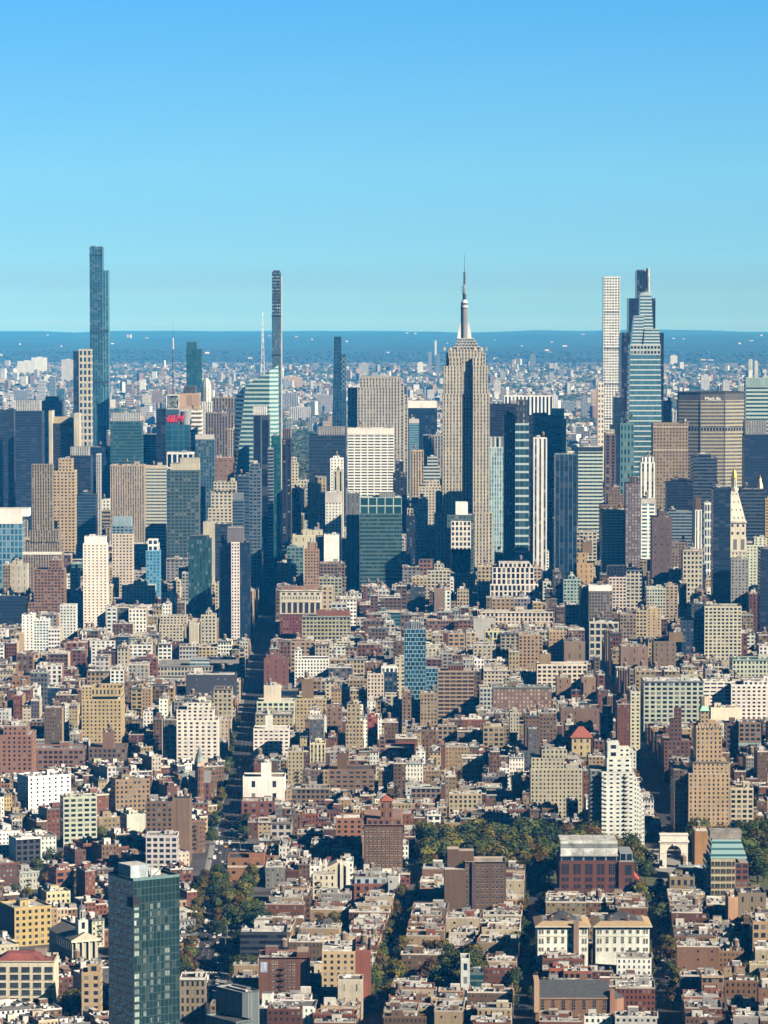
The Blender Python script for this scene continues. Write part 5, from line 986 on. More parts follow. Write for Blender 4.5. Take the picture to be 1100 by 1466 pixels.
for ya, yb in ((746, 782), (786, 822)):
    D(('window_bay', 'tower bay'), 'white gridded bay on the green framed tower, ' + ('upper' if ya < 760 else 'lower') + ' half', 646, 674.5, ya, 885, yb, 1.5, Fc((.657, .582, .500), 'P', 'd', bay=4.6, fl=5.6, wu=.6, wv=.66), clutter=0, par=False)
D(GB, 'pale blue tower of thin vertical stripes with open fin crown', 696.5, 722.5, 640, 862, 775, 28, Fc((.420, .520, .530), 'v', (.09, .22, .27), bay=3, fl=5, wu=.55, wv=.8, sp=.8), tiers=[(697, 722, 626, 1, 24, Fc((.500, .580, .580), 'v', 'n', bay=5, fl=16, wu=.6, wv=.9))], clutter=0)
D(OT, 'wide black block right of the tall limestone skyscraper', 702, 745, 578, 806, 630, 40, Fc('nv', 'h', 'k', wall=(.006, .013, .030)))
D(GB, 'navy tower with thin pale verticals, left of the slim pale-fronted slab', 722, 737.8, 594, 879, 803, 30, Fc((.050, .090, .130), 'v', 'n', bay=3.2, sp=.5))
D(GB, 'slim slab with a pale banded front and dark framed top', 738, 757.5, 606, 881, 806, 44, Fc((.400, .500, .500), 'h', (.02, .06, .08), bay=5, fl=9, wv=.74), side=Fc('nv', 'h', 'n'), tiers=[(740.5, 756, 573, 2, 36, Fc((.020, .030, .050), 'P', 'g', bay=3, fl=6, wu=.6, wv=.6))], clutter=0, name='the slim pale-fronted slab')
D(AB, 'white finned tower with tall vertical fins and side balconies', 764, 783.5, 627, 876, 772, 26, Fc((.721, .650, .600), 'v', (.05, .09, .11), bay=6, fl=4, wu=.42, wv=1, sp=.1), tiers=[], name='the white finned tower')
D(AB, 'cream balconied flank of the white finned tower', 759.5, 763.8, 700, 875, 772, 24, Fc('cr', 'P', 'k', bay=3, fl=4))
D(OT, 'huge black slab behind the white finned tower', 757, 804, 595, 800, 680, 40, Fc('nv', 'h', 'k', wall=(.006, .013, .028)), tiers=[(763, 785, 592)])
D(OT, 'white vertical-striped slab far behind the black slabs', 722, 792, 567, 738, 597, 40, Fc('wh', 'v', 'n', bay=7, fl=60, wu=.52, wv=1, sp=.15), clutter=0)
D(OT, 'tan tower with a pale green flat crown', 786, 811, 600, 776, 650, 30, Fc((.420, .356, .291), 'p', 'd'), tiers=[(789, 808, 585, 2, 20, Fc((.360, .520, .420), 'b'))], clutter=0)
D(GB, 'navy striped tower with thin bright verticals beside the dark canyon', 795.5, 826.5, 650, 902, 805, 34, Fc((.090, .170, .210), 'v', 'n', bay=5.2, fl=6, wu=.86, wv=.9, sp=.15), name='the navy striped tower')
D(OT, 'teal and cream banded block behind the navy striped tower', 828, 863.5, 640, 832, 722, 36, Fc((.500, .520, .450), 'h', 't', fl=5), bands=[(646, 640, 'nv')])
D(OT, 'ornate brown tower with a cream domed crown', 866.5, 882, 622, 826, 700, 26, Fc((.159, .109, .114), 'v', 'k', bay=5, sp=.6), tiers=[(868, 880, 615, 2, 16, Fc('cr', 'p'))], clutter=0)
D(AB, 'slender cream tower touching the white square-windowed tower', 856, 865, 548, 752, 690, 22, Fc((.657, .563, .460), 'p', 'd', bay=4, fl=6))
D(GB, 'black stepped glass tower left of the tapering pale blue tower', 875, 894, 609, 820, 705, 34, Fc('nv', 'h', 'n', wall=(.008, .025, .040)), tiers=[(879, 891, 569, 3)])
D(GB, 'teal glass tower with spiky crown before the tapering pale blue tower', 888, 908, 606, 824, 705, 30, Fc((.120, .240, .260), 'v', 't', bay=4, fl=9, sp=.8), tiers=[(889, 892, 598), (896, 899, 590), (903, 906.5, 600)], clutter=0)
D(OT, 'navy slab right of the black stepped tower', 950.5, 962, 575, 795, 602, 30, Fc('nv', 'g', 'n'))
D(OT, 'pale blue slim block behind the broad octagonal slab', 960, 973, 588, 745, 605, 24, Fc('lg', 'v', 'b', bay=6, fl=8))
D(OT, 'brown stone office block with tall arched top windows', 935.5, 985.5, 606, 822, 708, 40, Fc((.299, .242, .177), 'p', 'd', bay=3.6, fl=3.8, wu=.42, wv=.52), tiers=[(980, 986, 603)], bands=[(645, 643, 'st'), (612, 610, 'st')])
D(GB, 'pale green banded glass tower at the east edge', 1068, 1112, 541, 748, 600, 36, Fc((.400, .500, .480), 'h', 't', fl=7), bands=[(553, 541.2, 'te')])
D(OT, 'navy slab with a grey top at the east edge', 1066.5, 1120, 622, 816, 698, 40, Fc('nv', 'h', 'n', wall=(.007, .015, .035)), pent=(1067, 1098, 602, 'gy'))
D(GB, 'black banded office box before the broad octagonal slab', 992.5, 1027, 655, 846, 722, 34, Fc((.060, .090, .120), 'h', 'k', fl=4.6), tiers=[(999, 1018, 650)], clutter=1)
D(OT, 'block of painted navy shadow below the brown stone office block', 955, 992, 690, 846, 735, 30, Fc('nv', 'h', 'k', wall=(.007, .015, .030)), tiers=[(962, 985, 686)])  # dark shadow shapes between towers, drawn as navy walls
D(AB, 'slim white gridded tower with dark strips', 917.5, 938, 662, 856, 713, 24, Fc('wh', 'v', 'k', bay=4.6, fl=5, wu=.4, wv=.8, sp=.3), tiers=[(919.5, 936, 654)])
D(AP, 'white banded lower block in front of the slim white gridded tower', 918, 938.5, 714, 872, 770, 24, Fc('wh', 'h', 'b', bay=9, fl=4.6, wu=.7), bands=[(721, 714, 'lg')])
D(AB, 'plum brown gridded tower beside the teal spiky-crowned tower', 896, 917.5, 692, 892, 803, 26, Fc((.159, .118, .130), 'P', (.20, .22, .25), bay=3.4, fl=3.3, wu=.5), pent=(903, 914, 683, 'bb'))
D(AB, 'tan balconied apartment tower with wavy pale bands', 862.5, 902, 730, 890, 808, 34, Fc((.466, .415, .322), 'h', (.10, .08, .07), bay=5, fl=3.3, wu=.82, wv=.42), side=Fc((.100, .090, .090), 'p', 'n'), name='the tan balconied tower')
D(OT, 'gothic brown crown building behind the tan balconied tower', 860, 896, 722, 858, 735, 30, Fc('br', 'p', 'd'), tiers=[(871, 893, 708), (876, 888, 697, 5, 12)])
D(AP, 'mauve brick tower with few windows', 934, 962, 740, 906, 800, 30, Fc((.136, .099, .109), 'p', 'd', bay=8, fl=9, wu=.18, wv=.2), tiers=[(943, 953, 731)], side=Fc('pu', 'p', 'n'))
D(OT, 'grey green banded block right of the mauve brick tower', 957, 991, 732, 872, 772, 30, Fc((.220, .270, .280), 'h', 'n', fl=4), tiers=[(960, 968, 729)])
D(AB, 'slim white strip tower with a brick top', 995.5, 1005, 730, 884, 790, 20, Fc('wh', 'v', 'k', bay=4, wu=.35, wv=1, sp=.1), tiers=[(996, 1004, 713, 1, 12, Fc('bb', 'b'))], clutter=0)
D(GB, 'white diagrid lattice tower left of the black glass slab', 1009, 1020.5, 720, 888, 815, 20, Fc((.620, .660, .640), 'g', 'n', bay=3.2, fl=9, wu=.66, wv=.72))
D(GB, 'black glass slab beside the gilded clock tower', 1021.5, 1046.5, 700, 928, 862, 26, Fc('nv', 'h', 'n', wall=(.006, .013, .028), wv=.7), tiers=[(1023, 1045, 697)], name='the black glass slab')
D(OT, 'navy banded block behind the gilded clock tower', 1060, 1097, 704, 858, 760, 34, Fc((.050, .080, .110), 'h', 'k', fl=4.6), tiers=[(1063, 1095, 700)])
D(AP, 'cream stepped office flank right of the clock tower', 1069, 1098, 780, 900, 850, 26, Fc((.546, .551, .416), 'p', 'd', bay=4), tiers=[(1080, 1098, 770)])
D(GB, 'navy glass block at the east edge below the cream flank', 1089, 1125, 786, 935, 885, 30, Fc('nv', 'h', 'n', wall=(.007, .015, .030)))
D(AP, 'block painted grey for the clock tower shadow', 1047, 1072, 800, 925, 880, 24, Fc((.300, .300, .280), 'p', 'n', bay=4))  # cream block whose cast shadow is put into grey walls
D(AP, 'yellow banded narrow block at the east edge', 1096, 1106, 714, 880, 785, 16, Fc('ye', 'p', 'd'))
# ---- west middle band
D(GB, 'blue glass block with a heavy white frame at the west edge', -14, 32, 738, 880, 800, 36, Fc((.220, .340, .420), 'P', (.03, .13, .22), bay=4.4, fl=7, wu=.7, wv=.8), bands=[(750, 728.5, 'wh')], tiers=[(-14, 41, 728.5, .2, 30, Fc('wh', 'b'))], clutter=0)
D(OT, 'white-topped striped tower with three white setback terraces', 33, 88, 792, 892, 806, 34, Fc((.336, .287, .239), 'v', 'd', bay=2.8), tiers=[(36, 86, 776), (43, 84, 759), (45.5, 75, 665, 6, 22)], bands=[(794, 790, 'wh')], clutter=0, name='the terraced striped tower')
D(OT, 'tan brick tower twinned with the terraced striped tower', 76, 107.5, 674, 858, 765, 34, Fc((.447, .366, .260), 'p', 'd', bay=3.8, fl=3.6, wu=.5), tiers=[(84, 103, 657)])
D(AB, 'tall white hotel slab with a regular grid of small dark windows', 119, 153.5, 778, 908, 902, 18, Fc((.784, .679, .580), 'p', 'd', bay=4.7, fl=3.35, wu=.36, wv=.46), tiers=[(121, 152, 768, 2, 14, Fc('wh', 'b'))], tank=False, name='the white hotel slab')
D(AB, 'pale tower with a blue grey top, right of the white hotel slab', 160.5, 190, 764, 892, 858, 24, Fc((.594, .485, .380), 'p', 'd', bay=3.8, fl=3.4), tiers=[(160.5, 190, 753, .3, 22, Fc((.200, .300, .360), 'P', 'n')), (162, 188, 740, 2, 18, Fc((.260, .360, .420), 'b'))], clutter=0)
D(GB, 'bright blue tower with a white framed four-pane top', 209, 229, 788, 898, 855, 22, Fc((.120, .340, .520), 'p', (.02, .10, .2), bay=4, fl=3.5, wu=.5, wv=.6), tiers=[(212, 226, 772, 1, 14, Fc('wh', 'P', 'n', bay=5, fl=6))], clutter=0, name='the bright blue tower')
D(AP, 'pale mint low block before the bright blue tower', 174.5, 222, 838, 904, 868, 24, Fc((.460, .520, .460), 'p', 'd', bay=4, wu=.4), tiers=[(191, 211, 833)])
D(LB, 'orange brick loft with stepped upper floors', 41, 92, 862, 912, 880, 34, Fc((.280, .163, .104), 'p', 'd', bay=3.6, wu=.62), tiers=[(49, 92, 815, 1.5), (70, 89, 802, 5)], name='the orange brick loft')
D(AP, 'blank cream tower left of the orange brick loft', 15, 39, 808, 895, 850, 26, Fc((.466, .415, .333), 'p', 'd', bay=7, fl=8, wu=.1), tiers=[(18, 30, 803)])
D(GB, 'navy glass low block at the west edge', -6, 37, 853, 912, 898, 36, Fc('nv', 'h', 'n', wall=(.010, .020, .035)), roofc=2)
D(AP, 'white apartment tower with a blank white stair shaft', 48, 70, 887, 950, 936, 20, Fc('wh', 'P', 'b', bay=3.6, fl=3.2, wv=.6))
D(AP, 'white stair shaft tower with two small window columns, west side', 31.5, 48, 880, 951, 936, 22, Fc('wh', 'p', 'd', bay=4, wu=.3))
D(AP, 'pale grey punched-window tower left of the white hotel slab', 86, 109, 866, 920, 920, 20, Fc((.600, .600, .560), 'p', 'd', bay=3.4))
D(GB, 'dark teal glass tower with vertical speckled panes', 269.5, 302, 772, 911, 888, 26, Fc((.018, .060, .066), 'v', (.03, .11, .12), bay=3.0, fl=4.2, wu=.62, wv=.86, met=.3), pent=(272, 299, 767, 'dt'), name='the dark teal glass tower')
D(GB, 'black tower with a white windowed strip down its middle, west half', 313.5, 331, 776, 924, 918, 26, Fc('nv', 'g', 'n', wall=(.010, .025, .035), bay=3))
D(AB, 'white windowed strip between the two halves of the black tower', 331.2, 343, 776, 925, 922, 28, Fc((.700, .611, .560), 'p', 'd', bay=3.2, fl=3.5, wu=.52, wv=.56), tiers=[(325.5, 348.5, 755, 4, 20, Fc((.212, .189, .200), 'b'))], clutter=0, name='the white strip of the black tower')
D(GB, 'black tower with a white windowed strip down its middle, east half', 343.2, 358, 776, 924, 918, 26, Fc('nv', 'g', 'n', wall=(.010, .025, .035), bay=3))
D(AP, 'cream block with a tall framed window panel below the dark teal tower', 288, 309, 880, 946, 926, 22, Fc('cr', 'P', 'd', bay=4, wu=.5), tiers=[(295, 303, 875)])
D(AP, 'blank cream slab below the dark teal glass tower', 271, 284, 892, 948, 924, 20, Fc('cr', 'b'), roofc=0)
D(LB, 'white stepped loft with black windows under the dark teal tower', 228, 262, 893, 938, 922, 30, Fc('cr', 'p', 'k', bay=3.8, wu=.55), tiers=[(229, 268, 882, 5)])
D(LB, 'long cream loft with a sunlit avenue flank', 225, 343, 953, 968, 975, 66, Fc((.466, .426, .322), 'P', 'd', bay=3.6, fl=4), corn=(.25, .24, .22), side=Fc((.579, .525, .354), 'p', 'd'), tiers=[(272, 300, 943, 8, 20, Fc('lg', 'h', 'b')), (300, 338, 941, 8, 20, Fc('nv', 'h', 'n'))], clutter=1, name='the long cream loft')  # side walls coloured lighter than the front to paint the sunlight
D(AP, 'black stuccoed block with tiny windows below the long cream loft', 266.5, 338, 966, 1015, 1000, 30, Fc((.055, .058, .070), 'p', (.14, .14, .15), bay=7, fl=6, wu=.12, wv=.25))
D(AP, 'yellow block with rows of square windows by the avenue', 306, 332, 986, 1048, 1030, 26, Fc((.466, .396, .260), 'P', 'd', wu=.5), corn=(.2, .16, .12))
D(AP, 'white modern apartment house with terraced penthouses', 253, 312, 1031, 1105, 1085, 30, Fc((.678, .601, .520), 'p', 'd', bay=4.6, fl=3.3, wu=.46), tiers=[(253, 306, 1016, 3), (268, 300, 1006, 7)], name='the white terraced modern block')
D(AP, 'white stair wing with a glazed dark face left of the white terraced modern block', 234, 252, 1044, 1100, 1085, 24, Fc((.300, .320, .300), 'P', 'n'))
D(AP, 'tan brick art deco apartment house with corner towers', 117, 174, 1001, 1090, 1062, 40, Fc((.447, .366, .239), 'p', 'd', bay=3.4, fl=3.2, wu=.42), tiers=[(117, 132, 983, 2, 14), (131, 174, 997, 3)], name='the tan corner-towered apartment house')
D(AP, 'brown brick block with planted roof before the tan corner-towered house', 127, 180, 1070, 1105, 1094, 30, Fc((.177, .124, .099), 'P', 'd', bay=4, wu=.5), tiers=[(147, 163, 1048, 6, 12, Fc((.243, .148, .125), 'b'))])
D(AP, 'pink brick terraced apartment house at the west edge', -12, 46, 1052, 1122, 1112, 36, Fc((.307, .168, .135), 'p', 'd', bay=4, wu=.4), tiers=[(5, 38, 1040)])
D(LB, 'long pink brick banded building in the west', 47, 120, 1072, 1108, 1102, 30, Fc((.270, .153, .130), 'P', 'd', bay=4.4, fl=4.2), roofc=2)
D(AP, 'white terraced apartment house turned to the sun, west side', 21, 99, 1112, 1180, 1158, 22, Fc((.848, .766, .740), 'p', 'd', bay=5, fl=3.3, wu=.34), side=Fc((.550, .580, .620), 'p', 'd', bay=4.5), rot=R(28), tiers=[], clutter=1.4, name='the white sun-facing house')  # side walls a darker, bluer copy of the white: painted shade
D(LB, 'cream loft with a four-wide grid of dark windows, west side', 83, 138, 1141, 1214, 1203, 16, Fc((.458, .469, .354), 'P', 'd', bay=5.2, fl=3.7, wu=.66, wv=.56), rot=R(14), bands=[], name='the gridded cream loft')
D(AP, 'tan brick apartment house with a black rooftop screen', 156, 214, 1116, 1178, 1164, 18, Fc((.307, .228, .166), 'p', 'd', bay=3.4), rot=R(16), pent=None, tiers=[], name='the tan screen-topped house')
D(AP, 'pale blank-walled block with a blue shaded side', 170, 208, 1166, 1206, 1194, 16, Fc((.500, .500, .400), 'b'), rot=R(22), side=Fc((.300, .400, .460), 'P', 'n'))  # blue of the side walls is shade put into the colour
D(AP, 'tall brown brick apartment house with a blank chimney-like end bay', 209, 247, 1147, 1240, 1222, 24, Fc((.196, .134, .104), 'p', 'd', bay=3.4), name='the tall brown west apartment house')
D(AP, 'blank brown end bay of the tall west apartment house', 247.2, 272, 1143, 1239, 1222, 26, Fc((.219, .153, .125), 'v', (.21, .14, .11), bay=6, fl=50, wu=.1, wv=1), clutter=.3)
D(AP, 'pale grey house with tall square windows beside the green glass hotel', 209, 254, 1196, 1262, 1240, 20, Fc((.530, .475, .450), 'P', 'd', bay=4.6, fl=4), name='the pale square-windowed house')
D(AP, 'white and black shuttered narrow house, far west', 9, 57, 1200, 1250, 1236, 18, Fc('nv', 'P', 'k', wall=(.050, .055, .065)), rot=R(22), side=Fc('wh', 'b'), corn=(.7, .7, .66))
D(AP, 'bright red brick house turned to the sun, west village', 66, 105, 1246, 1292, 1276, 16, Fc((.264, .102, .068), 'P', 'd', bay=5, fl=4), rot=R(24), name='the bright red west house')
D(AP, 'yellow painted house with a black shaded side, west village', -6, 72, 1300, 1356, 1346, 26, Fc((.410, .327, .156), 'p', 'd', bay=4, fl=3.6), rot=R(26), side=Fc((.100, .100, .120), 'b'), name='the yellow west house')  # black side walls paint the shade on the unlit face
D(AP, 'pale yellow row with small square windows below the bright red house', 56, 100, 1277, 1312, 1300, 14, Fc((.523, .465, .270), 'p', 'd', bay=3.4), rot=R(20))
D(AP, 'narrow tan stepped house left of the green glass hotel', 117, 144, 1392, 1470, 1455, 14, Fc((.429, .337, .239), 'p', 'd', bay=4.5, fl=4), tiers=[(126, 143, 1380, 3, 8)])
D(AP, 'weathered stone house with arched windows at the foot of the green glass hotel', 258, 294, 1400, 1462, 1432, 18, Fc((.280, .247, .198), 'p', 'd', bay=3, fl=4.4, wv=.62), corn=(.6, .58, .54))
# ---- avenue's east side and the centre
D(AP, 'tan brick slim tower with pale stone crown', 436, 457, 787, 908, 838, 18, Fc((.373, .247, .177), 'p', 'd', bay=3.2, fl=3.4, wu=.5), tiers=[(440, 454, 777, 1)], name='the slim tan tower')
D(GB, 'green glass slim block left of the slim tan tower', 411, 434.5, 783, 904, 838, 20, Fc((.160, .240, .240), 'P', 't', bay=4, wu=.7), bands=[])
D(AP, 'cream block with a rust roof behind the slim tan tower', 419, 460, 766, 894, 785, 24, Fc((.560, .495, .354), 'p', 'd', bay=8, fl=9, wu=.1), tiers=[(434, 462, 759)], roofc=6)
D(AP, 'white blank-fronted block with its side shade painted navy', 464, 485.5, 766, 900, 805, 24, Fc('wh', 'b'), roofc=0)
D(AP, 'navy shaded block joined to the white blank-fronted block', 452, 463.8, 768, 899, 805, 24, Fc('nv', 'b'), clutter=0)  # shaded side of the white block, painted as navy walls
D(LB, 'brown brick loft right of the slim tan tower', 458, 494, 806, 908, 835, 26, Fc('br', 'P', 'd', bay=4))
D(LB, 'white-topped low loft right of the slim tan tower', 457, 490, 827, 918, 842, 22, Fc((.352, .357, .302), 'P', 'd'), roofc=7)
D(LB, 'red-roofed block with long banded windows right of the arcaded loft', 433, 502, 882, 948, 912, 34, Fc((.387, .388, .302), 'P', 'd', bay=4, fl=4, wu=.7), tiers=[(454, 501, 874, 6, 16, Fc((.264, .102, .073), 'b'))], side=Fc('bb', 'p', 'd'), corn=(.28, .30, .28))
D(LB, 'white loft with a tight grid of black windows by the avenue', 422, 471, 943, 996, 974, 28, Fc('wh', 'p', 'k', bay=3.1, fl=3.4, wu=.5, wv=.6), tiers=[(422, 432, 931, 1, 8)], name='the white black-windowed loft')
D(AP, 'red brick blank-sided tower by the avenue', 378, 412.5, 942, 1004, 985, 24, Fc((.220, .097, .078), 'p', 'd', bay=8, fl=5, wu=.12), tiers=[(381, 404, 937)], name='the red blank-sided tower')
D(AP, 'cream penthouse-topped block on the avenue corner', 368, 422, 1004, 1062, 1035, 28, Fc((.528, .541, .395), 'P', 'd', bay=5), tiers=[(378, 402, 981, 2, 12, Fc((.657, .543, .420), 'b'))])
D(AP, 'stone block with arched top windows behind the white gridded apartment house', 366, 420, 1022, 1078, 1048, 24, Fc((.392, .356, .281), 'p', 'd', bay=3.6), corn=(.2, .19, .18))
D(AP, 'white apartment house with a regular window grid by the avenue', 363, 414, 1043, 1098, 1087, 24, Fc((.678, .601, .530), 'p', 'd', bay=4.4, fl=3.2, wu=.56, wv=.44), tiers=[(380, 390, 1024, 2, 8, Fc('pw', 'b'))], name='the white gridded apartment house')
D(AP, 'tan stepped block with a water tank, right of the white gridded apartment house', 424, 467, 1000, 1056, 1018, 26, Fc((.429, .366, .260), 'p', 'd'), tiers=[(432, 449, 972, 4, 10, Fc('br', 'b'))], tank=True)
D(AP, 'blank white building with a raised stair tower on the avenue', 348, 408, 1112, 1166, 1150, 24, Fc((.763, .679, .610), 'p', 'd', bay=14, fl=8, wu=.18), tiers=[(374, 388, 1092, 2, 10, Fc('wh', 'b'))], side=Fc('wh', 'b'), name='the blank white avenue building')
D(AP, 'deep red brick block below the blank white avenue building', 346, 393, 1147, 1188, 1176, 22, Fc((.220, .087, .073), 'P', 'd', bay=6, wu=.4))
D(AP, 'orange brick school with a blank gable right of the avenue', 326, 378, 1228, 1268, 1254, 24, Fc((.299, .153, .083), 'P', 'd', bay=9, fl=6, wu=.3, wv=.3), tiers=[(357, 378, 1221, 4, 16, Fc((.317, .153, .083), 'b'))], bands=[(1242, 1239, 'cr')], name='the orange brick school')
D(AP, 'ornate stone-banded house left of the russet apartment house', 388, 418, 1177, 1220, 1202, 20, Fc((.488, .407, .360), 'P', 'd', bay=5, fl=4.6), corn=(.2, .18, .16))
D(AP, 'brown brick balconied block behind the pinnacled church trees', 471, 536, 1101, 1148, 1136, 26, Fc((.224, .153, .120), 'h', 'd', bay=5, fl=3.4, wu=.6, wv=.4), tiers=[(483, 497, 1078, 4, 10, Fc('bb', 'b'))])
D(AP, 'wide brown school-like block with rows of windows, left centre', 418, 472, 1128, 1166, 1156, 22, Fc((.233, .163, .125), 'P', 'd', bay=3.6, fl=4), corn=(.35, .30, .24))
D(AP, 'salmon brick wing left of the russet apartment house', 481, 519, 1171, 1236, 1215, 24, Fc((.317, .158, .109), 'p', 'd', bay=4.6, fl=3.3, wu=.44), clutter=.5)
D(AP, 'brick block behind the russet apartment house roof', 516, 545, 1160, 1215, 1178, 20, Fc((.252, .139, .094), 'p', 'd'))
D(AP, 'yellow and cream striped narrow block', 444, 466, 1064, 1128, 1102, 18, Fc((.615, .514, .330), 'v', 'd', bay=3, fl=3.6, wu=.5, wv=.6))
D(AP, 'tan gothic crowned apartment house', 495, 520, 1036, 1100, 1075, 22, Fc((.392, .337, .260), 'p', 'd', bay=3.2), tiers=[(497, 516, 1008, 3, 14)], name='the tan gothic crowned house')
D(AP, 'bright red painted block right of the tan gothic crowned house', 526, 541, 1026, 1088, 1060, 18, Fc((.317, .066, .057), 'p', 'd', bay=4, fl=3.5))
D(AP, 'brown gabled block left of the tan gothic crowned house', 468, 490, 1012, 1084, 1055, 22, Fc((.243, .163, .135), 'p', 'd', bay=5, wu=.35))
D(AP, 'cream narrow loft with six rows of paired windows', 526, 550, 964, 1030, 1003, 20, Fc((.594, .485, .380), 'P', 'd', bay=3, fl=3.5, wu=.5), name='the cream narrow loft')
D(GB, 'navy glass block with white upper floor right of the cream narrow loft', 550, 569, 962, 1030, 995, 20, Fc('nv', 'P', 'n', wall=(.025, .050, .070)), tiers=[(546, 570, 955, 1, 14, Fc('wh', 'P'))], clutter=0)
D(AP, 'pink brick corner block with railings', 543, 594, 1070, 1110, 1092, 24, Fc((.270, .148, .120), 'P', 'd', bay=5), tiers=[(543, 552, 1054, 2, 8)])
D(AP, 'brown brick apartment house with white balcony stacks', 627.5, 679, 960, 1040, 1030, 28, Fc((.36, .29, .245), 'h', (.045, .032, .03), bay=6, fl=3.6, wu=.9, wv=.62), pent=(642, 664, 953, 'rb'), name='the balconied brown apartment house')
D(AP, 'tan brick flats with nine rows of windows beside the honeycomb block', 602, 626, 992, 1058, 1045, 22, Fc((.336, .267, .198), 'p', 'd', bay=3.2, fl=3.4, wu=.5))
D(AP, 'brick flats with fire escapes left of the honeycomb block foot', 576, 589, 990, 1062, 1040, 20, Fc((.252, .168, .135), 'p', 'd', bay=4))
D(AP, 'long mauve brick apartment block with a planted roof', 706, 790, 984, 1046, 1020, 26, Fc((.233, .148, .135), 'P', (.30, .26, .23), bay=3.4, fl=3.5, wu=.5), corn=(.12, .16, .13), name='the long mauve block')
D(LB, 'tan brick loft, nearer of a pair with a navy gap', 743, 777, 909, 985, 962, 34, Fc((.373, .267, .187), 'P', 'd', bay=3.8, fl=3.6, wu=.5), name='the tan brick loft pair')
D(LB, 'tan brick loft, farther of a pair with a navy gap', 786, 812, 903, 980, 945, 30, Fc((.410, .297, .208), 'p', 'd', bay=3.8), tank=True)
D(LB, 'cream loft with broad paired windows in front of the tan brick pair', 769, 841, 951, 1012, 988, 26, Fc((.657, .543, .430), 'P', 'd', bay=5, fl=4, wu=.66), tiers=[(773, 789, 936, 5, 10, Fc('tn', 'b'))], name='the broad cream loft')
D(LB, 'brown stepped blank-sided loft by the dark canyon', 808, 838, 918, 985, 950, 40, Fc((.261, .193, .151), 'p', 'd', bay=9, fl=9, wu=.1))
D(AP, 'brown brick water-tower block, left of a pair by the dark canyon', 797, 818, 970, 1028, 1005, 22, Fc((.270, .183, .140), 'p', 'd', bay=6, fl=5, wu=.15), tank=True)
D(AP, 'brown brick windowless block, right of a pair by the dark canyon', 833, 855, 969, 1028, 1005, 22, Fc((.289, .208, .156), 'p', 'd', bay=8, fl=6, wu=.12))
D(AP, 'long brick wall block above the red pyramid roof', 803, 860, 1014, 1072, 1038, 28, Fc((.224, .148, .130), 'p', 'd', bay=9, fl=7, wu=.08))
D(AP, 'grey slate turreted block by the dark canyon', 860, 878, 1022, 1090, 1060, 18, Fc((.140, .160, .170), 'P', 'n'), tiers=[(863, 876, 1011, 2, 10)], clutter=0)
D(AP, 'cream block with four small windows under a red pyramid roof', 819, 846, 1056, 1112, 1082, 20, Fc((.447, .376, .250), 'p', 'd', bay=5, fl=5, wu=.3), clutter=0, par=False, name='the red pyramid roof')
D(AP, 'tan apartment block stepped in two, above the park', 760, 834, 1100, 1172, 1142, 26, Fc((.466, .405, .281), 'p', 'd', bay=3.1, fl=3.2, wu=.44), tiers=[(761, 808, 1085, 1.5), (813, 833, 1086, 1.5), (776, 812, 1073, 6, 14)], name='the tan park apartment block')
D(AP, 'low cream house strip right of the tan park apartment block', 812, 828, 1146, 1186, 1172, 16, Fc((.370, .377, .291), 'P', 'd'))
D(AP, 'pink and cream terrace house among back gardens', 662, 692, 1084, 1132, 1112, 18, Fc((.429, .337, .291), 'P', 'd', bay=3.5, fl=4), corn=(.7, .68, .62))
D(AP, 'pale flats with a small rooftop tank, above the park trees', 643, 690, 1136, 1176, 1160, 20, Fc((.392, .356, .281), 'P', 'd', bay=3.4, fl=3.6, wu=.5), tank=True, name='the pale park flats')
D(AP, 'grey-corniced brick flats left of the pale park flats', 589, 631, 1127, 1170, 1150, 20, Fc((.243, .188, .161), 'P', 'd', bay=3.6), corn=(.36, .38, .36))
D(AP, 'white classical row house beside the park trees', 612, 631, 1166, 1212, 1198, 16, Fc('wh', 'P', 'd', bay=4, fl=4), corn=(.74, .72, .68))
D(AP, 'brown balconied flats with a blank shaft roof', 655, 690, 1046, 1092, 1068, 22, Fc((.252, .168, .156), 'P', 'd', bay=5), corn=(.5, .42, .34))
D(AP, 'tan windowed flats with a navy right side', 692, 722, 1040, 1096, 1075, 24, Fc((.336, .277, .208), 'P', 'd', bay=4), side=Fc((.120, .120, .120), 'b'))
D(AP, 'tan balconied flats left of the brown balconied flats', 627, 655, 1038, 1090, 1065, 22, Fc((.307, .247, .187), 'P', 'd', bay=4.4))
# ---- east middle band
D(LB, 'white stepped loft with tall black windows, below the limestone skyscraper', 702, 771, 836, 912, 856, 40, Fc((.657, .582, .520), 'P', 'k', bay=5, fl=7, wu=.6, wv=.8), tiers=[(705, 765, 812, 2), (715, 760, 806, 6)], name='the white stepped loft')
D(LB, 'grey stone loft wing right of the white stepped loft', 758, 775, 812, 908, 862, 36, Fc((.424, .349, .290), 'P', 'd', bay=4))
D(LB, 'tan office block with a blue shaded side left of the white stepped loft', 684, 712, 810, 905, 830, 30, Fc((.429, .356, .270), 'P', 'd', bay=4.6, fl=4.4, wu=.6), side=Fc('nv', 'P', 'n'))  # navy side walls stand for shade on the tan block
D(LB, 'long pale arcaded loft with a row of round-arched windows', 684, 792, 876, 928, 896, 30, Fc((.594, .485, .390), 'P', 'd', bay=4.6, fl=5, wu=.56, wv=.66), corn=(.62, .56, .45), name='the long arcaded loft')
D(LB, 'pale grey shed-roofed block left of the arcaded loft', 678, 710, 885, 942, 902, 22, Fc((.420, .420, .400), 'b'), roofc=1)
D(LB, 'brick loft with a tight row of windows, left of the arcaded loft', 611, 650, 888, 940, 906, 26, Fc((.243, .129, .104), 'P', 'd', bay=3), corn=(.32, .2, .15))
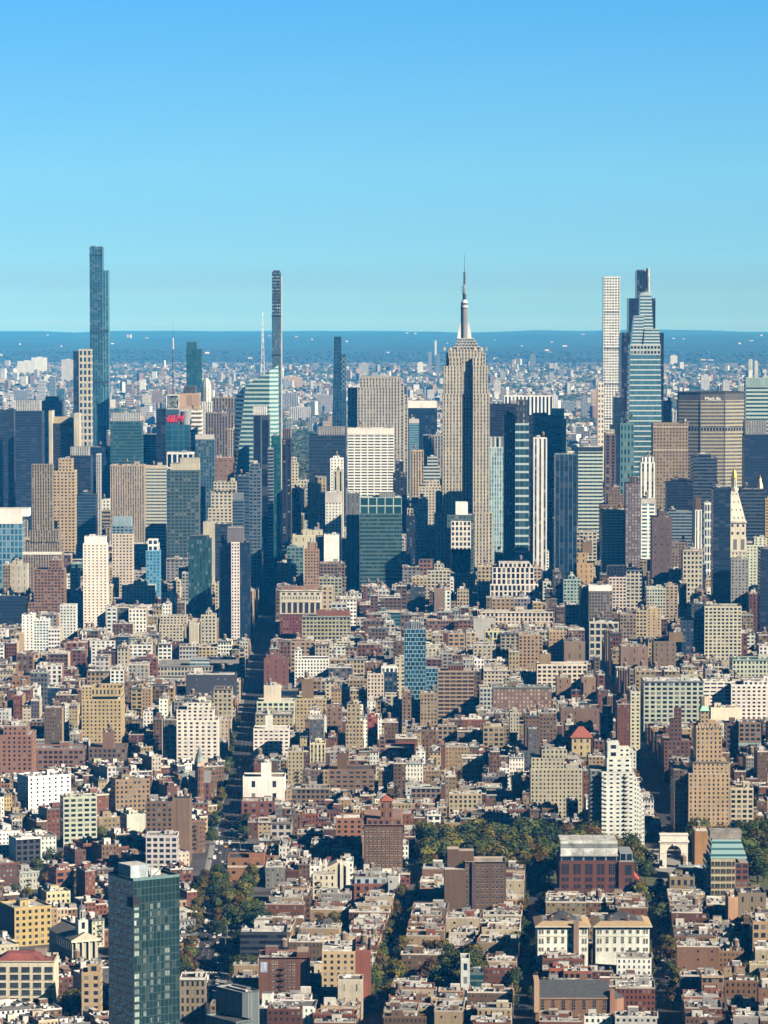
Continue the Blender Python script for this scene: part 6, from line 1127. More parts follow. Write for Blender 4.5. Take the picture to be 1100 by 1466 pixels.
D(LB, 'yellow-framed narrow loft with tall glass bays', 694, 718, 903, 955, 922, 20, Fc((.560, .485, .281), 'P', 't', bay=5, fl=8, wu=.6, wv=.8))
D(LB, 'black loft with fire escapes by the slim canyon', 588, 609, 840, 918, 880, 24, Fc((.035, .045, .055), 'P', 'g', bay=4))
D(LB, 'mauve blank chimney-like tower near the black loft', 622, 637, 842, 922, 876, 22, Fc((.261, .198, .177), 'b'))
D(LB, 'cream loft right of the mauve blank tower', 612, 645, 816, 905, 845, 26, Fc('cr', 'P', 'd', bay=4), tiers=[(622, 636, 808)])
D(AP, 'brick block with red-trimmed windows by the dark canyon', 810, 829, 866, 935, 900, 26, Fc((.243, .118, .104), 'P', 'd', bay=3.6, fl=3.6), corn=(.5, .46, .4))
D(AP, 'orange tan stepped block below the navy striped tower', 822, 850, 806, 902, 838, 30, Fc((.429, .316, .198), 'p', 'd', bay=6, fl=6, wu=.2), tiers=[(823, 840, 791, 3), (834, 848, 776, 8, 14, Fc('br', 'b'))], name='the orange tan stepped block')
D(GB, 'mint glass speckled cube block', 807, 831, 829, 924, 852, 24, Fc((.340, .420, .380), 'P', 't', bay=3.4), tiers=[(814, 824, 824)])
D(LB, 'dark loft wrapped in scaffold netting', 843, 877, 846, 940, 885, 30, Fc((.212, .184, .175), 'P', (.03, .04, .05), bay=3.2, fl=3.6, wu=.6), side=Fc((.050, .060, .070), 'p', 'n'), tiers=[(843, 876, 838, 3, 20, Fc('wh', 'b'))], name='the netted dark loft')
D(LB, 'navy shaded flank of the netted dark loft', 831, 842.8, 842, 939, 900, 30, Fc('nv', 'p', 'n'))  # unlit west face of the loft, its shade painted navy
D(LB, 'cream colonnaded base block below the netted dark loft', 844, 886, 890, 948, 904, 22, Fc((.523, .475, .374), 'P', 'd', bay=6, fl=7, wu=.7, wv=.7))
D(LB, 'white gridded loft with a dark hipped top', 872, 897, 826, 925, 878, 28, Fc((.594, .485, .410), 'P', 'd', bay=3.6, fl=3.6), tiers=[(870, 897, 810, 2, 20, Fc('nv', 'v', 'k'))], clutter=0)
D(LB, 'cream loft with tall bay windows beside the white gridded loft', 897, 921, 816, 922, 865, 30, Fc((.503, .455, .354), 'P', 'd', bay=5, fl=4), corn=(.12, .16, .18))
D(LB, 'cream loft with black fire escapes and curved bays', 926, 953, 842, 932, 885, 30, Fc((.475, .479, .374), 'P', 'd', bay=3, fl=3.5), side=Fc('nv', 'p', 'n'))
D(LB, 'grey loft column with stacked curved balconies', 953, 971, 838, 930, 885, 28, Fc((.360, .310, .270), 'h', 'k', bay=4, fl=3.5, wu=.55))
D(LB, 'brown stone loft with iron balconies, left of a joined trio', 888, 911, 879, 948, 918, 26, Fc((.280, .228, .187), 'P', 'd', bay=3.4))
D(LB, 'tan loft, middle of a joined trio', 911, 926, 874, 947, 915, 26, Fc((.447, .386, .291), 'P', 'd', bay=3.4))
D(LB, 'tan loft with a blank strip, right of a joined trio', 926, 947, 870, 946, 915, 28, Fc((.429, .356, .270), 'p', 'd', bay=6, wu=.25), name='the tan loft trio')
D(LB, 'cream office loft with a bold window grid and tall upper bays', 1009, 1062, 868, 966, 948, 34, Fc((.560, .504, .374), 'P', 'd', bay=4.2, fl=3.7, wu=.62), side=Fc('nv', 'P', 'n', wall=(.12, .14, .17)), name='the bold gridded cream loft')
D(LB, 'navy shaded flank of the bold gridded cream loft', 994, 1008.8, 864, 965, 940, 34, Fc((.050, .070, .100), 'P', 'n', bay=4))  # the cream loft's dark west face, shade given as navy colour
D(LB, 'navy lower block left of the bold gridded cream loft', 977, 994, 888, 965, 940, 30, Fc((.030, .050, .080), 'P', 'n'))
D(LB, 'cream loft with colonnaded top floor by the lattice tower', 978, 1006, 788, 905, 815, 28, Fc((.523, .465, .354), 'P', 'd', bay=4, fl=5, wu=.55), corn=(.55, .48, .38))
D(LB, 'brown loft with a dark slanted shadow, behind the colonnaded top', 948, 985, 776, 888, 800, 28, Fc((.224, .168, .156), 'p', 'd'))
D(LB, 'white wide loft with arched top windows and blue cornice', 922, 1008, 975, 1060, 1040, 40, Fc((.458, .469, .374), 'P', 'd', bay=5.6, fl=4.0, wu=.66, wv=.6), corn=(.18, .2, .22), side=Fc((.160, .160, .170), 'P', 'n'), name='the wide arched loft')
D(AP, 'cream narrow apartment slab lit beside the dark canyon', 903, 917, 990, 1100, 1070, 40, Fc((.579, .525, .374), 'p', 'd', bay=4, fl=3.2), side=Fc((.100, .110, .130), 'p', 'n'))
D(AP, 'white banded apartment block, long, with set-back terraces', 1006, 1047, 986, 1050, 1030, 30, Fc((.700, .621, .560), 'h', 'd', bay=6, fl=3.4, wu=.8, wv=.42), tiers=[(1008, 1046, 976)])
D(AP, 'white brick apartment block with square windows, east edge', 1047, 1120, 980, 1052, 1034, 30, Fc((.721, .640, .580), 'p', 'd', bay=4.6, fl=3.4, wu=.52), tiers=[(1065, 1120, 975)], name='the white east apartment block')
D(LB, 'cream long loft with green cornice, east edge', 1049, 1125, 944, 1008, 972, 32, Fc((.510, .520, .395), 'P', 'd', bay=3.6, fl=4.4, wu=.55), corn=(.25, .38, .34))
D(AP, 'blank cream wall block right of the tan pinnacled tower', 1018, 1060, 1013, 1082, 1035, 20, Fc((.700, .582, .440), 'b'), roofc=2)
D(AP, 'brown brick pair with fire escapes right of the blank cream wall', 1040, 1058, 1036, 1105, 1070, 22, Fc((.140, .099, .104), 'P', 'd'))
D(AP, 'mauve brick block with green awning band, east', 1058, 1090, 1034, 1106, 1075, 24, Fc((.243, .178, .156), 'P', 'd', bay=4.4), bands=[(1068, 1063, 'te')])
D(AP, 'brown blank tower with a tank, left centre of the east band', 889, 928, 925, 985, 958, 26, Fc((.270, .188, .166), 'p', 'd', bay=9, fl=8, wu=.1), tank=True)
D(AP, 'brown tall brick block with few windows, before the bold gridded cream loft', 936, 968, 918, 985, 960, 26, Fc((.224, .168, .140), 'p', 'd', bay=6, fl=5, wu=.16), tiers=[(958, 978, 905, 4, 16, Fc('br', 'b'))])
D(AP, 'dark red rowhouse apartments lining the dark avenue', 951, 992, 1060, 1120, 1090, 40, Fc((.149, .074, .068), 'p', 'd'), tiers=[(960, 976, 1030, 5, 10), (966, 976, 1014, 8, 6)])
D(AP, 'pale yellow balconied block with green roof garden', 1046, 1079, 1128, 1200, 1172, 24, Fc((.530, .436, .300), 'P', 'd', bay=4.4, fl=3.5), side=Fc('gy', 'p', 'd'))
D(('modern_pavilion', 'building'), 'blue grey ribbed metal pavilion below the marble arch', 971, 1013, 1244, 1280, 1264, 18, Fc((.260, .340, .370), 'v', (.2, .27, .3), bay=1.6, fl=30, wu=.25, wv=1, sp=.8), roofc=1, clutter=.3)
D(('modern_pavilion', 'building'), 'orange brick slanted-shadow church block right of the marble arch', 995, 1019, 1190, 1262, 1240, 22, Fc((.410, .238, .125), 'b'), roofc=0, clutter=.2)
D(AP, 'olive stone four-windowed hall below the blue grey pavilion', 959, 995, 1255, 1296, 1278, 18, Fc((.261, .217, .156), 'P', 'd', bay=4.2, fl=6, wu=.5, wv=.6), roofc=2)
D(AP, 'salmon blank-walled house beside the teal-roofed hall', 1043, 1057, 1284, 1340, 1322, 20, Fc((.485, .307, .229), 'b'))
D(AP, 'grey brown blank-walled house right of the salmon one', 1057, 1097, 1278, 1338, 1310, 24, Fc((.243, .203, .172), 'p', 'd', bay=6, fl=6, wu=.2), tank=False)
D(AP, 'pale painted house front facing a fenced yard', 484, 520, 1402, 1462, 1438, 15, Fc((.530, .446, .340), 'p', 'd', bay=9, fl=8, wu=.1), roofc=3, name='the pale yard-facing house')
D(AP, 'cream walled apartment house with a deep red east half', 461, 509, 1362, 1450, 1405, 40, Fc((.447, .356, .260), 'p', 'd', bay=3.6, fl=3.3, wu=.4), roofc=7, clutter=1.5, name='the cream and red apartment house')
D(AP, 'deep red brick half of the cream walled apartment house', 509.2, 531, 1360, 1449, 1405, 40, Fc((.299, .102, .078), 'b'), side=Fc((.299, .133, .094), 'p', 'd'), roofc=6, clutter=1.5)
D(AP, 'red brick house with a pale blue mansard roof of dormers', 507, 556, 1265, 1305, 1282, 24, Fc((.238, .092, .068), 'P', 'd', bay=5, fl=4.4, wu=.4), tiers=[(508, 555, 1256, .4, 20, Fc((.360, .420, .460), 'p', 'd', bay=5, fl=4))])
D(AP, 'black netted block under repair by the avenue trees', 344, 410, 1334, 1396, 1378, 26, Fc((.035, .045, .060), 'h', 'k', bay=5, fl=3.6), roofc=0, clutter=1.4)
D(AP, 'white modern stair-towered house beside garden trees', 660, 673, 1372, 1432, 1418, 16, Fc((.520, .560, .550), 'p', 'n', bay=5, fl=9, wu=.4), roofc=1)
D(AP, 'green glass terraced house joined to the white stair-towered house', 673, 693, 1392, 1432, 1420, 16, Fc((.140, .200, .200), 'h', 't', bay=5, fl=3.6, wv=.7))
D(AP, 'bright red brick house before the slate-roofed church', 787, 806, 1386, 1428, 1404, 14, Fc((.370, .112, .078), 'P', 'd', bay=3, fl=4), roofc=3)
D(AP, 'russet brick house with white roof beside the bright red one', 807, 848, 1390, 1430, 1406, 14, Fc((.264, .112, .078), 'P', 'd', bay=3.4, fl=4), roofc=7)
D(AP, 'brown brick house with three rows of arched windows, southeast', 1005, 1036, 1397, 1452, 1428, 18, Fc((.270, .163, .120), 'P', 'd', bay=3.2, fl=3.6, wv=.62), roofc=0, corn=(.4, .3, .22))
D(AP, 'tan carved-front house at the east edge', 1078, 1108, 1319, 1380, 1352, 20, Fc((.410, .297, .198), 'P', 'd', bay=3.6, fl=5), roofc=1)
# a rotated red roof on the cream block
_o = [o for o in bpy.data.objects if o.get('label', '').startswith('cream block with four small windows under')][0]
_b = MB(); _y = _o.location.y; _z = at(832, 1056, _y)[1]; _b.hip(rect(-9.5, 9.5, -1, 19), _z, at(832, 1042, _y)[1], (.42, .11, .065), .22); link('pyramid_roof', _b.mesh('pyramid_roof'), M_TILE, _o)
# ================================================================== pieces of one building that were read off separately
def join_under(main, *others):
    find = lambda s: [o for o in bpy.data.objects if o.parent is None and o.get('label', '').startswith(s)][0]
    m = find(main)
    for s in others:
        o = find(s); d = o.location - m.location
        for c in list(o.children): c.parent = m; c.location = c.location + d
        bpy.data.objects.remove(o)
    return m
join_under('white windowed strip between', 'black tower with a white windowed strip down its middle, west', 'black tower with a white windowed strip down its middle, east')['label'] = 'black glass tower with one white windowed strip down its middle, by the avenue'
join_under('black tower framed by cream corner', 'cream fin on the left', 'cream fin on the right', 'cream crown block')
join_under('dark green framed tower', 'white gridded bay on the green framed tower, upper', 'white gridded bay on the green framed tower, lower')
join_under('white finned tower with', 'cream balconied flank')
join_under('tall brown brick apartment house with a blank', 'blank brown end bay')
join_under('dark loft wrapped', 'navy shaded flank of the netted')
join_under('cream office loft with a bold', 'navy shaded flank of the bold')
join_under('cream walled apartment house', 'deep red brick half')
join_under('white apartment tower with a blank', 'white stair shaft')
join_under('white blank-fronted block', 'navy shaded block joined')
join_under('cream and dark twin-faced', 'dark glass slab hugging')
# ================================================================== ground, streets, park, hills
A6 = lambda Y: -106 - .0166 * (Y - 2183)
A5 = lambda Y: 217 + .004 * (Y - 2795)
def ground_material():
    m, t, p = newmat("city_ground"); g = G(t); geo = g.n('ShaderNodeNewGeometry'); pos = geo.outputs['Position']
    s = g.n('ShaderNodeSeparateXYZ'); t.links.new(pos, s.inputs[0])
    near = g.mix(g.ramp(g.noise(pos, .02, 4), .35, .65), (.045, .045, .048, 1), (.11, .105, .10, 1))
    far = g.mix(g.ramp(g.noise(pos, .006, 6), .42, .58), (.045, .065, .035, 1), (.24, .22, .19, 1))
    t.links.new(g.mix(g.ramp(s.outputs[1], 6300, 8500), near, far), p.inputs['Base Color']); p.inputs['Roughness'].default_value = .9; return m
b = MB(); xs_ = [-11000, -3000, -800, 800, 3000, 11000]; ys_ = [-7000, 1500, 4000, 6500] + [6500 + 1150 * k for k in range(1, 44)]
for i in range(5):
    for j in range(len(ys_) - 1): b.face([(xs_[i], ys_[j], cz(ys_[j])), (xs_[i + 1], ys_[j], cz(ys_[j])), (xs_[i + 1], ys_[j + 1], cz(ys_[j + 1])), (xs_[i], ys_[j + 1], cz(ys_[j + 1]))])
setting('ground', b, ground_material())
ASPH = simple("asphalt", (.028, .028, .031), .85, 0, .35, .25); PAVE = simple("pavement_slabs", (.22, .215, .20), .85, 0, .2, .5); PAINT = simple("road_paint", (.62, .62, .58), .7, 0, .2, .8); LAWN = simple("park_lawn", (.07, .085, .03), .95, 0, .35, .2)
def strip(name, pts, w_, z, mat, h=0.0):
    b = MB()
    for (xa, ya), (xb, yb) in zip(pts[:-1], pts[1:]):
        if h: b.prism([(xa - w_ / 2, ya), (xa + w_ / 2, ya), (xb + w_ / 2, yb), (xb - w_ / 2, yb)], 0, h, sty((.2, .2, .2)))
        else: b.face([(xa - w_ / 2, ya, z), (xa + w_ / 2, ya, z), (xb + w_ / 2, yb, z), (xb - w_ / 2, yb, z)])
    return setting(name, b, mat)
av = [(A6(y), y) for y in (1700, 6700)]; a5 = [(A5(y), y) for y in (2570, 6700)]
strip('avenue_road', av, 18.4, .02, ASPH); strip('fifth_road', a5, 17, .02, ASPH)
for sx in (-1, 1):
    strip('pavement', [(x + sx * 11.2, y) for x, y in av], 4.0, 0, PAVE, .14); strip('pavement', [(x + sx * 10.8, y) for x, y in a5], 4.4, 0, PAVE, .14)
SL = math.tan(R(3.2)); SOHO = [(-2, 1985), (80, 2006), (157, 2027), (236, 2027)]
for x, y in SOHO: strip('narrow_road', [(x + SL * (q - y), q) for q in (1700, 2345)], 9, .03, ASPH)
for yy in (1955, 2352): strip('cross_road', [(0, yy - 6), (0, yy + 6)], 900, .045, ASPH)
for py in (1262.5, 1318.5, 1392, 1206, 1172):   # zebra crossings over the avenue
    yy = Yg(py); b = MB()
    for i in range(11): x = A6(yy) - 8.6 + i * 1.6; b.face([(x, yy - 2, .05), (x + .85, yy - 2, .05), (x + .85, yy + 2, .05), (x, yy + 2, .05)])
    setting('road_markings', b, PAINT)
b = MB()
for i in range(160):
    yy = 1960 + i * 12
    for k in (-3.4, 0, 3.4): b.face([(A6(yy) + k - .1, yy, .05), (A6(yy) + k + .1, yy, .05), (A6(yy + 4) + k + .1, yy + 4, .05), (A6(yy + 4) + k - .1, yy + 4, .05)])
setting('road_markings', b, PAINT)
PARK = (27, 285, 2378, 2552)
b = MB(); b.face([(PARK[0], PARK[2], .06), (PARK[1], PARK[2], .06), (PARK[1], PARK[3], .06), (PARK[0], PARK[3], .06)]); setting('park_lawn', b, LAWN)
b = MB(); b.face([(186, 2378, .08), (214, 2378, .08), (214, 2560, .08), (186, 2560, .08)]); setting('park_path', b, simple("path_stone", (.26, .25, .235), .9))
# hills beyond the far boroughs
def fbm(x, y): return math.sin(x * .0011 + 1.3) * math.cos(y * .0007 + .4) + .6 * math.sin(x * .0027 + y * .0012) + .35 * math.sin(x * .0061 + 2.1) * math.sin(y * .0043)
from mathutils import noise as MN
def ridge(x, y):
    f = max(0.0, min(1.0, (y - 24000) / 23000)); n = MN.noise((x / 2600, y / 4200, 1.7)); n2 = MN.noise((x / 900, y / 1500, 5.1)); n3 = MN.noise((x / 420, y / 900, 2.2))
    return cz(y) + f * 112 + (f ** .6) * (55 * n + 17 * n2 + 7 * n3) + min(1, f * 6) * 10 - 5
b = MB(); nx, ny = 120, 80; gx = [-11000 + 22000 * i / nx for i in range(nx + 1)]; gy = [23500 + 31500 * (j / ny) ** 1.0 for j in range(ny + 1)]
me = bpy.data.meshes.new('hills'); vs = [(x, y, ridge(x, y)) for y in gy for x in gx]; fs = [(j * (nx + 1) + i, j * (nx + 1) + i + 1, (j + 1) * (nx + 1) + i + 1, (j + 1) * (nx + 1) + i) for j in range(ny) for i in range(nx)]
me.from_pydata(vs, [], fs); hl_ = link('hills', me, simple("wooded_hills", (.018, .036, .024), .95, 0, .75, .0016)); hl_['kind'] = 'structure'
for p in me.polygons: p.use_smooth = True
# ================================================================== trees
def leaf_material(name, col):
    m, t, p = newmat(name); g = G(t); a = g.attr('wall'); oi = g.n('ShaderNodeObjectInfo')
    c = g.mix(1.0, (*col, 1), a.outputs[0], 'MULTIPLY'); c = g.mix(1.0, c, g.grey(g.ramp(oi.outputs['Random'], 0, 1, .75, 1.25)), 'MULTIPLY')
    t.links.new(c, p.inputs['Base Color']); p.inputs['Roughness'].default_value = .75; p.inputs['Specular IOR Level'].default_value = .2; return m
LEAF = [leaf_material(n, c) for n, c in (("leaf_green", (.062, .080, .018)), ("leaf_deep_green", (.036, .056, .015)), ("leaf_olive", (.10, .085, .018)), ("leaf_autumn", (.115, .070, .020)), ("leaf_yellow_green", (.14, .13, .022)))]
LEAFN = ['green', 'deep green', 'olive', 'brownish autumn', 'yellow-green']
def crown_mesh(seed, mat, n=1100, tall=1.0):
    rg = random.Random(seed); b = MB(); cl = []
    for i in range(rg.randint(10, 14)):
        a = rg.uniform(0, 6.28); r = rg.uniform(.4, 3.9) * (1 if i else 0); z_ = rg.uniform(-2.2, 3.6) * tall; k = 1 - max(0, z_) / 7
        cl.append((r * k * math.cos(a), r * k * math.sin(a), z_, rg.uniform(1.5, 2.5), rg.uniform(.65, 1.3)))
    for i in range(n):
        c = rg.choice(cl); d = Vector((rg.gauss(0, 1), rg.gauss(0, 1), rg.gauss(0, .8))).normalized(); p = Vector(c[:3]) + d * c[3] * rg.uniform(.65, 1.08)
        nn = (d + Vector((rg.gauss(0, .38), rg.gauss(0, .38), rg.gauss(0, .38) + .35))).normalized(); u = nn.orthogonal().normalized(); v = nn.cross(u); a = rg.uniform(0, 3.1); u, v = u * math.cos(a) + v * math.sin(a), v * math.cos(a) - u * math.sin(a)
        s = rg.uniform(.32, .7); k = c[4] * rg.uniform(.8, 1.25); b.face([p - u * s, p + v * s * .6, p + u * s, p - v * s * .6], None, sty((k, k * rg.uniform(.9, 1.1), k)))
    m = b.mesh('crown'); m.materials.append(mat); return m
CROWNS = [[crown_mesh(10 * j + i, LEAF[j]) for i in range(3)] for j in range(5)]
b = MB(); tk = sty((.10, .08, .06)); b.bar((0, 0, 0), (.1, 0, 3.2), .42, tk, 7, .3); b.bar((.1, 0, 3.2), (.3, .2, 7.5), .3, tk, 6, .12)
for a in (0, 1.3, 2.6, 3.9, 5.2): b.bar((.12, 0, 3.0 + a * .25), (2.2 * math.cos(a), 2.2 * math.sin(a), 6 + a * .2), .16, tk, 5, .06)
TRUNK = b.mesh('trunk'); TRUNK.materials.append(ROOF)
NT = [0]; TREES = []
def tree(*a): TREES.append(a)
def make_tree(x, y, h, kind, where, group):
    rg = random.Random(int(x * 31 + y * 17)); s = h / 11.5; e = bpy.data.objects.new('broadleaf_tree', None); COL.objects.link(e); e.location = (x, y, 0); e.empty_display_size = 3
    tag(e, f"{LEAFN[kind]} broadleaf tree {where}", 'tree', group); sub('trunk', TRUNK, e, (0, 0, 0), s)
    sub('crown', rg.choice(CROWNS[kind]), e, (0, 0, 7.2 * s), (s * rg.uniform(1.05, 1.4), s * rg.uniform(1.05, 1.4), s * rg.uniform(.9, 1.12)), rg.uniform(0, 6.28)); NT[0] += 1
def clear_of(x, y, m=2.0): return not any(a - m < x < c + m and d - m < y < f + m for a, c, d, f in BOXES)
rt = random.Random(21); GARD = []
yy = PARK[2] + 6
while yy < PARK[3] - 4:
    xx = PARK[0] + rt.uniform(0, 6)
    while xx < PARK[1]:
        x, y = xx + rt.uniform(-2, 2), yy + rt.uniform(-2.5, 2.5)
        if clear_of(x, y, 3) and not (176 < x < 224 and y < 2500) and not (184 < x < 216):
            tree(x, y, rt.uniform(15, 23), rt.choices(range(5), (32, 26, 24, 14, 4))[0], 'in the park grove by the marble arch', 'trees in the park')
        xx += rt.uniform(12, 16)
    yy += 13.5
for i in range(30):                       # the clump right of the avenue
    for _ in range(30):
        px, y = rt.uniform(303, 378), rt.uniform(2125, 2400); x = at(px, 1300, y)[0]
        if clear_of(x, y, 1): break
    else: continue
    tree(x, y, rt.uniform(11, 17), rt.choices(range(5), (34, 14, 18, 8, 26))[0], 'in the playground clump beside the wide avenue', 'trees in the avenue clump'); GARD.append((x, y))
for y in range(1960, 2400, 13):
    if rt.random() < .9: tree(A6(y) - 11.5 + rt.uniform(-1, 1), y, rt.uniform(9, 14), rt.choices(range(5), (20, 5, 40, 30, 5))[0], 'lining the west pavement of the wide avenue', 'trees along the avenue west side')
for y in list(range(2560, 3300, 26)):
    for sx in (-1, 1):
        if rt.random() < .75: tree(A6(y) + sx * 11.3, y, rt.uniform(8, 12), rt.choice((0, 1, 2)), 'on the shaded upper stretch of the wide avenue', 'trees on the upper avenue')
for si, (x0, y0) in enumerate(SOHO[:3]):
    for sx in (-1, 1):
        y = 1962
        while y < 2340:
            if rt.random() < (.85, .35, .55)[si]: tree(x0 + SL * (y - y0) + sx * 6.2, y, rt.uniform(8.5, 14), rt.choices(range(5), (35, 25, 25, 12, 3))[0], ('along the leafy narrow street west of the brown slab', 'along the narrow street west of the cream villas', 'along the narrow street east of the cream villas')[si], f'street trees {si}' if 0 else ('trees of the leafy narrow street', 'trees of the villa street west', 'trees of the villa street east')[si])
            y += rt.uniform(8, 14)
for i in range(20):
    px, py = rt.uniform(608, 694), rt.uniform(1375, 1428); y = Yg(py); x = at(px, py, y)[0]; tree(x, y, rt.uniform(11, 16), rt.choices(range(5), (25, 15, 40, 20, 0))[0], 'in the walled garden between two narrow streets', 'trees in the walled garden'); GARD.append((x, y))
for x0, x1, y0, y1, n, wh, gr in ((550, 665, 1098, 1150, 22, 'in back gardens above the park terrace', 'trees in the upper back gardens'), (690, 790, 1098, 1128, 12, 'in gardens left of the tan park apartment block', 'trees beside the tan park block'), (400, 500, 1150, 1210, 14, 'in gardens left of the russet apartment house', 'trees left of the russet house'), (450, 520, 1278, 1290, 4, 'beside the pinnacled cream church', 'trees by the pinnacled church'), (455, 482, 1330, 1348, 5, 'in a yard below the pinnacled church', 'trees in the yard below the church'),
                              (395, 470, 1436, 1446, 5, 'in front of the fire-escape walk-up', 'trees before the walk-up'), (0, 145, 1140, 1210, 10, 'among west village yards', 'trees in the upper west yards'), (0, 145, 1240, 1330, 14, 'among the lower west village yards', 'trees in the lower west yards'), (840, 935, 1195, 1210, 8, 'behind the red brick hall', 'trees behind the red brick hall'), (870, 1000, 1380, 1425, 6, 'in yards right of the slate-roofed church', 'trees in the southeast yards'), (1045, 1095, 1400, 1440, 6, 'in yards at the southeast edge', 'trees at the southeast edge'), (330, 372, 1400, 1450, 6, 'behind the ribbed metal building', 'trees behind the metal building'),
                              (20, 120, 1445, 1470, 4, 'below the cream steel-windowed loft', 'trees below the cream loft')):
    k = 0
    for _ in range(n * 6):
        px, py = rt.uniform(x0, x1), rt.uniform(y0, y1); y = Yg(py); x = at(px, py, y)[0]
        if clear_of(x, y, 1.5):
            tree(x, y, rt.uniform(8, 14), rt.choices(range(5), (30, 22, 28, 14, 6))[0], wh, gr); GARD.append((x, y)); k += 1
            if k >= n * 1.2: break
# ================================================================== the ordinary blocks of the city
RG = random.Random(5); LOTS = []
VIEW_A = sorted(VIEW, key=lambda v: v[4])
MINTOP = ((2450, 1120), (2900, 1075), (3300, 985), (3900, 893), (4400, 800), (5000, 722), (5600, 700), (9999, 688))
def hlimit(x0, x1, Y, h):                 # keep the building below whatever the photograph shows behind it
    pa, pb = CX + FPX * x0 / (Y * cP + 30), CX + FPX * x1 / (Y * cP + 30); lim = 0
    for v in VIEW_A:
        if v[4] <= Y + 5 or min(pb, v[1]) - max(pa, v[0]) < 1.5: continue
        lim = max(lim, v[3])
    for yy, t in MINTOP:
        if Y < yy: lim = max(lim, t); break
    return min(h, at((pa + pb) / 2, lim, Y)[1])
def hits(x0, x1, y0, y1): return any(x0 < c and x1 > a and y0 < f and y1 > d for a, c, d, f in BOXES)
CLR = [('red brick', (.195, .07, .042)), ('dark red brick', (.125, .048, .034)), ('brown brick', (.165, .098, .062)), ('tan brick', (.33, .255, .172)), ('cream', (.48, .42, .31)), ('white', (.68, .66, .60)), ('grey', (.28, .275, .26)), ('pale grey', (.42, .41, .385)), ('dark grey', (.12, .12, .13)), ('mauve brick', (.17, .12, .10)), ('orange brick', (.28, .155, .09)), ('yellow', (.46, .36, .19)), ('navy glass', (.03, .055, .08)), ('teal glass', (.08, .18, .19))]
def palette(Y):
    if Y < 2450: return (18, 13, 25, 11, 9, 12, 3, 4, 4, 3, 3, 2, 0, 0)
    if Y < 3100: return (16, 12, 26, 13, 10, 11, 3, 4, 4, 4, 2, 1, 1, 0)
    if Y < 4300: return (9, 6, 20, 19, 18, 13, 4, 5, 4, 4, 2, 2, 2, 1)
    return (3, 2, 13, 19, 22, 16, 8, 8, 4, 3, 2, 1, 3, 2)
def add_lot(cx, cy, wd, dp, h, rot, zone):
    hw, hd = wd / 2, dp / 2; c, s = abs(math.cos(rot)), abs(math.sin(rot)); ex, ey = hw * c + hd * s, hw * s + hd * c
    if hits(cx - ex + .3, cx + ex - .3, cy - ey + .3, cy + ey - .3): return
    px0, px1 = CX + FPX * (cx - ex) / cy, CX + FPX * (cx + ex) / cy
    if px1 < -70 or px0 > 1170: return
    h = hlimit(cx - ex, cx + ex, cy - ey, h)
    if h < 5.5: return
    ci = RG.choices(range(14), palette(cy))[0]
    LOTS.append(dict(x=cx, y=cy, w=wd, d=dp, h=h, rot=rot, ci=ci, zone=zone, rc=pick_roof(RG), seed=RG.random()))
def H_main(Y, corner):
    r = RG.random()
    if Y < 2760: h = RG.uniform(11, 19) if r < .84 else RG.uniform(26, 46)
    elif Y < 3300: h = RG.uniform(10, 25) if r < .62 else RG.uniform(24, 50)
    elif Y < 3900: h = RG.uniform(17, 34) if r < .66 else RG.uniform(34, 52)
    elif Y < 4500: h = RG.uniform(22, 44) if r < .6 else RG.uniform(44, 66)
    elif Y < 5200: h = RG.uniform(35, 75)
    else: h = RG.uniform(50, 120)
    return h * (1.25 if corner else 1)
def main_grid():
    Y0 = 2585.0
    while Y0 < 6650:
        a6, a5_ = A6(Y0), A5(Y0); bl = [(a6 - 640, a6 - 345), (a6 - 315, a6 - 13.4), (a6 + 13.4, a5_ - 14), (a5_ + 14, a5_ + (126 if Y0 > 4050 else 285))]
        if Y0 > 4050: bl += [(a5_ + 144, a5_ + 262), (a5_ + 282, a5_ + 400), (a5_ + 418, a5_ + 540)]
        else: bl += [(a5_ + 303, a5_ + 560)]
        big = Y0 > 4500; dp = 30 if big else 26
        for xl, xr in bl:
            for row in (0, 1):
                y = Y0 + 9 + row * (dp + (4 if big else 9)); x = xl
                while x < xr - 5:
                    wd = RG.uniform(18, 45) if big else (RG.choice((7.5, 7.5, 8, 9, 12, 15, 20)) if Y0 < 3250 else RG.uniform(8, 26)); wd = min(wd, xr - x)
                    if xr - x - wd < 5: wd = xr - x
                    cr_ = x == xl or x + wd >= xr - .1; d_ = dp + RG.uniform(-6, 3)
                    if not (x + wd < -135 and y < 2960 and 0): add_lot(x + wd / 2, y + d_ / 2 + (0 if row == 0 else (dp - d_)), wd - .06, d_, H_main(y, cr_ and Y0 > 2760), 0, 'grid') if not (x + wd / 2 < -128 and y < 2980) else None
                    x += wd + (RG.uniform(1.2, 3.5) if RG.random() < .14 else 0)
        Y0 += 80
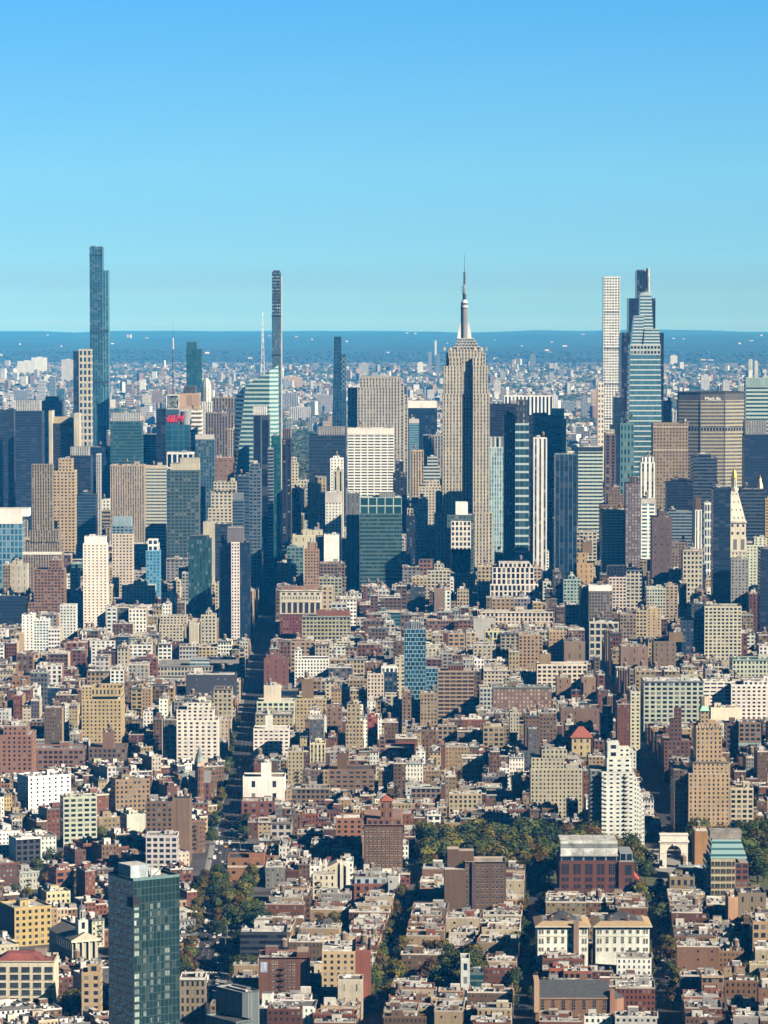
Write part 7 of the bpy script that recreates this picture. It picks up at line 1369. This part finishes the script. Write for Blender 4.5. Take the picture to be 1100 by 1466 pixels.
def village():
    rot = -R(3.2); cr_, sr_ = math.cos(rot), math.sin(rot)
    W_ = lambda lx, ly: (lx * cr_ - ly * sr_, 1985 + lx * sr_ + ly * cr_)
    gap = lambda y: any(abs(y - q) < 7.5 for q in (1955, 2352))
    for xl, xr in ((-86, -9), (6, 73), (88, 150), (165, 229), (244, 330)):
        for side in (0, 1):
            ly = -110.0
            while ly < 372:
                wd = RG.choice((6.5, 7, 7, 7.5, 8, 12, 15, 22)); dp = RG.uniform(17, 25) if xl < 240 else RG.uniform(18, 40); cx = (xl + dp / 2) if side == 0 else (xr - dp / 2); x, y = W_(cx, ly + wd / 2)
                r = RG.random(); h = RG.uniform(10.5, 16) if wd < 9 else RG.uniform(14, 20)
                h *= RG.uniform(.85, 1.15); h *= 1.3 if r > .93 else 1
                if gap(y) or (PARK[2] - 8 < y and x > 20) or y > 2560 or any((x - gx_) ** 2 + (y - gy_) ** 2 < (9 + wd / 2) ** 2 for gx_, gy_ in GARD): pass
                else: add_lot(x, y, dp, wd - .06, h, rot, 'village')
                ly += wd
        ly = -110.0; wc = (xr - xl - 44)
        while ly < 372:
            wd = RG.choice((6.5, 7.5, 9, 13, 18)); dp = max(6, wc * RG.uniform(.55, .95)); x, y = W_((xl + xr) / 2 + RG.uniform(-2, 2), ly + wd / 2)
            if not (gap(y) or (PARK[2] - 8 < y and x > 20) or any((x - gx_) ** 2 + (y - gy_) ** 2 < (7 + wd / 2) ** 2 for gx_, gy_ in GARD)) and RG.random() < .84: add_lot(x, y, dp, wd - .06, RG.uniform(7, 14) if RG.random() < .75 else RG.uniform(13, 18), rot, 'village')
            ly += wd + RG.choice((0, 0, 2))
    # between the avenue and the first narrow street, and the terraces around the park
    for y0 in (2375, 2440, 2505):
        x = -88.0
        while x < 16:
            wd = RG.choice((7, 7.5, 9, 13, 18)); 
            for row in (0, 1): add_lot(x + wd / 2, y0 + 10 + row * 27, wd - .06, 21, RG.uniform(11, 18), 0, 'village') if not any((x + wd / 2 - gx_) ** 2 + (y0 + 10 + row * 27 - gy_) ** 2 < 100 for gx_, gy_ in GARD) else None
            x += wd
def westside():
    rot = R(25); cr_, sr_ = math.cos(rot), math.sin(rot)
    ly = -560.0; row = 0
    while ly < 900:
        lx = -760.0
        while lx < 560:
            wd = RG.choice((6.5, 7, 7.5, 8, 11, 14, 20)); dp = RG.uniform(16, 23); x, y = -150 + (lx + wd / 2) * cr_ - (ly + dp / 2) * sr_, 2300 + (lx + wd / 2) * sr_ + (ly + dp / 2) * cr_
            ok = 1850 < y < 2990 and x < A6(y) - 19 and x > -.125 * y and (lx % 130) > 12
            if ok and not any((x - gx_) ** 2 + (y - gy_) ** 2 < (7 + wd / 2) ** 2 for gx_, gy_ in GARD):
                r = RG.random(); add_lot(x, y, wd - .06, dp, RG.uniform(9.5, 15.5) if r < .72 else RG.uniform(15, 25), rot, 'village')
            lx += wd
        row += 1; ly += 27 if row % 2 else 46
main_grid(); village(); westside()
# how much of each shows: a coarse painter's pass over the photograph's frame
ids = np.full((733, 550), -1, np.int32); dep_ = np.full((733, 550), 1e9)
def extent(q):
    c, s = math.cos(q['rot']), math.sin(q['rot']); P = [(q['x'] + a * q['w'] / 2 * c - b_ * q['d'] / 2 * s, q['y'] + a * q['w'] / 2 * s + b_ * q['d'] / 2 * c) for a in (-1, 1) for b_ in (-1, 1)]
    T = [proj(x, y, z_) for x, y in P for z_ in (0, q['h'])]; return min(t[0] for t in T), max(t[0] for t in T), min(t[1] for t in T), max(t[1] for t in T)
order = [(q['y'], i, extent(q)) for i, q in enumerate(LOTS)] + [(v[4], -2, (v[0], v[1], v[2], v[3])) for v in VIEW]
for Y_, i, (a, c, d, f_) in sorted(order, key=lambda t: -t[0]):
    sl_ = (slice(max(0, int(d / 2)), max(0, int(f_ / 2))), slice(max(0, int(a / 2)), max(0, int(math.ceil(c / 2))))); ids[sl_] = i; dep_[sl_] = Y_
cnt = np.bincount(ids[ids >= 0].ravel(), minlength=len(LOTS)); yx = {}
ry, rx = np.nonzero(ids >= 0); iv = ids[ry, rx]; sx_, sy_ = np.bincount(iv, rx * 2.0, len(LOTS)), np.bincount(iv, ry * 2.0, len(LOTS))
def tree_shows(t):
    n = 0
    for k in (.3, .55, .8, 1.0):
        for dx in (-.25, 0, .25):
            px, py = proj(t[0] + dx * t[2], t[1], t[2] * k); i, j = int(py / 2), int(px / 2)
            if 0 <= i < 733 and 0 <= j < 550 and dep_[i, j] > t[1] - 4: n += 1
    return n * t[2] * t[2]
TREES = [t for t in sorted(TREES, key=lambda t: -tree_shows(t)) if tree_shows(t) > 0]
for t in TREES[:300]: make_tree(*t)
b = MB(); rg = random.Random(55)
for x, y, h, kind, wh, gr in TREES[300:]:
    s = h / 11.5; c0 = ((.062, .080, .018), (.036, .056, .015), (.10, .085, .018), (.115, .07, .02), (.14, .13, .022))[kind]
    for i in range(260):
        d = Vector((rg.gauss(0, 1), rg.gauss(0, 1), rg.gauss(0, .9))).normalized(); p = Vector((x, y, 7.4 * s)) + Vector((d.x * 4.4, d.y * 4.4, d.z * 4.2)) * s * rg.uniform(.55, 1.05)
        n = (d + Vector((rg.gauss(0, .4), rg.gauss(0, .4), rg.gauss(0, .4) + .3))).normalized(); u = n.orthogonal().normalized(); v = n.cross(u); q = rg.uniform(.5, 1.0) * s; k = rg.uniform(.65, 1.35)
        b.face([p - u * q, p + v * q * .7, p + u * q, p - v * q * .7], None, sty(tuple(w_ * k for w_ in c0)))
if b.f: setting('tree_foliage', b, ROOF, 'stuff')['label'] = 'the smaller half-hidden street and yard trees'
def kind_of(q):
    if q['y'] > 4600: return 'office_block', 'office block'
    if q['y'] > 3250: return 'loft_block', 'loft block'
    if q['h'] > 23: return 'apartment_block', 'apartment block'
    if q['w'] * q['d'] > 260 or q['h'] > 17: return 'walkup_building', 'walk-up'
    return 'row_house', 'row house'
by = {}
for i, q in enumerate(LOTS):
    q['n'] = int(cnt[i]); q['px'] = sx_[i] / max(1, cnt[i]); q['py'] = sy_[i] / max(1, cnt[i]); by.setdefault(kind_of(q), []).append(i)
def lot_styles(q):
    n, c = CLR[q['ci']]; rg = random.Random(q['seed']); k = rg.uniform(.78, 1.16); c = tuple(min(.8, v * k * rg.uniform(.95, 1.05)) for v in c)
    if 'glass' in n: f = fac(c, rg.choice('hg'), 'n' if 'navy' in n else 't'); return [f] * 4, c
    if q['y'] > 4600: f = fac(c, rg.choice('pPhvv'), rg.choice('dgn'), fl=rg.uniform(4.4, 5.6), bay=rg.uniform(4.5, 6.5)); return [f] * 4, c
    if q['y'] > 3250: f = fac(c, rg.choice('pPPPh'), 'd', fl=rg.uniform(3.5, 4.4), bay=rg.uniform(3, 5.5), wu=rg.uniform(.42, .72), wv=rg.uniform(.48, .66))
    else: f = fac(c, 'p', rg.choice('dg'), bay=rg.uniform(2.1, 3.4), fl=rg.uniform(3.0, 3.5), wu=rg.uniform(.34, .5), wv=rg.uniform(.44, .58))
    pk = rg.choice((c, (.25, .14, .1), (.34, .27, .2), (.42, .38, .33))); bl = fac(pk, 'p', 'd', bay=rg.uniform(5, 9), fl=rg.uniform(4, 8), wu=.14, wv=.25)
    if q['zone'] == 'village' and abs(q['rot'] + R(3.2)) < .01: return [bl if rg.random() < .45 else f, f, f, f], c
    return [f, bl, f, bl], c
def fe_mesh(nf):
    b = MB(); st = sty((.022, .02, .02)); z = 3.4
    for k in range(nf):
        b.box(-1.7, 1.7, -1.15, -.05, z, z + .14, st); b.bar((-1.7, -1.1, z + .95), (1.7, -1.1, z + .95), .07, st)
        for xx in (-1.7, -.6, .6, 1.7): b.bar((xx, -1.1, z), (xx, -1.1, z + .95), .06, st)
        s_ = 1 if k % 2 else -1
        if k < nf - 1: b.bar((-s_ * 1.4, -.7, z + .1), (s_ * 1.4, -.7, z + 3.2), .17, st)
        z += 3.2
    m = b.mesh('fire_escape'); m.materials.append(ROOF); return m
FEM = {n: fe_mesh(n) for n in range(2, 8)}
def lot_geometry(q, wb, rb, ox, oy, rot):
    c, s = math.cos(rot), math.sin(rot); T = lambda P: [(ox + x * c - y * s, oy + x * s + y * c) for x, y in P]
    hw, hd = q['w'] / 2, q['d'] / 2; P = rect(-hw, hw, -hd, hd); st, col = lot_styles(q); par = .8 if q['h'] > 9 else .5
    wb.walls(T(P), 0, q['h'] - par, st); rb.top(T(inset(P, .28)), q['h'] - par - .02, ROOFC[q['rc']]); return P, T, st, col, par
LM = [(v[5], (v[0] + v[1]) / 2, (v[2] + v[3]) / 2, v[0], v[1], v[2], v[3]) for v in VIEW if v[5]]
ORD = ['nearest', 'second', 'third', 'fourth', 'fifth', 'sixth', 'seventh', 'eighth', 'ninth', 'tenth', 'eleventh', 'twelfth', 'thirteenth', 'fourteenth', 'fifteenth', 'sixteenth', 'seventeenth', 'eighteenth', 'nineteenth', 'twentieth']
def place(px, py):
    best = None
    for nm, cx_, cy_, a, c, d, f_ in LM:
        gx_ = max(a - px, 0, px - c); gy_ = max(d - py, 0, py - f_); ds = math.hypot(gx_, gy_)
        if best is None or ds < best[0]: best = (ds, nm, ('above' if py < d else 'below') if gy_ >= gx_ * .8 and gy_ > 0 else ('left of' if px < (a + c) / 2 else 'right of'))
    return best
MASS = {}; CH = []
for (kn, kw), li in by.items():
    li.sort(key=lambda i: -LOTS[i]['n'])
    for r, i in enumerate(li):
        q = LOTS[i]
        if r < 290 and q['n'] >= 7: CH.append((i, kn, kw))
        else: MASS.setdefault(kn, []).append(q)
BUCK = {}
for i, kn, kw in CH:
    q = LOTS[i]; rg = random.Random(q['seed'] + 1); e = bpy.data.objects.new(kn, None); COL.objects.link(e); e.location = (q['x'], q['y'], 0); e.rotation_euler = (0, 0, q['rot']); e.empty_display_size = 4
    wb, rb = MB(), MB(); P, T, st, col, par = lot_geometry(q, wb, rb, 0, 0, 0); h, hw, hd = q['h'], q['w'] / 2, q['d'] / 2; feats = []
    if q['y'] > 4600 and h > 45 and rg.random() < .5:
        t = rg.uniform(2.5, 5); h2 = h; Q = inset(P, t) if min(hw, hd) > t + 4 else P
        if Q is not P:
            wb = MB(); rb = MB(); k = rg.uniform(.7, .85); wb.walls(P, 0, h * k, st); rb.top(inset(P, .28), h * k - .6, ROOFC[q['rc']]); wb.walls(Q, h * k - .7, h, st); rb.top(inset(Q, .28), h - .7, ROOFC[q['rc']]); feats.append('setback')
    build('wall', wb, FAC, e); build('roof', rb, ROOF, e)
    if q['n'] >= 18:
        pc = rg.choice((col, tuple(min(.75, v * 1.25) for v in col), (.58, .55, .5), (.4, .37, .33)))
        if 'setback' not in feats: pb = MB(); pb.ring(P, h - par, h, .28, pc); build('parapet', pb, FAC, e)
        if rg.random() < .45 and 'setback' not in feats:
            cb_ = MB(); cc = rg.choice(((.16, .13, .11), (.55, .5, .42), (.3, .34, .32), (.12, .12, .12)))
            if abs(q['rot'] + R(3.2)) < .01: s_ = 1 if rg.random() < .5 else -1; cb_.box(min(s_ * hw, s_ * (hw + .6)), max(s_ * hw, s_ * (hw + .6)), -hd, hd, h - 1, h + .2, sty(cc))
            else: cb_.box(-hw, hw, -hd - .6, -hd, h - 1, h + .2, sty(cc))
            build('cornice', cb_, FAC, e); feats.append('cornice')
    if kw in ('walk-up', 'row house', 'apartment block') and q['n'] > 25 and rg.random() < .4:
        nf_ = max(2, min(7, int((h - 4) / 3.2)))
        if abs(q['rot'] + R(3.2)) > .01: sub('fire_escape', FEM[nf_], e, (rg.uniform(-.25, .25) * q['w'], -hd, 0))
        else: s_ = rg.choice((-1, 1)); sub('fire_escape', FEM[nf_], e, (s_ * hw, rg.uniform(-.2, .2) * q['d'], 0), 1.0, s_ * math.pi / 2)
    if 'setback' not in feats and q['n'] >= 10: feats += roofworks(e, rg, -hw + .5, hw - .5, -hd + .5, hd - .5, h - par, 1.0 if q['y'] > 2900 else 1.35, col, None, kw in ('row house', 'walk-up'))
    ft = 'water tank' if 'tank' in feats else 'chimney' if 'chimney' in feats else 'cornice' if 'cornice' in feats else ROOFN[q['rc']] + ' roof'
    ds, nm, dr = place(q['px'], q['py']); BUCK.setdefault((CLR[q['ci']][0], kw, ft, dr, nm), []).append((ds, e)); e['category'] = 'house' if kw == 'row house' else 'building'
    e['group'] = {'row house': 'row houses of the village streets', 'walk-up': 'walk-up buildings of the village', 'apartment block': 'apartment blocks north of the park', 'loft block': 'loft blocks of the middle distance', 'office block': 'office blocks under the skyscrapers'}[kw]
for (cl, kw, ft, dr, nm), v in BUCK.items():
    v.sort(key=lambda t: t[0])
    for r, (ds, e) in enumerate(v):
        rk = (ORD[min(r, 19)] + ' ' if len(v) > 1 else '') ; e['label'] = f"{cl} {kw} with {ft}, {rk}{dr} {nm}"
        if len(e['label'].replace(',', '').split()) > 15: e['label'] = f"{cl} {kw}, {ft.split()[0]}-topped, {rk}{dr} {nm}"
for kn, qs in MASS.items():
    wb, rb = MB(), MB()
    for q in qs:
        P, T, st, col, par = lot_geometry(q, wb, rb, q['x'], q['y'], q['rot']); rg = random.Random(q['seed'] + 1); hw, hd = q['w'] / 2, q['d'] / 2
        wb.ring(T(P), q['h'] - par, q['h'], .28, rg.choice((col, (.5, .48, .44))))
        for _ in range(rg.randint(1, 3)):
            bw, bd, bh = rg.uniform(1.5, min(5, hw)), rg.uniform(1.5, min(5, hd)), rg.uniform(1.2, 3.5); bx, by_ = rg.uniform(-hw + 1, max(-hw + 1.1, hw - 1 - bw)), rg.uniform(-hd + 1, max(-hd + 1.1, hd - 1 - bd))
            wb.prism(T(rect(bx, bx + bw, by_, by_ + bd)), q['h'] - par - .02, q['h'] - par + bh, sty(rg.choice((col, (.55, .54, .5), (.25, .24, .23)))))
    nm = {'row_house': 'small_house_mass', 'walkup_building': 'walkup_mass', 'apartment_block': 'apartment_mass', 'loft_block': 'loft_mass', 'office_block': 'office_mass'}[kn]
    o = build(nm, wb, FAC); o['kind'] = 'stuff'; o['label'] = 'mass of small half-hidden buildings between the larger ones'; r_ = build('roof', rb, ROOF, o)
print('LOTS', len(LOTS), {k: len(v) for k, v in by.items()}, 'things', len(CH), 'trees', NT[0])
# ================================================================== traffic
def car_meshes(col, L_=4.5, Wd=1.85, H_=1.45, van=False):
    b = MB(); st = sty(col)
    prof = [(-L_ / 2, .35), (-L_ / 2, .85), (-L_ / 2 + .9, .95), (L_ / 2 - 1.0, .98), (L_ / 2, .80), (L_ / 2, .35)] if not van else [(-L_ / 2, .4), (-L_ / 2, H_), (L_ / 2 - 1.1, H_), (L_ / 2 - .5, 1.2), (L_ / 2, 1.0), (L_ / 2, .4)]
    n = len(prof); w2 = Wd / 2
    for i in range(n):
        j = (i + 1) % n; b.face([(w2, prof[i][0], prof[i][1]), (w2, prof[j][0], prof[j][1]), (-w2, prof[j][0], prof[j][1]), (-w2, prof[i][0], prof[i][1])], None, st)
    b.face([(w2, p[0], p[1]) for p in prof][::-1], None, st); b.face([(-w2, p[0], p[1]) for p in prof], None, st); body = b.mesh('body'); body.materials.append(CARP)
    c = MB(); w3 = w2 - .16
    if not van:
        A = rect(-w3, w3, -L_ / 2 + .75, L_ / 2 - 1.15); B2 = rect(-w3 + .12, w3 - .12, -L_ / 2 + 1.2, L_ / 2 - 1.9); c.walls(A, .94, H_ - .06, sty((.02, .025, .03)), B2); c.prism(B2, H_ - .06, H_, st)
    else: c.face([(-w3, L_ / 2 - 1.08, H_ - .1), (w3, L_ / 2 - 1.08, H_ - .1), (w3, L_ / 2 - .5, 1.22), (-w3, L_ / 2 - .5, 1.22)][::-1], None, sty((.02, .025, .03))); c.box(-w3, w3, -L_ / 2 + .5, L_ / 2 - 1.5, H_, H_ + .05, st)
    cab = c.mesh('cabin'); cab.materials.append(CARP); return body, cab
def car_material():
    m, t, p = newmat("car_paint"); g = G(t); t.links.new(g.attr('wall').outputs[0], p.inputs['Base Color']); p.inputs['Roughness'].default_value = .25; return m
CARP = car_material(); CC = [('white', (.72, .72, .70)), ('black', (.02, .02, .022)), ('silver', (.5, .51, .52)), ('yellow', (.75, .42, .03)), ('dark blue', (.03, .05, .12)), ('red', (.4, .03, .03))]
CARS = [car_meshes(c) for _, c in CC]; VAN = car_meshes(CC[0][1], 6.2, 2.1, 2.7, True)
b = MB()
pr = [(.33 * math.cos(i * math.pi / 6), .33 * math.sin(i * math.pi / 6)) for i in range(12)]
for i in range(12): j = (i + 1) % 12; b.face([(-.11, *pr[i]), (-.11, *pr[j]), (.11, *pr[j]), (.11, *pr[i])], None, sty((.02, .02, .02)))
b.face([(.11, *p) for p in pr], None, sty((.3, .3, .3))); b.face([(-.11, *p) for p in pr][::-1], None, sty((.3, .3, .3))); WHEEL = b.mesh('wheel'); WHEEL.materials.append(ROOF)
rc = random.Random(9)
def car(x, y, ci, road, group, van=False, near=True):
    e = bpy.data.objects.new('delivery_van' if van else 'car', None); COL.objects.link(e); e.location = (x, y, .02); e.rotation_euler = (0, 0, R(rc.uniform(-2, 2)) + rc.choice((0, math.pi)))
    tag(e, f"{'white delivery van' if van else CC[ci][0] + ' car'} on the {road}", 'van' if van else 'car', group); bd, cb_ = VAN if van else CARS[ci]; sub('body', bd, e, (0, 0, 0)); sub('cabin', cb_, e, (0, 0, 0))
    if near:
        for sx in (-.82, .82):
            for sy in (-1.45, 1.4): sub('wheel', WHEEL, e, (sx, sy, .33))
y = 1975.0
while y < 3050:
    for k, pk in ((-7.9, 1), (-4.8, 0), (-1.6, 0), (1.6, 0), (4.8, 0), (7.9, 1)):
        if rc.random() < (.5 if pk else .24) * (1 if y < 2700 else .6): car(A6(y) + k + rc.uniform(-.3, .3), y + rc.uniform(-1.5, 1.5), rc.choices(range(6), (38, 20, 20, 10, 8, 4))[0], 'wide shaded avenue', 'cars on the avenue', rc.random() < .12, y < 2350)
    y += 7.5 if y < 2450 else 14
for x0, y0 in SOHO[:3]:
    y = 1962
    while y < 2340:
        for k in (-3.3, 3.3):
            if rc.random() < .24: car(x0 + SL * (y - y0) + k, y, rc.choices(range(6), (30, 26, 22, 4, 12, 6))[0], 'narrow village street', 'cars parked in the narrow streets', False, y < 2100)
        y += 7
# street lamps along the avenue and the narrow streets
b = MB(); st = sty((.42, .43, .43)); b.bar((0, 0, 0), (0, 0, 8.6), .13, st, 6, .08); POLE = b.mesh('pole'); POLE.materials.append(M_STEEL)
b = MB(); b.bar((0, 0, 8.5), (1.9, 0, 9.1), .07, st, 5); ARM = b.mesh('arm'); ARM.materials.append(M_STEEL)
b = MB(); b.box(1.7, 2.5, -.18, .18, 8.98, 9.2, sty((.6, .6, .58))); HEAD = b.mesh('lamp_head'); HEAD.materials.append(M_STEEL)
k = 0
for pts, gp, wh in (([(A6(y) + sx * 9.9, y, sx) for y in range(1970, 2700, 42) for sx in (-1, 1)], 'street lamps along the avenue', 'along the wide avenue'), ([(SOHO[2][0] + SL * (y - SOHO[2][1]) + 5.4, y, 1) for y in range(1960, 2330, 52)], 'street lamps of the east village street', 'in the narrow street east of the slate-roofed church')):
    for x, y, sx in pts:
        e = bpy.data.objects.new('street_lamp', None); COL.objects.link(e); e.location = (x, y, 0); e.rotation_euler = (0, 0, math.pi if sx > 0 else 0); tag(e, 'grey street lamp with one curved arm ' + wh, 'street lamp', gp); sub('pole', POLE, e, (0, 0, 0)); sub('arm', ARM, e, (0, 0, 0)); sub('lamp_head', HEAD, e, (0, 0, 0))
# ================================================================== central park and the far boroughs
b = MB(); rg = random.Random(31)
for i in range(9000):
    y = rg.uniform(6720, 10300); x = y * rg.uniform(-.034, -.012); s = rg.uniform(2.5, 6); z_ = rg.uniform(9, 21) + 4 * MN.noise((x / 60, y / 60, 0)); k = rg.uniform(.5, 1.3) * (1 + .8 * MN.noise((x / 45, y / 80, 3)))
    n = Vector((rg.gauss(0, .5), rg.gauss(-.3, .5), 1)).normalized(); u = n.orthogonal().normalized(); v = n.cross(u); c = rg.choice(((.055, .08, .025), (.04, .07, .03), (.09, .085, .03))); p = Vector((x, y, z_))
    b.face([p - u * s, p + v * s, p + u * s, p - v * s], None, sty(tuple(q * max(.2, k) for q in c)))
    if i % 4 == 0: b.face([p + Vector((-s, 0, -12)), p + Vector((s, 0, -12)), p + Vector((s * .7, 0, 0)), p + Vector((-s * .7, 0, 0))], None, sty(tuple(q * .8 for q in c)))
setting('park_woodland', b, ROOF, 'stuff')['label'] = 'wooded city park far up the avenue'
FB = []; rg = random.Random(77); FC = [(.66, .64, .58), (.55, .50, .42), (.46, .36, .28), (.38, .27, .22), (.50, .50, .50), (.34, .34, .36), (.72, .71, .68), (.28, .16, .13), (.24, .27, .3)]; FN = ['white', 'cream', 'tan', 'brown', 'grey', 'dark grey', 'bright white', 'red brick', 'blue grey']
while len(FB) < 16000:
    py = 524 + 198 * rg.random() ** 1.25; px = rg.uniform(-60, 1160); Y = Ygc(py); x = at(px, py, Y)[0]
    d = MN.noise((x / 420, Y / 900, 9.0)); 
    if (d < -.22 and py < 650) or (398 < px < 452 and py > 618): continue
    if py < 545 and rg.random() < (545 - py) / 26: continue
    big = rg.random() < (.035 + .07 * (MN.noise((x / 300, Y / 700, 2.0)) > .15)); h = rg.uniform(24, 52) if big else rg.uniform(6, 15); w_ = rg.uniform(12, 30) if big else rg.uniform(8, 26)
    if Y < 9000: h *= 1.2
    top = proj(x, Y, h + cz(Y))[1]; FB.append((x, Y, w_, rg.uniform(14, 34), h, rg.choices(range(9), (18, 14, 14, 10, 12, 7, 12, 7, 6))[0], w_ * h / Y / Y, rg.uniform(-.5, .5), px, top))
HAND = [(183, 479, 2.6, 5, 0, 30000), (187.5, 479, 2.6, 5, 6, 30200), (56, 512, 22, 20, 6, 17000), (97, 515, 18, 30, 1, 15500), (38, 517, 26, 18, 0, 16000), (616, 505, 5, 30, 5, 17500), (624, 488, 3, 24, 0, 24000), (627, 507, 6, 26, 8, 17400), (602, 519, 8, 16, 6, 16000), (763, 508, 8, 24, 8, 17000), (965, 509, 10, 12, 0, 21000), (1075, 515, 6, 28, 0, 15500), (1083, 517, 5, 26, 6, 15400), (521, 520, 14, 14, 1, 15800), (1010, 537, 12, 22, 4, 13000), (420, 540, 26, 16, 2, 13500), (745, 562, 7, 30, 4, 10500), (795, 566, 8, 30, 6, 10400), (812, 575, 22, 14, 8, 10200), (837, 568, 9, 32, 8, 10300), (851, 560, 8, 34, 2, 10600), (150, 563, 18, 22, 4, 11500), (210, 565, 12, 20, 1, 11300), (225, 560, 14, 28, 3, 11200), (245, 556, 12, 34, 3, 11400), (415, 563, 24, 26, 5, 11000), (465, 566, 22, 26, 5, 10900), (430, 583, 30, 18, 4, 9500), (449, 598, 14, 26, 8, 8900), (640, 560, 20, 18, 1, 11000), (668, 556, 8, 22, 0, 11200), (712, 545, 10, 22, 1, 12000), (30, 560, 20, 22, 8, 11800), (20, 575, 26, 24, 4, 10800), (60, 545, 10, 30, 4, 13000), (75, 540, 8, 34, 8, 13200), (985, 560, 10, 24, 3, 11000), (1040, 545, 10, 26, 4, 12500), (1062, 552, 9, 30, 1, 12000)]
for px, py, w_, hp, ci, Y in HAND:
    if py > 500: Y = min(Ygc(py + hp + 1), 30000.0)
    else: Y = next((q for q in range(26000, 50000, 500) if ridge(at(px, py, q)[0], q) > at(px, py + hp, q)[1]), 34000)
    x, z_ = at(px, py, Y); FB.append((x, Y, w_ * Y / FPX, 30, z_ - cz(Y), ci, 1.0, 0.0, px, py))
FB.sort(key=lambda t: -t[6])
fst = lambda ci, r: fac(FC[ci], r.choice('pphv'), 'g', bay=r.uniform(4, 7), fl=r.uniform(4, 6))
b = MB(); BK2 = {}
for i, (x, Y, w_, d_, h, ci, k, rot, px, py) in enumerate(FB):
    r = random.Random(i); c, s = math.cos(rot), math.sin(rot); P = rect(-w_ / 2, w_ / 2, 0, d_)
    if i < 250:
        wb = MB(); wb.walls(P, -3, h, fst(ci, r)); wb.top(P, h, ROOFC[pick_roof(r)]); wb.prism(rect(-w_ * .15, w_ * .2, d_ * .3, d_ * .7), h, h + 4, sty(FC[ci])); o = build('distant_block', wb, FAC); o.location = (x, Y, cz(Y)); o.rotation_euler = (0, 0, rot); o['category'] = 'building'; o['group'] = 'blocks of the far boroughs'
        ds, nm, dr = place(px, py); BK2.setdefault((FN[ci], 'tower' if h > 1.5 * w_ else 'block', dr, nm), []).append((ds, o))
    else:
        T = [(x + a * c - q * s, Y + a * s + q * c) for a, q in P]; b.walls(T, cz(Y) - 3, h + cz(Y), fst(ci, r)); b.top(T, h + cz(Y), ROOFC[pick_roof(r)])
for (cl, kw, dr, nm), v in BK2.items():
    v.sort(key=lambda t: t[0])
    for r, (ds, o) in enumerate(v): o['label'] = f"{cl} hazy far {kw}, {ORD[min(r, 19)] + ' ' if len(v) > 1 else ''}{dr} {nm}"
setting('far_city', b, FAC, 'stuff')['label'] = 'hazy low blocks of the far boroughs'
b = MB()
for i in range(19000):
    py = 488 + 227 * rg.random(); px = rg.uniform(-60, 1160); Y = Ygc(py)
    if Y > 29000: continue
    x = at(px, py, Y)[0]; d = MN.noise((x / 420, Y / 900, 9.0))
    if d > .02 and rg.random() < .8 and py > 540: continue
    s = rg.uniform(5, 15) * (1 if Y < 12000 else 1.8); hh = rg.uniform(7, 15); kk = rg.uniform(.6, 1.4) if Y < 24000 else rg.uniform(.35, .75); c = tuple(q * kk for q in rg.choice(((.05, .075, .03), (.035, .06, .03), (.08, .08, .035)))); gz = ridge(x, Y) if Y > 24000 else cz(Y)
    P = circ(x, Y, s, 5); Q = circ(x, Y, s * .55, 5); b.walls(P, gz - 2, gz + hh * .6, sty(c), circ(x, Y, s * .95, 5)); b.walls(circ(x, Y, s * .95, 5), gz + hh * .6, gz + hh, sty(c), Q); b.top(Q, gz + hh, c)
setting('far_foliage', b, ROOF, 'stuff')['label'] = 'tree cover between the far boroughs'
b = MB()
for i in range(100):                       # specks of houses on the wooded hills
    Y = rg.uniform(25500, 46000); px = rg.uniform(-20, 1120); x = (px - CX) / FPX * Y; z_ = ridge(x, Y); w_, hh = rg.uniform(10, 42) * (1 if rg.random() < .9 else 1.8), rg.uniform(6, 14)
    if MN.noise((x / 700, Y / 1500, 4.0)) < .05: continue
    b.box(x, x + w_, Y, Y + 20, z_ - 4, z_ + hh, sty(rg.choice(FC[:3] + [FC[6]])))
setting('hillside_houses', b, FAC, 'stuff')['label'] = 'pale houses scattered over the wooded hills'
# ================================================================== the air
m = bpy.data.materials.new("haze"); m.use_nodes = True; t = m.node_tree
for n in list(t.nodes): t.nodes.remove(n)
pv = t.nodes.new('ShaderNodeVolumePrincipled'); mo = t.nodes.new('ShaderNodeOutputMaterial'); t.links.new(pv.outputs[0], mo.inputs['Volume'])
pv.inputs['Color'].default_value = (.02, .345, 1.0, 1); pv.inputs['Absorption Color'].default_value = (1, 1, 1, 1); pv.inputs['Density'].default_value = HAZE_D; pv.inputs['Anisotropy'].default_value = -.35
b = MB(); x0, x1, y0, y1, z0, z1 = -11600, 11600, -7500, 57500, -206, 540
V = [(x0, y0, z0), (x1, y0, z0), (x1, y1, z0), (x0, y1, z0), (x0, y0, z1), (x1, y0, z1), (x1, y1, z1), (x0, y1, z1)]; me = bpy.data.meshes.new('haze'); me.from_pydata(V, [], [(0, 3, 2, 1), (4, 5, 6, 7), (0, 1, 5, 4), (1, 2, 6, 5), (2, 3, 7, 6), (3, 0, 4, 7)])
hz = link('haze', me, m); hz['kind'] = 'stuff'
